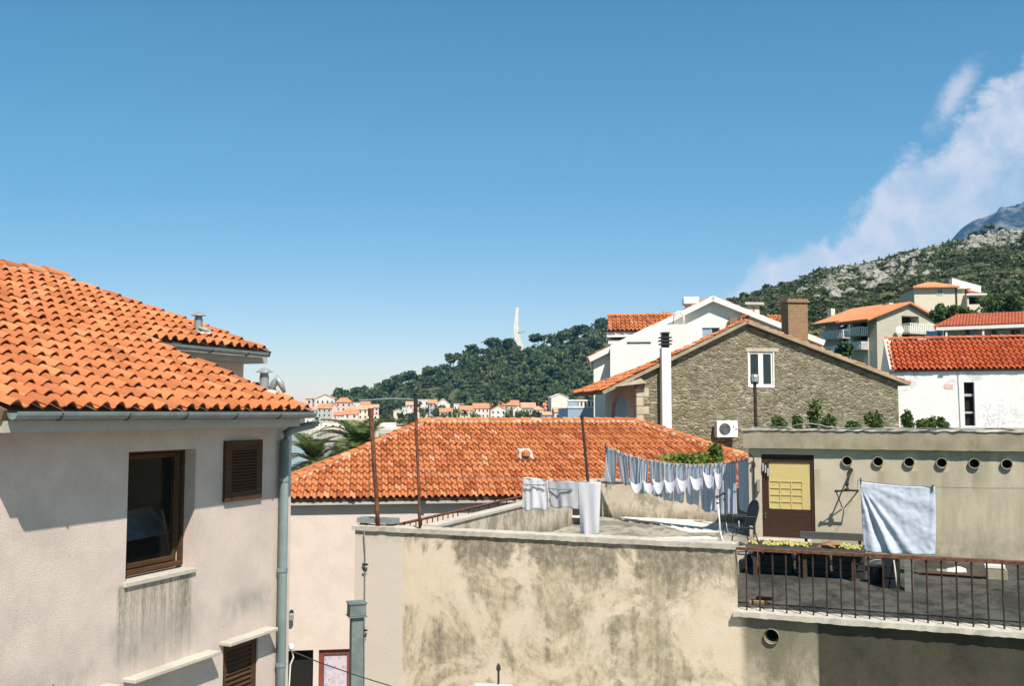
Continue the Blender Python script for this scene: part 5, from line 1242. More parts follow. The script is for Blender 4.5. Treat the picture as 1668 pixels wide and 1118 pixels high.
for (s0, s1, t0, t1, z0) in ((op2[0]+1.2, hb(1511, 545)[0], tB-1.5, tB-.02, op[2]-1.15),):
    MB().hexa([HB.w(s0, t0, z0-.8), HB.w(s1, t0, z0-.8), HB.w(s1, t1, z0-.1), HB.w(s0, t1, z0-.1)], [HB.w(s0, t0, z0-.75), HB.w(s1, t0, z0-.75), HB.w(s1, t1, z0-.05), HB.w(s0, t1, z0-.05)]).build('awning', MT['sheet_w'], h1)
for zz in (z_b(517), z_b(546)):
    MB().hexa([HB.w(g[0][0]-1.9, tB+3.5, zz-.9), HB.w(g[0][0]-.02, tB+3.5, zz-.1), HB.w(g[0][0]-.02, bk1-.4, zz-.1), HB.w(g[0][0]-1.9, bk1-.4, zz-.9)], [HB.w(g[0][0]-1.9, tB+3.5, zz-.85), HB.w(g[0][0]-.02, tB+3.5, zz-.05), HB.w(g[0][0]-.02, bk1-.4, zz-.05), HB.w(g[0][0]-1.9, bk1-.4, zz-.85)]).build('awning', MT['sheet_w'], h1)
def gable_roof(fr, A, B, C, t0, t1, mat, par, th_=.2):
    for (P, Q_) in ((A, B), (B, C)):
        d = fr.w(Q_[0], 0, Q_[2])-fr.w(P[0], 0, P[2]); nn = d.cross(fr.v).normalized(); nn = nn if nn.z > 0 else -nn
        MB().slab([fr.w(P[0], t0, P[2]), fr.w(Q_[0], t0, Q_[2]), fr.w(Q_[0], t1, Q_[2]), fr.w(P[0], t1, P[2])], nn, th_).build('roof', mat, par)
        MB().slab([fr.w(P[0], t0+.1, P[2]-th_-.05), fr.w(Q_[0], t0+.1, Q_[2]-th_-.05), fr.w(Q_[0], t1-.1, Q_[2]-th_-.05), fr.w(P[0], t1-.1, P[2]-th_-.05)], nn, .12).build('roof_deck', MT['deck'], par)
fr_t = tile_mat('slope roof tiles', [(0, (.60, .21, .10)), (1, (.72, .32, .17))], .2, scale=.5)
def far_tiles(fr, deg, c=(.62, .24, .12), per=.35, axis=0):
    b = NB('ribbed far tiles'); x = b.xyz(b.rot(deg)); q = b.math('SINE', b.math('MULTIPLY', x[axis], 6.283/per))
    cc = b.mix(b.mr(b.noise(b.pos(), 1.5, 5, .7), .3, .7), tuple(v*.85 for v in c), tuple(min(1, v*1.15) for v in c))
    cc = b.mix(b.mr(b.noise(b.pos(), 5, 4, .7), .5, .7, 0, .4), cc, tuple(v*.6 for v in c))
    b.bump(q, .6, .06); return b.fin(cc, .9, 0, .1)
A_, B_, C_ = hb(1408, 520), hb(1478, 492), hb(1530, 521)
gable_roof(HB, A_, B_, C_, tB-.5, bk1+.6, far_tiles(HB, 24, (.66, .26, .12), .45, 1), h1, .22)
for (x, y, t) in ((1452, 496, tB+6),):
    a = HB.pt(x, y, t); MB().box(HB, a[0]-.35, a[0]+.35, t, t+.7, a[2]-2.5, a[2]+.2).build('chimney', MT['cream'], h1)
a = hb(1465, 538, tB-.6); dsh = MB(); dsh.lathe(Vector((0, 0, 0)), [(.0, 0), (.3, .04), (.46, .12), (.44, .12), (.02, .03)], 14)
dm = Matrix.Translation(HB.w(*a)) @ Matrix.Rotation(R(75), 4, 'X'); dsh.v = [tuple(dm @ Vector(v)) for v in dsh.v]
dsh.build('satellite_dish', MT['white'], h1)
# second block behind left
h2 = thing('house', atY(1365, 560, 128), 'beige balcony block behind and left of the gabled apartment house', 'apartment house')
tB2 = HB.loc(atY(1383, 540, 126))[1]; hc = lambda x, y: HB.pt(x, y, tB2)
sx = hc(1384, 540)[0]; bk2 = HB.ps(1344, 540, sx)[1]; zz2 = lambda y: hc(1384, y)[2]
MB().box(HB, sx+.9, sx+9, tB2, bk2, 8, zz2(518)).build('wall', beige, h2)
wall_mb(HB.w(sx, 0, 0), HB.v, -HB.u, rect(tB2, bk2, 8, zz2(518)), [rect(tB2+.4, bk2-2.5, zz2(537), zz2(523)), rect(tB2+.4, bk2-2.5, zz2(562), zz2(551))], .8, .89).build('wall', beige, h2)
MB().box(HB, sx+.80, sx+.88, tB2+.3, bk2-2, 9, zz2(521)).build('balcony_recess', MT['dark'], h2)
balcony(HB, sx-1.2, sx-.01, tB2, bk2-.2, zz2(549), zz2(537.5), h2, 4)
balcony(HB, sx-1.2, sx-.01, tB2, bk2-.2, zz2(575), zz2(563), h2, 4)
A_, B_ = hc(1364, 523), hc(1432, 496.5); C_ = (B_[0]+2, 0, B_[2]-1.6)
gable_roof(HB, (A_[0], 0, A_[2]), B_, C_, tB2-.5, bk2+.4, far_tiles(HB, 24, (.66, .28, .13), .45, 1), h2, .22)
a = hc(1410, 503); MB().box(HB, a[0]-.35, a[0]+.35, tB2+6, tB2+6.7, a[2]-1.5, a[2]+.6).build('chimney', MT['cream'], h2)
# upper house
UF = Frame(-6); YU = 160; uu = lambda x, y: UF.loc(atY(x, y, YU))
h3 = thing('house', atY(1520, 508, 165), 'cream house with hipped orange roof and white porch wing high on the slope', 'house')
a, c = uu(1489, 475), uu(1556, 475); tU = a[1]; zw1 = uu(1520, 470)[2]
crm = stucco('pale cream render', (.72, .62, .48), .05, .2, gf=.1, fine=10)
def winset(fr, par, x, y, w, h, t, mat=None, frame=True):
    a = fr.pt(x-w/2, y+h/2, t); c = fr.pt(x+w/2, y-h/2, t)
    o = MB().box(fr, a[0], c[0], t-.07, t+.05, a[2], c[2]).build('window', MT['white'] if frame else (mat or MT['win_dark']), par)
    if frame:
        k = (c[0]-a[0])*.12; xm = (a[0]+c[0])/2
        MB().box(fr, a[0]+k, xm-k*.4, t-.1, t-.075, a[2]+k, c[2]-k).box(fr, xm+k*.4, c[0]-k, t-.1, t-.075, a[2]+k, c[2]-k).build('pane', mat or MT['win_blue'], o)
    return o
MB().box(UF, a[0], c[0], tU, tU+8, 18, zw1).build('wall', crm, h3)
winset(UF, h3, 1531, 475.5, 10, 11, tU); winset(UF, h3, 1532, 501, 11, 9, tU)
e = [uu(1485, 468.5), uu(1558.5, 466.5)]; zz = (e[0][2]+e[1][2])/2; tE = tU-.7
pk = [UF.w(uu(1514, 460)[0]+.6, tU+4, uu(1514, 459)[2]+.4), UF.w(uu(1529, 460)[0]+.6, tU+4, uu(1529, 459)[2]+.4)]
f_ = [UF.w(e[0][0], tE, zz), UF.w(e[1][0], tE, zz), UF.w(e[1][0], tU+8.7, zz), UF.w(e[0][0], tU+8.7, zz)]
MB().add([*f_, *pk, *[p-Z*.25 for p in f_]], [(0, 1, 5, 4), (1, 2, 5), (2, 3, 4, 5), (3, 0, 4), (6, 7, 8, 9), (0, 1, 7, 6), (1, 2, 8, 7), (2, 3, 9, 8), (3, 0, 6, 9)]).build('roof', far_tiles(UF, -6, (.64, .28, .13), .5), h3)
x = uu(1555, 480)[0]; MB().tube([UF.w(x, tU-.12, zz-.3), UF.w(x, tU-.12, 19)], .11, 6).build('downpipe', MT['dark_metal'], h3)
b1, b2, b3 = uu(1556.5, 475), uu(1572, 478), uu(1602, 481)
wg = thing('house', atY(1585, 508, 166), 'white wing with open dark porch and sloping parapet beside the cream hip roofed house', 'house')
MB().box(UF, c[0]+.06, b2[0], tU+1, tU+7, 18, uu(1565, 471)[2]).box(UF, c[0]+.06, b2[0]+1.0, tU+.5, tU+7.5, uu(1565, 471)[2]+.003, uu(1565, 469)[2]).build('wall', crm, wg)
MB().box(UF, b2[0]+.003, b3[0]-.3, tU, tU+6, 18, uu(1585, 497)[2]).box(UF, b2[0]+.003, uu(1575, 490)[0], tU, tU+6, uu(1585, 497)[2], uu(1585, 482.5)[2]).box(UF, uu(1597, 490)[0], b3[0]-.3, tU, tU+.5, uu(1585, 497)[2], uu(1585, 482.5)[2]).build('wall', crm, wg)
MB().box(UF, uu(1575, 490)[0], b3[0]-.4, tU+3, tU+5.9, uu(1585, 497)[2], uu(1585, 482.5)[2]).build('porch_recess', MT['dark'], wg)
MB().box(UF, b2[0]-.2, b3[0], tU-.4, tU+6.2, uu(1585, 482.5)[2]+.003, uu(1585, 480)[2]).build('roof_slab', MT['white'], wg)
z0 = uu(1585, 480)[2]+.01
MB().hexa([UF.w(uu(1575, 479)[0], tU, z0), UF.w(uu(1597, 479)[0], tU, z0), UF.w(uu(1597, 479)[0], tU+5, z0), UF.w(uu(1575, 479)[0], tU+5, z0)], [UF.w(uu(1575, 479)[0], tU+.1, z0+.1), UF.w(uu(1597, 479)[0], tU+.1, z0+.1), UF.w(uu(1590, 470)[0], tU+4, uu(1590, 469)[2]), UF.w(uu(1575, 470)[0], tU+4, uu(1590, 469)[2])]).build('roof', MT['tile_dark'], wg)
pts = [UF.pt(x, y, tU+6.3) for x, y in ((1551, 482), (1551, 453), (1598, 466), (1598, 482))]
MB().hexa([UF.w(p[0], tU+6.3, p[2]) for p in pts], [UF.w(p[0], tU+8, p[2]) for p in pts]).build('parapet', MT['white'], wg)
# long house
LF = Frame(-28); YL = 74; ll = lambda x, y: LF.loc(atY(x, y, YL)); e0 = ll(1527, 531)
h4 = thing('house', atY(1590, 548, 72), 'long low house with dark red hipped roof and white fascia on the right', 'house')
P0 = LF.w(*e0); mL = .40; nL = (-LF.v*mL+Z).normalized(); ubl = (LF.v+Z*mL).normalized()
R0 = onplane(1558, 512, P0, nL); lb = (R0-P0).dot(ubl); la = (R0-P0).dot(LF.u)
MB().slab([P0, P0+LF.u*24, P0+LF.u*24+ubl*lb, R0], nL, .2).slab([P0-LF.u*.3, R0, P0+LF.v*lb*1.9*.93-LF.u*.3], (-LF.u*.4+Z), .2).build('roof', far_tiles(LF, -28, (.36, .095, .05), .22), h4)
tl = e0[1]
MB().box(LF, e0[0]-.1, e0[0]+24, tl-.1, tl+.06, e0[2]-.36, e0[2]-.12).build('fascia', MT['white'], h4)
MB().box(LF, e0[0]+.3, e0[0]+24, tl+1.3, tl+9, 3, e0[2]-.3).build('wall', stucco('dull beige render', (.46, .40, .32), .08, .2, gf=.2), h4)
for (x, w_, mt) in ((1533, 5, 'blue_wall'), (1541, 5, 'win_blue'), (1576, 5, 'win_dark'), (1585, 9, 'blue_wall'), (1619, 6, 'win_dark'), (1630, 9, 'blue_wall'), (1650, 5, 'brown'), (1659, 6, 'win_dark')):
    p0, p1 = LF.pt(x-w_/2, 548, tl+1.3), LF.pt(x+w_/2, 538, tl+1.3)
    o = MB().box(LF, p0[0], p1[0], tl+1.2, tl+1.29, p0[2]-.4, p1[2]).build('window', MT[mt], h4)
for x in (1540, 1600): p0 = LF.pt(x, 545, tl); MB().box(LF, p0[0], p0[0]+.14, tl+.0, tl+.14, 6, e0[2]-.43).build('porch_post', MT['white'], h4)
p0 = ll(1511, 540); MB().hexa([LF.w(e0[0]-.9, tl+1.2, 3), LF.w(e0[0]-.05, tl+.4, 3), LF.w(e0[0]+.1, tl+8, 3), LF.w(e0[0]-.9, tl+8, 3)], [LF.w(e0[0]-.9, tl+1.2, e0[2]-.25), LF.w(e0[0]-.05, tl+.4, e0[2]-.45), LF.w(e0[0]+.1, tl+8, e0[2]+.3), LF.w(e0[0]-.9, tl+8, e0[2]+.1)]).build('end_wall', MT['blue_wall'], h4)
h5 = thing('house', atY(1668, 486, 190), 'house with a dark red roof corner at the far right below the hill', 'house')
a = UF.loc(atY(1655, 484, 190)); MB().box(UF, a[0]+.6, a[0]+9, a[1]+.5, a[1]+7, 20, a[2]).build('wall', MT['cream'], h5)
MB().add([UF.w(a[0], a[1], a[2]), UF.w(a[0]+9.5, a[1], a[2]), UF.w(a[0]+9.5, a[1]+7.5, a[2]), UF.w(a[0], a[1]+7.5, a[2]), UF.w(a[0]+3.4, a[1]+3.7, a[2]+1.6), UF.w(a[0]+6.5, a[1]+3.7, a[2]+1.6)], [(0, 1, 5, 4), (1, 2, 5), (2, 3, 4, 5), (3, 0, 4), (3, 2, 1, 0)]).build('roof', MT['tile_far'], h5)
# ================================================================= TERRAIN, WATER
from mathutils import noise as mn
def fbm(x, y, s, o=4):
    v = 0; a = .5
    for k in range(o): v += a*mn.noise(Vector((x*s, y*s, 3.1*k))); s *= 2.1; a *= .5
    return v
def interp(tab, x):
    if x <= tab[0][0]: return tab[0][1]
    for (a, b_), (c, d) in zip(tab, tab[1:]):
        if x <= c: return b_+(d-b_)*(x-a)/(c-a)
    return tab[-1][1]
def sm(x): x = max(0, min(1, x)); return x*x*(3-2*x)
skyC = [(300, 672), (480, 670), (545, 661), (570, 652), (610, 650), (625, 642), (655, 626), (690, 621), (725, 614), (740, 597), (774, 583), (809, 573), (834, 576), (856, 576), (877, 565), (929, 560), (940, 552), (985, 541), (1050, 536), (1150, 535), (1300, 560)]
YC0, YC1 = 568.0, 840.0
def az(X, Y): return CX+F_PX*X/Y
def zC(X, Y):
    p = az(X, Y); zt_ = EYE+(674-interp(skyC, p))/F_PX*YC1
    if Y <= YC0+22: return -3+4.6*sm((p-450)/42)
    f = (Y-YC0-22)/(YC1-YC0-22)
    if f <= 1: z = 1.6+(zt_-1.6)*(.82*f+.18*sm(f))
    else: z = zt_-(f-1)*35
    z = max(-2, z+fbm(X, Y, .02)*3.0*min(1, f*3)*(1 if f < 1 else .5))
    return -3+(z+3)*sm((p-450)/42)
def grid_mesh(name, p0, p1, npx, Ys, zf, mat, kind='structure'):
    vs = []; n = npx+1
    for Y in Ys:
        for k in range(n):
            p = p0+(p1-p0)*k/npx; X = (p-CX)/F_PX*Y; vs.append((X, Y, zf(X, Y)))
    fs = [(r*n+k, r*n+k+1, (r+1)*n+k+1, (r+1)*n+k) for r in range(len(Ys)-1) for k in range(npx)]
    o = MB().add(vs, fs).build(name, mat, None, smooth=True); tag(o, kind=kind); return o
b = NB('hill ground'); p = b.pos(); n1 = b.noise(p, .05, 7, .7); n2 = b.noise(p, .25, 6, .7)
cc = b.mix(b.mr(n1, .4, .6), (.075, .085, .038), (.13, .13, .065)); cc = b.mix(b.mr(n2, .56, .68, 0, .8), cc, (.30, .27, .19))
MT['hill'] = b.fin(cc, .95, 0, .1)
b = NB('rocky slope'); p = b.pos(); n1 = b.noise(p, .035, 8, .72); n2 = b.noise(p, .16, 7, .75); n3 = b.noise(p, .7, 5, .7)
cc = b.mix(b.mr(n1, .38, .6), (.055, .062, .034), (.105, .110, .060)); cc = b.mix(b.mr(n2, .56, .66, 0, .8), cc, (.27, .26, .21)); cc = b.mix(b.mr(n3, .5, .7, 0, .5), cc, (.05, .055, .03))
b.bump(n3, .8, .8); MT['slope'] = b.fin(cc, .95, 0, .1)
Ys = [YC0+x for x in (0, 10, 22, 30, 40)]+[YC0+40+(YC1-YC0-40)*k/30 for k in range(1, 31)]+[YC1+30*k for k in range(1, 9)]
grid_mesh('hill', 380, 1300, 150, Ys, zC, MT['hill'])
# right slope
skyR = [(1040, 640), (1100, 560), (1150, 505), (1187, 491), (1210, 487), (1251, 473), (1308, 461), (1330, 446), (1390, 434), (1465, 417), (1500, 409), (1556, 397), (1593, 388), (1665, 384), (1800, 360), (2300, 300)]
YR0, YR1 = 52.0, 430.0
def zR_(X, Y):
    p = az(X, Y); zt_ = EYE+(674-interp(skyR, p))/F_PX*YR1
    f = (Y-YR0)/(YR1-YR0)
    z = (1.0+(zt_-1.0)*f) if f <= 1 else zt_-(f-1)*60
    return z+fbm(X, Y, .03, 5)*5*sm(f*1.5)*(1 if f < 1 else .4)
Ys = [YR0+(YR1-YR0)*(k/70)**1.3 for k in range(71)]+[YR1+25*k for k in range(1, 7)]
grid_mesh('hill', 1040, 2300, 170, Ys, zR_, MT['slope'])
# far mountain
skyM = [(1380, 480), (1480, 430), (1530, 402), (1556, 386), (1575, 366), (1586, 357), (1604, 352), (1640, 338), (1668, 329), (1750, 300), (1900, 260), (2300, 240)]
YM = 3600.0
def zM_(X, Y):
    p = az(X, Y); zt_ = EYE+(674-interp(skyM, p))/F_PX*YM; f = (Y-2200)/(YM-2200)
    return (zt_*f if f <= 1 else zt_-(f-1)*400)+fbm(X, Y, .004, 7)*190*sm(f*1.4)*(1.0 if f < .97 else .25)
b = NB('mountain rock'); n1 = b.noise(b.pos(), .009, 9, .8)
MT['mount'] = b.fin(b.mix(b.mr(n1, .44, .60), (.02, .035, .035), (.20, .20, .19)), .95, 0, .1)
grid_mesh('mountain', 1380, 2400, 110, [2200+(YM-2200)*k/36 for k in range(37)]+[YM+120*k for k in range(1, 5)], zM_, MT['mount'])
# water and near ground
b = NB('sea water'); p = b.pos(); v = b.n('ShaderNodeVectorMath', operation='MULTIPLY'); b.set(v.inputs[0], p); v.inputs[1].default_value = (.9, .35, 1)
w1 = b.noise(v.outputs[0], 1.2, 4, .6); b.bump(w1, .25, .12); b.fin((.05, .085, .095), .10, 0, .5); b.p.inputs['IOR'].default_value = 1.33
w = MB().add([(-9000, 40, 0), (9000, 40, 0), (9000, 14000, 0), (-9000, 14000, 0)], [(0, 1, 2, 3)]).build('sea', b.m, None); tag(w, kind='structure')
gd = stucco('street ground', (.30, .28, .25), .15, .4, gf=.4)
grd = MB().hexa([Vector(p) for p in ((-400, -300, .2), (600, -300, .2), (600, 70, .2), (40, 78, .2), (-400, 74, .2))], [Vector(p) for p in ((-400, -300, 1), (600, -300, 1), (600, 70, 1), (40, 78, 1), (-400, 74, 1))]).build('ground', gd, None); tag(grd, kind='structure')
# quay
qz = 1.7
q0, q1 = (488-CX)/F_PX*563, (1010-CX)/F_PX*563
qm = MB().add([(q0, 560, -1), (q1, 560, -1), (q1, 600, -1), (q0, 600, -1), (q0, 560, qz), (q1, 560, qz), (q1, 600, qz), (q0, 600, qz)], [(4, 5, 6, 7), (0, 1, 5, 4), (1, 2, 6, 5), (2, 3, 7, 6), (3, 0, 4, 7)])
o = qm.build('quay', MT['far_cream'], None); tag(o, kind='structure')
qm = MB().box(Frame(0), q0, q1, 559.2, 560, -1, .25).build('quay_base', MT['far_grey'], None); tag(qm, kind='structure')

# ================================================================= FAR TOWN
def farhouse(x0, x1, yt, yb, Y, roof, rh_, wall, rmat, rows, cols, yaw, lab, cat='house', win='win_dark', ww=.30, wh_=.42, ov=.5):
    fr = Frame(yaw); a = fr.loc(atY(x0, yt, Y)); c = fr.loc(atY(x1, yt, Y)); t = (a[1]+c[1])/2
    s0, s1 = a[0], c[0]; s0, s1 = fr.pt(x0, yt, t)[0], fr.pt(x1, yt, t)[0]; zt_ = fr.pt((x0+x1)/2, yt, t)[2]; zb_ = fr.pt((x0+x1)/2, yb, t)[2]; dp_ = max(6, (s1-s0)*.75)
    zr_ = zt_+rh_/F_PX*Y; root = thing('house', fr.w((s0+s1)/2, t+dp_/2, zb_), lab, cat)
    tb_ = t+dp_
    m = MB()
    if roof == 'front':
        sm_ = (s0+s1)/2
        pts = [(s0, zb_-6), (s1, zb_-6), (s1, zt_), (sm_, zr_-.3), (s0, zt_)]
        m.hexa([fr.w(x, t, z) for x, z in pts], [fr.w(x, tb_, z) for x, z in pts])
    else: m.box(fr, s0, s1, t, tb_, zb_-6, zt_)
    m.build('wall', MT[wall], root)
    r = MB()
    if roof == 'front':
        sm_ = (s0+s1)/2; k = (zr_-zt_)/(sm_-s0)
        for sg, e in ((-1, s0), (1, s1)):
            A = fr.w(e+sg*ov, t-ov*.6, zt_-k*ov+.25); B = fr.w(sm_, t-ov*.6, zr_+.25); r.slab([A, B, B+fr.v*(dp_+ov), A+fr.v*(dp_+ov)], fr.u*sg*k+Z, .3)
    elif roof == 'side':
        k = (zr_-zt_)/(dp_/2)
        A, B = fr.w(s0-ov*.5, t-ov, zt_-k*ov+.1), fr.w(s1+ov*.5, t-ov, zt_-k*ov+.1); C, D = fr.w(s1+ov*.5, t+dp_/2, zr_), fr.w(s0-ov*.5, t+dp_/2, zr_)
        E_, F_ = fr.w(s1+ov*.5, tb_+ov, zt_-k*ov+.1), fr.w(s0-ov*.5, tb_+ov, zt_-k*ov+.1)
        r.add([A, B, C, D, E_, F_], [(0, 1, 2, 3), (3, 2, 4, 5), (0, 3, 5), (1, 4, 2), (1, 0, 5, 4)])
    elif roof == 'hip':
        A, B, C, D = fr.w(s0-ov, t-ov, zt_), fr.w(s1+ov, t-ov, zt_), fr.w(s1+ov, tb_+ov, zt_), fr.w(s0-ov, tb_+ov, zt_); h = min(dp_, s1-s0)*.42
        E_, F_ = fr.w(s0+h, t+dp_/2, zr_), fr.w(s1-h, t+dp_/2, zr_)
        r.add([A, B, C, D, E_, F_], [(0, 1, 5, 4), (1, 2, 5), (2, 3, 4, 5), (3, 0, 4), (3, 2, 1, 0)])
    else: r.box(fr, s0-.2, s1+.2, t-.2, tb_+.2, zt_+.003, zt_+.4)
    r.build('roof', MT[rmat], root)
    if rows:
        hh = (zt_-zb_)/rows; wv = (s1-s0)/cols
        for i in range(rows):
            for j in range(cols):
                cx_ = s0+wv*(j+.5); cz_ = zb_+hh*(i+.48)
                MB().box(fr, cx_-wv*ww/2, cx_+wv*ww/2, t-.12, t+.1, cz_-hh*wh_/2, cz_+hh*wh_/2).build('window', MT[win], root)
    return root
FH = [
 (497, 522, 683, 697, 575, 'flat', 0, 'far_white', 'far_white', 2, 3, 4, 'white waterfront building with tall dark openings at the left end of the quay'),
 (517, 540, 665, 696, 590, 'side', 7, 'far_grey', 'tile_far', 4, 3, 4, 'four storey pale building with an orange roof above the quay'),
 (540, 550, 664, 690, 592, 'front', 6, 'far_pink', 'tile_far', 0, 0, 10, 'narrow pinkish gable right of the four storey building'),
 (514, 545, 650, 660, 640, 'front', 7, 'far_white', 'tile_far2', 1, 4, 0, 'white house with dark loggia at the very top of the far town'),
 (498, 509, 650, 660, 650, 'hip', 3, 'far_pink', 'tile_far2', 1, 1, 0, 'little pink tower house at the far left of the skyline'),
 (546, 573, 656, 671, 625, 'hip', 8, 'far_pink', 'tile_far', 2, 3, 6, 'pink house under a large bright orange hipped roof near the hilltop'),
 (574, 587, 657, 668, 630, 'flat', 0, 'far_white', 'far_white', 1, 2, 6, 'small white flat house right of the bright orange hipped roof'),
 (565, 580, 667, 676, 610, 'side', 5, 'far_cream', 'tile_far2', 1, 2, 8, 'low cream house squeezed between pink and cream houses'),
 (543, 560, 676, 691, 583, 'side', 5, 'far_pink', 'tile_far', 2, 3, 5, 'pale house with red roof left of the pink one with red shutters'),
 (560, 583, 674, 692, 578, 'side', 7, 'far_pink', 'tile_far', 2, 2, 5, 'pink waterfront house with red shutters'),
 (583, 607, 667, 692, 600, 'side', 7, 'far_cream', 'tile_far2', 3, 3, 8, 'tall cream house behind the thick rusty post'),
 (606, 617, 676, 693, 582, 'flat', 0, 'far_cream', 'tile_far2', 2, 1, 6, 'small cream house just right of the thick rusty post'),
 (525, 560, 691, 697, 570, 'flat', 0, 'far_white', 'far_white', 1, 3, 4, 'low white waterfront pavilion with dark opening'),
 (641, 656, 670, 679, 600, 'front', 3, 'far_cream', 'far_cream', 1, 1, 5, 'tiny cream chapel with one dark door among the trees'),
 (661, 678, 660, 668, 620, 'side', 6, 'far_white', 'tile_far2', 1, 3, 6, 'white cottage with faded roof left of the white block'),
 (681, 700, 652, 672, 625, 'flat', 0, 'far_white', 'far_white', 2, 2, 6, 'white flat roofed block with four dark windows'),
 (699, 712, 657, 672, 622, 'side', 6, 'far_grey', 'tile_far', 2, 2, 6, 'grey house with red roof right of the white block'),
 (711, 733, 659, 673, 618, 'front', 9, 'far_white', 'far_cream', 1, 1, 8, 'big pale gable standing tall among the far roofs'),
 (716, 737, 671, 679, 600, 'side', 6, 'far_white', 'tile_far', 1, 3, 6, 'low house with wide orange roof below the big pale gable'),
 (739, 756, 659, 672, 625, 'flat', 0, 'far_white', 'far_white', 1, 3, 6, 'white flat house right of the big pale gable'),
 (749, 770, 668, 680, 605, 'side', 7, 'far_cream', 'tile_far', 1, 3, 6, 'cream house under an orange roof behind the harbour palms'),
 (771, 797, 665, 682, 610, 'side', 8, 'far_white', 'tile_far', 2, 4, 6, 'broad white house with eight windows left of the sail boat masts'),
 (799, 824, 668, 684, 600, 'front', 7, 'far_white', 'tile_far', 2, 3, -8, 'white gabled house whose gable faces the harbour'),
 (812, 846, 660, 670, 630, 'side', 8, 'far_grey', 'tile_far', 1, 4, 6, 'long grey house with the widest orange roof of the far town'),
 (849, 873, 664, 676, 620, 'side', 8, 'far_grey', 'tile_far2', 1, 4, 6, 'grey house with dark window band and dull roof'),
 (869, 886, 668, 680, 600, 'hip', 6, 'far_cream', 'tile_far2', 1, 2, 6, 'cream hip roofed house beside the round harbour trees'),
 (876, 898, 660, 672, 640, 'side', 7, 'far_pink', 'tile_far', 1, 3, 6, 'pink house with orange roof left of the large white gable'),
 (898, 926, 648, 668, 610, 'front', 6, 'far_white', 'far_pink', 0, 0, 12, 'large windowless white gabled house left of the blue balustrade'),
 (903, 924, 671, 686, 540, 'side', 7, 'far_cream', 'tile_far2', 1, 2, 10, 'yellowish cottage with two windows in front of the large white gable'),
 (884, 905, 676, 686, 560, 'side', 5, 'far_grey', 'tile_far2', 1, 2, 6, 'low grey shed behind the middle roof ridge'),
 (700, 740, 682, 692, 585, 'flat', 0, 'far_cream', 'far_grey', 1, 5, 4, 'low cream arcade behind the harbour palms'),
 (508, 519, 668, 684, 600, 'side', 5, 'far_white', 'tile_far2', 2, 2, 6, 'small white house squeezed left of the four storey building'),
 (551, 565, 681, 694, 574, 'flat', 0, 'far_white', 'far_white', 1, 3, 4, 'white flat pavilion in front of the pink waterfront house'),
 (588, 603, 659, 669, 635, 'side', 5, 'far_cream', 'tile_far', 1, 3, 8, 'cream house behind the tall cream one with a thin orange roof'),
 (536, 548, 657, 668, 632, 'flat', 0, 'far_grey', 'far_grey', 1, 2, 2, 'grey flat block between the loggia house and the bright orange roof'),
 (603, 617, 664, 676, 618, 'side', 5, 'far_pink', 'tile_far2', 2, 2, 6, 'pink house above the small cream one right of the rusty post'),
 (571, 586, 690, 697, 571, 'flat', 0, 'far_pink', 'far_white', 0, 0, 4, 'low pink kiosk wall at the foot of the pink waterfront house'),
 (655, 664, 664, 674, 615, 'flat', 0, 'far_white', 'far_grey', 1, 2, 6, 'little white cube left of the white cottage'),
 (737, 750, 664, 674, 632, 'side', 5, 'far_pink', 'tile_far', 1, 2, 6, 'pink house between the big pale gable and the palms'),
 (756, 772, 659, 668, 645, 'side', 5, 'far_white', 'tile_far2', 1, 3, 6, 'white house with faded roof above the cream palm house'),
 (790, 806, 660, 672, 640, 'side', 5, 'far_cream', 'tile_far', 1, 3, 6, 'cream house above and behind the broad white house'),
 (836, 852, 667, 678, 608, 'front', 6, 'far_white', 'tile_far2', 1, 2, 6, 'small white gable in front of the widest orange roof'),
 (856, 868, 656, 664, 660, 'flat', 0, 'far_grey', 'far_grey', 0, 0, 6, 'grey flat roofed block highest above the dull roofed house'),
 (888, 902, 667, 677, 615, 'side', 5, 'far_grey', 'tile_far', 1, 2, 6, 'grey house with an orange roof under the large white gable'),
 (672, 682, 668, 680, 598, 'side', 4, 'far_cream', 'tile_far', 1, 1, 6, 'narrow cream house behind the moored boats'),
 (618, 645, 690, 697, 575, 'flat', 0, 'far_white', 'far_white', 0, 0, 4, 'long low white wall house behind the palm crown'),
]
for h in FH: farhouse(*h)
# monument
mo = thing('monument', atY(845, 566, 842), 'tall curved white concrete monument on the wooded hilltop', 'monument')
L_ = [(840.5, 501), (839, 515), (837, 530), (837, 545), (839.5, 556), (841.5, 572)]; R__ = [(845, 501), (844.3, 515), (844, 530), (845.5, 543), (848, 553), (855, 572)]
vs = []
for (l, r) in zip(L_, R__):
    for d in (0, 4.5):
        vs += [atY(*l, 842)+Vector((0, d, 0)), atY(*r, 842)+Vector((0, d, 0))]
fs = []
for i in range(5):
    a, c = 4*i, 4*i+4; fs += [(a, a+1, c+1, c), (a+1, a+3, c+3, c+1), (a+3, a+2, c+2, c+3), (a+2, a, c, c+2)]
MB().add(vs, fs+[(0, 2, 3, 1)]).build('curved_pillar', MT['far_white'], mo)
MB().hexa([atY(844, 544, 842), atY(855, 540, 842), atY(855, 538.5, 842), atY(844, 541.5, 842)], [p+Vector((0, 3, 0)) for p in (atY(844, 544, 842), atY(855, 540, 842), atY(855, 538.5, 842), atY(844, 541.5, 842))]).build('cross_arm', MT['far_grey'], mo)

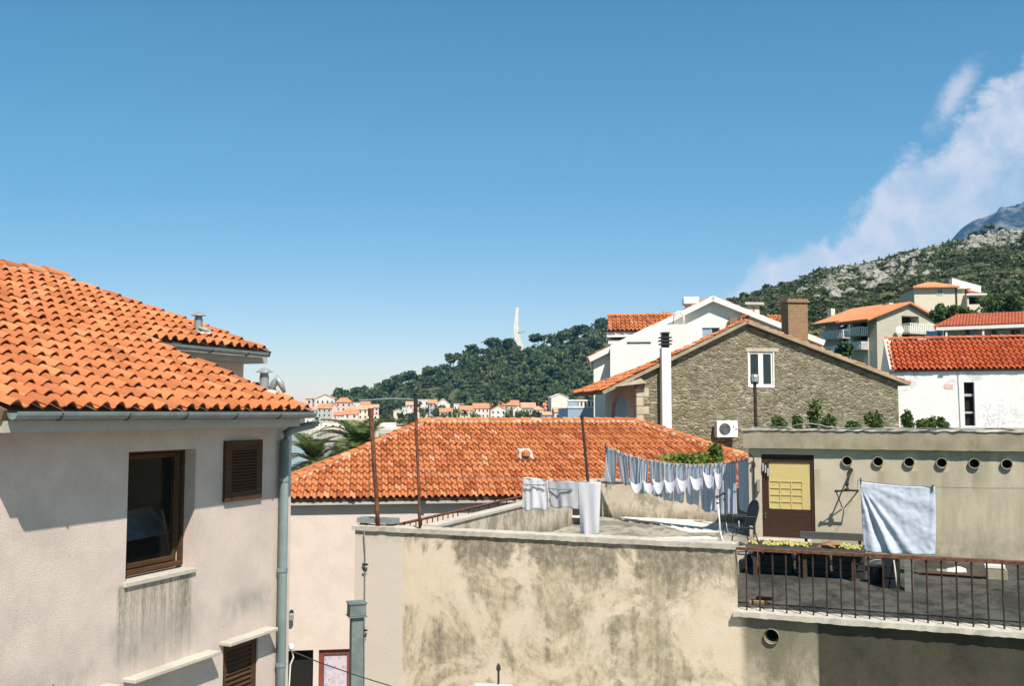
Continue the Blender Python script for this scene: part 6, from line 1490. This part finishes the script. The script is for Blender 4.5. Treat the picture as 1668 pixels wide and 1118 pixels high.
# ================================================================= VEGETATION
def crown_mesh(rnd, r, h, n, leaf, clumps=14, cz=0.0, spread=.42, mb=None, c=Vector((0, 0, 0))):
    mb = mb or MB()
    cl_ = []
    for k in range(clumps):
        while True:
            v = Vector((rnd.uniform(-1, 1), rnd.uniform(-1, 1), rnd.uniform(-.8, 1)))
            if .25 < v.length < 1: break
        cl_.append((Vector((v.x*r*.75, v.y*r*.75, v.z*h*.5*.8)), rnd.uniform(.7, 1.25)))
    for i in range(n):
        cc_, sc = rnd.choice(cl_)
        d = Vector((rnd.gauss(0, 1), rnd.gauss(0, 1), rnd.gauss(0, 1))).normalized()*(rnd.random()**.4)
        p = c+cc_+Vector((d.x*r*spread*sc, d.y*r*spread*sc, d.z*h*.5*spread*sc*.9))+Z*cz
        a = Vector((rnd.gauss(0, 1), rnd.gauss(0, 1), rnd.gauss(0, .7))).normalized(); b_ = a.cross(Vector((rnd.gauss(0, 1), rnd.gauss(0, 1), rnd.gauss(0, 1)))).normalized()
        l = leaf*rnd.uniform(.6, 1.3); k = len(mb.v)
        mb.v += [tuple(p-a*l*.5-b_*l*.25), tuple(p+a*l*.1-b_*l*.4), tuple(p+a*l*.6), tuple(p-a*l*.1+b_*l*.4)]; mb.f.append((k, k+1, k+2, k+3))
    return mb
def make_tree(name, X, Y, zb_, H, r, lab, cat='tree', group=None, mat='pine', n=700, leaf=1.0, seed=0, crown_h=None, trunk=True, clumps=14):
    rnd = random.Random(seed); ch_ = crown_h or H*.62; spr = .62 if cat in ('shrub', 'creeper', 'bush') else .42
    root = thing(name, (X, Y, zb_), lab, cat, group)
    if trunk:
        m = MB(); lean = rnd.uniform(-.06, .06)*H; tr_ = max(.05, H*.022)
        m.tube([(X, Y, zb_-.3), (X+lean*.4, Y, zb_+H*.3), (X+lean, Y, zb_+H*.72)], [tr_*1.4, tr_, tr_*.5], 6)
        for k in range(4): a = 6.28*k/4+seed; m.tube([(X+lean*.5, Y, zb_+H*.42), (X+lean+r*.5*math.cos(a), Y+r*.5*math.sin(a), zb_+H*.70)], [tr_*.6, tr_*.25], 5)
        m.build('trunk', MT['bark'], root)
    crown_mesh(rnd, r, ch_, n, leaf, clumps, spread=spr, c=Vector((X, Y, zb_+H-ch_*.5))).build('crown', MT[mat], root)
    return root
def pxtree(px, ytop, Y, wpx, H, lab, zf=zC, **k):
    X = (px-CX)/F_PX*Y; zt_ = EYE+(674-ytop)/F_PX*Y; r = wpx/2/F_PX*Y
    zb_ = min(zf(X, Y), zt_-H*.6); return make_tree('pine_tree', X, Y, zb_, zt_-zb_, r, lab, **k)
T = [
 (553, 641, 700, 22, 'low rounded pine at the left end of the hill ridge'),
 (588, 628, 740, 34, 'big dark pine standing left of the gap on the ridge'),
 (612, 632, 740, 22, 'smaller pine leaning against the right side of the ridge gap pine'),
 (634, 617, 760, 26, 'upright dark pine right of the sky gap on the ridge'),
 (668, 602, 780, 34, 'tall spreading pine on the first rise of the ridge'),
 (703, 596, 800, 36, 'wide pine between the first rise and the steep step'),
 (738, 574, 810, 28, 'pine at the top of the steep step in the ridge'),
 (768, 561, 820, 32, 'dark pine on the ridge left of the monument wood'),
 (803, 549, 825, 34, 'pine crowning the ridge before the monument'),
 (828, 551, 830, 22, 'pine standing immediately left of the white monument'),
 (876, 542, 830, 34, 'broad pine just right of the white monument'),
 (915, 540, 830, 34, 'round pine in the middle of the right hand ridge'),
 (948, 528, 835, 30, 'tall pine left of the hilltop beside the pink house'),
 (980, 518, 835, 34, 'highest pine on the wooded hill beside the pink house'),
]
for i, (px, yt, Y, wpx, lab) in enumerate(T): pxtree(px, yt, Y, wpx, 13, lab, n=1000, leaf=1.9, seed=i+100, group='pines along the hill ridge', clumps=20)
# the wood as one mass
rnd = random.Random(77); wood = MB(); tk = MB(); cnt = 0
protos = [crown_mesh(random.Random(k), 1, 1.3, 190, .30, 11) for k in range(6)]
def stamp(mb, pr, X, Y, Zc, r, h, ang):
    k = len(mb.v); ca, sa = math.cos(ang), math.sin(ang)
    mb.v += [(X+(x*ca-y*sa)*r, Y+(x*sa+y*ca)*r, Zc+z*h) for x, y, z in pr.v]; mb.f += [tuple(i+k for i in f) for f in pr.f]
while cnt < 470:
    px = rnd.uniform(540, 1010); Y = rnd.uniform(YC0+45, YC1+20); X = (px-CX)/F_PX*Y; f = (Y-YC0)/(YC1-YC0)
    dens = sm((f-.12)*4)*(.55+.9*sm((fbm(X, Y, .018)+.12)*4))
    if px < 640: dens *= sm((f-.25)*4)
    if 780 < px < 860 and .68 < f < .86: dens *= .25
    if rnd.random() > dens: continue
    r = rnd.uniform(2.4, 7.6); h = r*rnd.uniform(.75, 1.25)+1; stamp(wood, protos[cnt % 6], X, Y, zC(X, Y)+r*.8+1.5, r, h, rnd.uniform(0, 6)); cnt += 1
o = wood.build('pine_wood', MT['pine'], None); tag(o, 'dense dark green pine wood covering the hill behind the harbour', 'wood', kind='stuff')
bush = MB(); cnt = 0
while cnt < 620:
    px = rnd.uniform(540, 1010); Y = rnd.uniform(YC0+28, YC1); X = (px-CX)/F_PX*Y
    stamp(bush, protos[cnt % 6], X, Y, zC(X, Y)+.7, rnd.uniform(1.5, 3.2), rnd.uniform(1.2, 2.4), rnd.uniform(0, 6)); cnt += 1
o = bush.build('hill_scrub', MT['scrub'], None); tag(o, 'light green scrub between the pines of the wooded hill', 'scrub', kind='stuff')
# green patches etc.: cypress by the blue house
make_tree('cypress_tree', *atY(961, 650, 66).xy, 1.0, atY(961, 638, 66).z-1, .35, 'dark narrow cypress top beside the white gabled house wall', mat='shrub', n=500, leaf=.25, seed=9, crown_h=6, clumps=16)
# harbour trees
def palm(name, X, Y, zb_, zc_, fl_, nf, lab, cat='palm tree', group=None, seed=0, leaf_n=22, lw=.045, far=False, mat='palm'):
    rnd = random.Random(seed); root = thing(name, (X, Y, zb_), lab, cat, group)
    m = MB(); n = 10; tr_ = fl_*.075
    m.tube([(X+.02*k, Y, zb_+(zc_-zb_)*k/n) for k in range(n+1)], [tr_*(1+.12*(k % 2)) for k in range(n+1)], 8); m.build('trunk', MT['bark'], root)
    m = MB(); md = MB()
    for i in range(nf):
        a = 6.283*i*.618+rnd.uniform(-.2, .2); el = rnd.uniform(-.25, 1.40) if not far else rnd.uniform(-.5, 1.2); L = fl_*rnd.uniform(.8, 1.08); droop = rnd.uniform(.55, 1.1)
        dry = el < -.15 and rnd.random() < .8; mm = md if (dry and not far) else m
        pts = []; p = Vector((X, Y, zc_)); hd = Vector((math.cos(a), math.sin(a), 0)); e = el; st_ = L/10
        for k in range(11): pts.append(p.copy()); p = p+(hd*math.cos(e)+Z*math.sin(e))*st_; e -= droop*.17
        mm.tube(pts, [fl_*.011*(1-k/12) for k in range(11)], 4)
        side = hd.cross(Z).normalized()
        for k in range(leaf_n):
            f = .12+.88*k/leaf_n; q = f*10; j = min(9, int(q)); c = pts[j]+(pts[j+1]-pts[j])*(q-j); d = (pts[j+1]-pts[j]).normalized(); up_ = side.cross(d)
            ll_ = L*.27*math.sin(math.pi*(.12+.83*f))**.7*rnd.uniform(.85, 1.1)
            for sg in (-1, 1):
                tip = c+(side*sg*.80+d*.55+up_*(.22)-Z*.16).normalized()*ll_; w_ = d*L*lw*.5
                k0 = len(mm.v); mid = (c+tip)/2+up_*ll_*.06
                mm.v += [tuple(c-w_*.6), tuple(mid-w_), tuple(tip), tuple(mid+w_), tuple(c+w_*.6)]; mm.f.append((k0, k0+1, k0+2, k0+3, k0+4))
    m.build('crown', MT[mat], root)
    if md.v: md.build('dry_fronds', MT['palm_dry'], root)
    return root
for i, (px, yt, wpx) in enumerate([(689, 671, 12), (703, 676, 10), (712, 679, 10), (722, 671, 12), (733, 670, 12), (745, 667, 13), (757, 668, 14), (771, 670, 12), (779, 673, 11)]):
    Y = 572; X = (px-CX)/F_PX*Y
    palm('palm_tree', X, Y, 1.7, EYE+(674-yt-5)/F_PX*Y, wpx/2/F_PX*Y*1.35, 26, 'dark palm in the row along the far harbour front', group='palms along the far harbour front', seed=i+5, leaf_n=9, lw=.16, far=True)
HT = [(655, 672, 16, 'round dark tree by the tiny chapel'), (669, 668, 16, 'dark tree hiding the foot of the white cottage'), (640, 680, 20, 'low spreading tree left of the tiny chapel'), (676, 678, 12, 'tree behind the boat moored right of the launch'), (628, 672, 16, 'dark tree between the cream house and the chapel')]
for i, (px, yt, wpx, lab) in enumerate(HT):
    Y = 590; X = (px-CX)/F_PX*Y; zt_ = EYE+(674-yt)/F_PX*Y; make_tree('harbour_tree', X, Y, 1.7, zt_-1.7, wpx/2/F_PX*Y, lab, n=500, leaf=1.3, seed=i+200, crown_h=(zt_-1.7)*.85)
for i, px in enumerate((824, 833, 842, 851, 860, 869, 877)):
    Y = 574; X = (px-CX)/F_PX*Y; zt_ = EYE+(674-669+(i % 3)*.8)/F_PX*Y; make_tree('harbour_tree', X, Y, 1.7, zt_-1.7, 12/2/F_PX*Y, 'round tree in the clipped row on the right of the far harbour', group='clipped trees on the far quay', n=420, leaf=1.2, seed=i+300, crown_h=(zt_-1.7)*.9, mat='vine' if i in (4,) else 'pine')
# near palms
pL = [(586, 733, 52, 3.0, 34, 'large date palm rising behind the middle roof'), (509, 754, 50, 2.35, 30, 'lower date palm beside the left house downpipe')]
for i, (px, py, Y, fl_, nf, lab) in enumerate(pL):
    c = atY(px, py, Y); palm('date_palm', c.x, c.y, 1.0, c.z, fl_, nf, lab, seed=i+31, leaf_n=30, lw=.030)
# boats
def motor_boat(px, py, Y, L, lab, dark=False, cabin=True):
    c = atY(px, py, Y); c.z = 0; fr = Frame(12); l = fr.loc(c); root = thing('motor_boat', (c.x, c.y, 0), lab, 'boat'); s, t, z = l
    prof = [(-.5, .30), (-.2, .5), (.15, .5), (.38, .3), (.5, .02)]; W = L*.30; lo = []; hi = []
    for (x, w_) in prof: lo.append(fr.w(s+x*L*.92, t-w_*W*.75, -.1)); hi.append(fr.w(s+x*L, t-w_*W, L*.13+max(0, x)*L*.06))
    for (x, w_) in prof[::-1]: lo.append(fr.w(s+x*L*.92, t+w_*W*.75, -.1)); hi.append(fr.w(s+x*L, t+w_*W, L*.13+max(0, x)*L*.06))
    MB().hexa(lo, hi).build('hull', MT['dark_metal'] if dark else MT['white'], root)
    if cabin:
        a = L*.12; m = MB(); m.hexa([fr.w(s-.28*L, t-.3*W, a), fr.w(s+.2*L, t-.3*W, a), fr.w(s+.2*L, t+.3*W, a), fr.w(s-.28*L, t+.3*W, a)], [fr.w(s-.24*L, t-.26*W, a+.17*L), fr.w(s+.08*L, t-.26*W, a+.17*L), fr.w(s+.08*L, t+.26*W, a+.17*L), fr.w(s-.24*L, t+.26*W, a+.17*L)])
        m.build('cabin', MT['white'], root)
        MB().box(fr, s-.2*L, s+.06*L, t-.31*W, t-.285*W, a+.06*L, a+.12*L).build('pane', MT['glass'], root)
        MB().tube([fr.w(s-.05*L, t, a+.17*L), fr.w(s-.05*L, t, a+.42*L)], L*.006, 5).build('mast', MT['white'], root)
    return root
motor_boat(651, 697, 440, 7.5, 'white motor launch moored left of the thin rusty post'); motor_boat(667, 699, 400, 6.0, 'dark hulled boat with white cabin at the thin rusty post', True)
motor_boat(645, 704, 330, 4.2, 'small white open boat in front of the motor launch', False, False); motor_boat(690, 694, 500, 8, 'white cabin boat between the thin rusty post and the roof ridge')
for px, top, lab in ((764, 667, 'sail boat whose pale mast shows left of the tall mast pair'), (822, 662, 'sail boat with the tallest mast before the gabled white house'), (745, 673, 'sail boat with a short mast before the harbour palms')):
    c = atY(px, 690, 520); root = thing('sail_boat', (c.x, c.y, 0), lab, 'boat'); fr = Frame(15); s, t, z = fr.loc(c); L = 8; W = 2.6
    prof = [(-.5, .35), (-.1, .5), (.2, .4), (.5, .02)]
    lo = [fr.w(s+x*L*.9, t-w_*W*.7, -.1) for x, w_ in prof]+[fr.w(s+x*L*.9, t+w_*W*.7, -.1) for x, w_ in prof[::-1]]; hi = [fr.w(s+x*L, t-w_*W, .9) for x, w_ in prof]+[fr.w(s+x*L, t+w_*W, .9) for x, w_ in prof[::-1]]
    MB().hexa(lo, hi).build('hull', MT['white'], root); zt_ = EYE+(674-top)/F_PX*520
    MB().tube([(c.x, c.y, .9), (c.x, c.y, zt_)], .11, 6).build('mast', MT['white'], root); MB().tube([(c.x, c.y, 2.0), fr.w(s-3.3, t, 2.1)], .09, 5).build('boom', MT['white'], root)
# right slope vegetation and rocks
scr = MB(); rk = MB(); rnd = random.Random(55); cnt = 0
pr2 = [crown_mesh(random.Random(k+20), 1, 1.1, 60, .42, 7) for k in range(6)]
pr3 = [crown_mesh(random.Random(k+40), 1, 1.2, 150, .26, 9) for k in range(4)]
while cnt < 3600:
    px = rnd.uniform(1150, 1800); Y = YR0+30+(YR1+4-YR0-30)*rnd.random()**.62; X = (px-CX)/F_PX*Y
    d = .35+1.2*sm((fbm(X, Y, .03)+.15)*3)
    if rnd.random() > d: continue
    r = rnd.uniform(.9, 2.6)*(1.25 if rnd.random() < .15 else 1); near = Y < 150
    if near and px > 1330: r *= .7
    stamp(scr, (pr3[cnt % 4] if near else pr2[cnt % 6]), X, Y, zR_(X, Y)+r*.35, r, r*.8, rnd.uniform(0, 6)); cnt += 1
for px, y0 in [(x, 0) for x in range(1190, 1560, 4)]:      # jagged bushes along the skyline
    Y = YR1-rnd.uniform(0, 25); X = (px+rnd.uniform(-3, 3)-CX)/F_PX*Y; r = rnd.uniform(.7, 1.5); stamp(scr, pr2[px % 6], X, Y, zR_(X, Y)+r*1.0, r*.8, r*rnd.uniform(1.2, 2.4), 0)
o = scr.build('hillside_scrub', MT['scrub'], None); tag(o, 'grey green scrub covering the rocky slope on the right', 'scrub', kind='stuff')
cnt = 0
while cnt < 600:
    if cnt < 210: px = rnd.gauss(1625, 35); Y = rnd.uniform(350, 425)
    elif cnt < 600: px = rnd.gauss(1420, 50); Y = rnd.uniform(250, 400)
    elif cnt < 720: px = rnd.gauss(1500, 30); Y = rnd.uniform(330, 428)
    else: px = rnd.uniform(1200, 1750); Y = rnd.uniform(130, 428)
    X = (px-CX)/F_PX*Y
    if cnt > 700 and fbm(X, Y, .025) < .0: cnt += 1; continue
    r = rnd.uniform(.5, 1.7)*(1.3 if cnt < 300 else 1); rk.blob((X, Y, zR_(X, Y)+r*.25), r, (1.2, 1, rnd.uniform(.6, 1.3)), 6, 4, .3, rnd); cnt += 1
o = rk.build('rocks', MT['rock'], None); tag(o, 'pale limestone outcrops scattered over the right hand slope', 'rocks', kind='stuff')
RT = [(1595, 374, 12, 'small round pine left of the umbrella pine pair on the rocky crest'), (1610, 372, 14, 'second pine from the left on the rocky crest'), (1622, 362, 20, 'flat topped umbrella pine on the rocky crest'), (1640, 368, 16, 'broken flat pine right of the umbrella pine'), (1656, 372, 18, 'dark pine at the picture edge on the rocky crest'), (1251, 461, 14, 'lone round tree on the slope skyline left of the brick chimney'), (1212, 476, 12, 'small round tree where the right slope meets the sky')]
for i, (px, yt, wpx, lab) in enumerate(RT):
    Y = 415; X = (px-CX)/F_PX*Y; zt_ = EYE+(674-yt)/F_PX*Y; zb_ = min(zR_(X, Y), zt_-3); make_tree('pine_tree', X, Y, zb_, zt_-zb_, wpx/2/F_PX*Y, lab, n=420, leaf=.8, seed=i+400, crown_h=max(2.2, (zt_-zb_)*.42), clumps=9)
for i, (px, top, Y, h_, lab) in enumerate([(1390, 425, 424, 4, 'bare burnt tree on the skyline above the apartment house'), (1480, 404, 424, 4, 'bare burnt tree on the skyline above the cream house'), (1330, 438, 424, 4, 'bare burnt tree where the skyline steepens')]):
    X = (px-CX)/F_PX*Y; zt_ = EYE+(674-top)/F_PX*Y; m = MB(); m.tube([(X, Y, zt_-h_-3), (X+.2, Y, zt_)], [.12, .03], 5)
    for k in range(6): z = zt_-h_*.8+k*h_*.13; a = k*2.1; m.tube([(X+.1, Y, z), (X+.1+math.cos(a)*.9, Y+math.sin(a)*.9, z+.5)], [.05, .015], 4)
    root = thing('bare_tree', (X, Y, zt_-h_), lab, 'tree'); m.build('trunk', MT['bark'], root)
# bushes near the hill houses
for i, (px, py, Y, wpx, hpx, lab) in enumerate([(1530, 510, 105, 26, 22, 'dark bush under the cream house, left of the pair'), (1552, 509, 105, 30, 20, 'dark bush under the white porch wing'), (1575, 512, 104, 22, 18, 'dark bush at the ridge of the long red roof'), (1610, 497, 130, 40, 26, 'dense dark bush right of the white porch wing'), (1645, 492, 130, 44, 36, 'large dark green tree mass at the right edge'), (1376, 568, 100, 24, 18, 'green bush below the balcony block')]):
    c = atY(px, py, Y); r = wpx/2/F_PX*Y; h_ = hpx/F_PX*Y
    make_tree('bush', c.x, c.y, c.z-h_*.9, h_*1.4, r, lab, 'bush', n=900, leaf=.38, seed=i+500, mat='shrub', crown_h=h_*1.1, clumps=16)
# shrubs standing behind the cabin roof edge
SH = [(1268, 690, 26, 20, 'low shrub at the left behind the cabin roof edge'), (1300, 686, 20, 26, 'shrub between the low one and the tallest one behind the cabin roof'), (1328, 672, 26, 50, 'tallest shrub behind the cabin roof edge'), (1350, 684, 22, 26, 'shrub leaning right of the tallest one on the cabin roof'), (1390, 690, 26, 18, 'low spreading shrub in the middle of the cabin roof'), (1424, 680, 28, 32, 'rounded shrub before the stone house corner'), (1479, 684, 18, 32, 'pointed shrub before the peeling white wall'), (1502, 691, 18, 18, 'small low shrub right of the pointed one'), (1517, 688, 16, 24, 'thin upright shrub before the peeling white wall'), (1535, 690, 20, 20, 'last shrub to the right on the cabin roof')]
for i, (px, py, wpx, hpx, lab) in enumerate(SH):
    Y = 24.2; c = atY(px, 703, Y); r = wpx/2/F_PX*Y*1.0; h_ = hpx/F_PX*Y*1.05
    make_tree('shrub', c.x, c.y, 9.05, c.z-9.05+h_, r*1.0, lab, 'shrub', group='shrubs along the cabin roof', mat='shrub', n=620, leaf=.075, seed=i+600, crown_h=h_*1.05, clumps=14)
for i, (px, py, wpx, hpx, lab) in enumerate([(1105, 748, 44, 20, 'leafy creeper behind the middle of the long washing line'), (1145, 749, 40, 20, 'leafy creeper behind the right of the long washing line'), (1166, 740, 16, 34, 'upright leafy shoot at the hip of the middle roof')]):
    Y = 27.2; c = atY(px, py, Y); r = wpx/2/F_PX*Y*1.5; h_ = hpx/F_PX*Y*.9
    make_tree('creeper', c.x, c.y, 7.2, c.z+h_*.5-7.2, r, lab, 'creeper', mat='vine', n=380, leaf=.12, seed=i+700, crown_h=h_, clumps=10)

# ================================================================= SKY, SUN, CAMERA, AIR
sd_ = Vector((0, 0, 0)); sd_ = (G.u*.70 - G.v*.80 + Z*1.40).normalized()
sun = bpy.data.lights.new('sun', 'SUN'); sun.energy = 5.0; sun.angle = R(.55); sun.color = (1.0, .92, .83)
so = bpy.data.objects.new('sun', sun); col.objects.link(so); so.rotation_euler = (-sd_).to_track_quat('-Z', 'Y').to_euler(); so.location = (0, -20, 60)
wd_ = bpy.data.worlds.new('World'); scn.world = wd_; wd_.use_nodes = True; nt = wd_.node_tree; nt.nodes.clear()
out = nt.nodes.new('ShaderNodeOutputWorld'); bg = nt.nodes.new('ShaderNodeBackground'); sky = nt.nodes.new('ShaderNodeTexSky')
sky.sky_type = 'NISHITA'; sky.sun_disc = False; sky.sun_elevation = math.asin(sd_.z); sky.sun_rotation = math.atan2(sd_.x, sd_.y); sky.altitude = 10; sky.air_density = 1.0; sky.dust_density = .35; sky.ozone_density = 1.6
bg.inputs[1].default_value = .070
def wn(t, **k):
    x = nt.nodes.new(t)
    for a, b_ in k.items(): setattr(x, a, b_)
    return x
def wm_(op, a, b_=0.0, clamp=False):
    x = wn('ShaderNodeMath', operation=op, use_clamp=clamp)
    for i, v in enumerate((a, b_)):
        if isinstance(v, bpy.types.NodeSocket): nt.links.new(v, x.inputs[i])
        else: x.inputs[i].default_value = v
    return x.outputs[0]
def wmr(v, a, b_, c=0.0, d=1.0):
    x = wn('ShaderNodeMapRange', interpolation_type='SMOOTHSTEP'); nt.links.new(v, x.inputs['Value'])
    for n_, q in (('From Min', a), ('From Max', b_), ('To Min', c), ('To Max', d)): x.inputs[n_].default_value = q
    return x.outputs[0]
tc = wn('ShaderNodeTexCoord'); sx_ = wn('ShaderNodeSeparateXYZ'); nt.links.new(tc.outputs['Generated'], sx_.inputs[0])
yy = wm_('MAXIMUM', sx_.outputs[1], .02); az_ = wm_('DIVIDE', sx_.outputs[0], yy); el_ = wm_('DIVIDE', sx_.outputs[2], yy)   # tangent of bearing and of height
cmb = wn('ShaderNodeCombineXYZ'); nt.links.new(az_, cmb.inputs[0]); nt.links.new(wm_('MULTIPLY', el_, 1.0), cmb.inputs[1])
def wnoise(sc, det, ro, dist=0.0, off=0.0):
    x = wn('ShaderNodeTexNoise'); mp = wn('ShaderNodeMapping'); mp.inputs['Location'].default_value = (off, off*.7, off); nt.links.new(cmb.outputs[0], mp.inputs[0]); nt.links.new(mp.outputs[0], x.inputs['Vector'])
    x.inputs['Scale'].default_value = sc; x.inputs['Detail'].default_value = det; x.inputs['Roughness'].default_value = ro; x.inputs['Distortion'].default_value = dist; return x.outputs['Fac']
nz1 = wnoise(11.0, 10, .62, .35, 3.3); nz2 = wnoise(22.0, 8, .62, .3, 9.1); nz3 = wnoise(6.0, 5, .55, .2, 1.7)
edge = wm_('ADD', wm_('MULTIPLY', wm_('SUBTRACT', az_, .2225), .75), .140)       # cloud bank's upper edge rises to the right
dd = wm_('SUBTRACT', edge, el_)
dd = wm_('ADD', dd, wm_('ADD', wm_('MULTIPLY', wm_('SUBTRACT', nz1, .5), .17), wm_('MULTIPLY', wm_('SUBTRACT', nz3, .5), .07)))
bank = wm_('MULTIPLY', wmr(dd, .0, .030), wmr(dd, .05, .26, 1.0, .38))
bank = wm_('MULTIPLY', bank, wmr(az_, .205, .235)); bank = wm_('MULTIPLY', bank, wmr(nz2, .28, .66, .50, 1.0))
def puff(ax, ey, rx, ry, ang):
    u_ = wm_('SUBTRACT', az_, ax); v_ = wm_('SUBTRACT', el_, ey); c_, s_ = math.cos(ang), math.sin(ang)
    p_ = wm_('DIVIDE', wm_('ADD', wm_('MULTIPLY', u_, c_), wm_('MULTIPLY', v_, s_)), rx); q__ = wm_('DIVIDE', wm_('ADD', wm_('MULTIPLY', u_, -s_), wm_('MULTIPLY', v_, c_)), ry)
    r_ = wm_('SQRT', wm_('ADD', wm_('MULTIPLY', p_, p_), wm_('MULTIPLY', q__, q__)))
    return wmr(wm_('ADD', r_, wm_('MULTIPLY', wm_('SUBTRACT', nz1, .5), 3.2)), .15, 1.25, 1.0, 0.0)
pf = wm_('MAXIMUM', wm_('MULTIPLY', puff(.462, .335, .042, .018, .9), .75), wm_('MULTIPLY', puff(.545, .33, .04, .03, .3), .6))
cm = wm_('MULTIPLY', wm_('MAXIMUM', bank, pf), .80, True)
tint = wn('ShaderNodeMix', data_type='RGBA', blend_type='MULTIPLY'); tint.inputs['Factor'].default_value = 1.0; nt.links.new(sky.outputs[0], tint.inputs['A']); tr_ = wn('ShaderNodeValToRGB'); nt.links.new(wm_('MULTIPLY', el_, 1.6), tr_.inputs[0]); e_ = tr_.color_ramp.elements; e_[0].position = 0; e_[0].color = (1.30, 1.18, 1.22, 1); e_[1].position = 1; e_[1].color = (.38, .96, .97, 1); k_ = e_.new(.35); k_.color = (.80, 1.17, 1.13, 1); nt.links.new(tr_.outputs[0], tint.inputs['B'])
mxw = wn('ShaderNodeMix', data_type='RGBA'); nt.links.new(cm, mxw.inputs['Factor']); nt.links.new(tint.outputs['Result'], mxw.inputs['A']); mxw.inputs['B'].default_value = (9.0, 8.6, 8.6, 1)
nt.links.new(mxw.outputs['Result'], bg.inputs[0]); nt.links.new(bg.outputs[0], out.inputs[0])
if HAZE:
    hz = MB().box(Frame(0), -2600, 4200, -120, 4300, -3, 1000).build('haze', None, None); tag(hz, kind='stuff')
    hm_ = bpy.data.materials.new('haze'); hm_.use_nodes = True; t_ = hm_.node_tree; t_.nodes.clear(); o_ = t_.nodes.new('ShaderNodeOutputMaterial'); v_ = t_.nodes.new('ShaderNodeVolumePrincipled')
    v_.inputs['Color'].default_value = (.14, .46, 1.0, 1); v_.inputs['Density'].default_value = HAZE; v_.inputs['Anisotropy'].default_value = .2; t_.links.new(v_.outputs[0], o_.inputs['Volume']); hz.data.materials.append(hm_)
cam = bpy.data.cameras.new('camera'); cam.sensor_width = 36; cam.lens = 36*F_PX/1668; cam.clip_end = 20000; cam.clip_start = .1
cob = bpy.data.objects.new('camera', cam); col.objects.link(cob); cob.location = CAM; cob.rotation_euler = (math.pi/2+PITCH, 0, 0); scn.camera = cob
scn.view_settings.view_transform = 'Standard'; scn.view_settings.look = 'None'; scn.view_settings.exposure = EXPO; scn.view_settings.gamma = 1
scn.cycles.max_bounces = 6; scn.cycles.diffuse_bounces = 3; scn.cycles.transparent_max_bounces = 8; scn.cycles.volume_bounces = 0
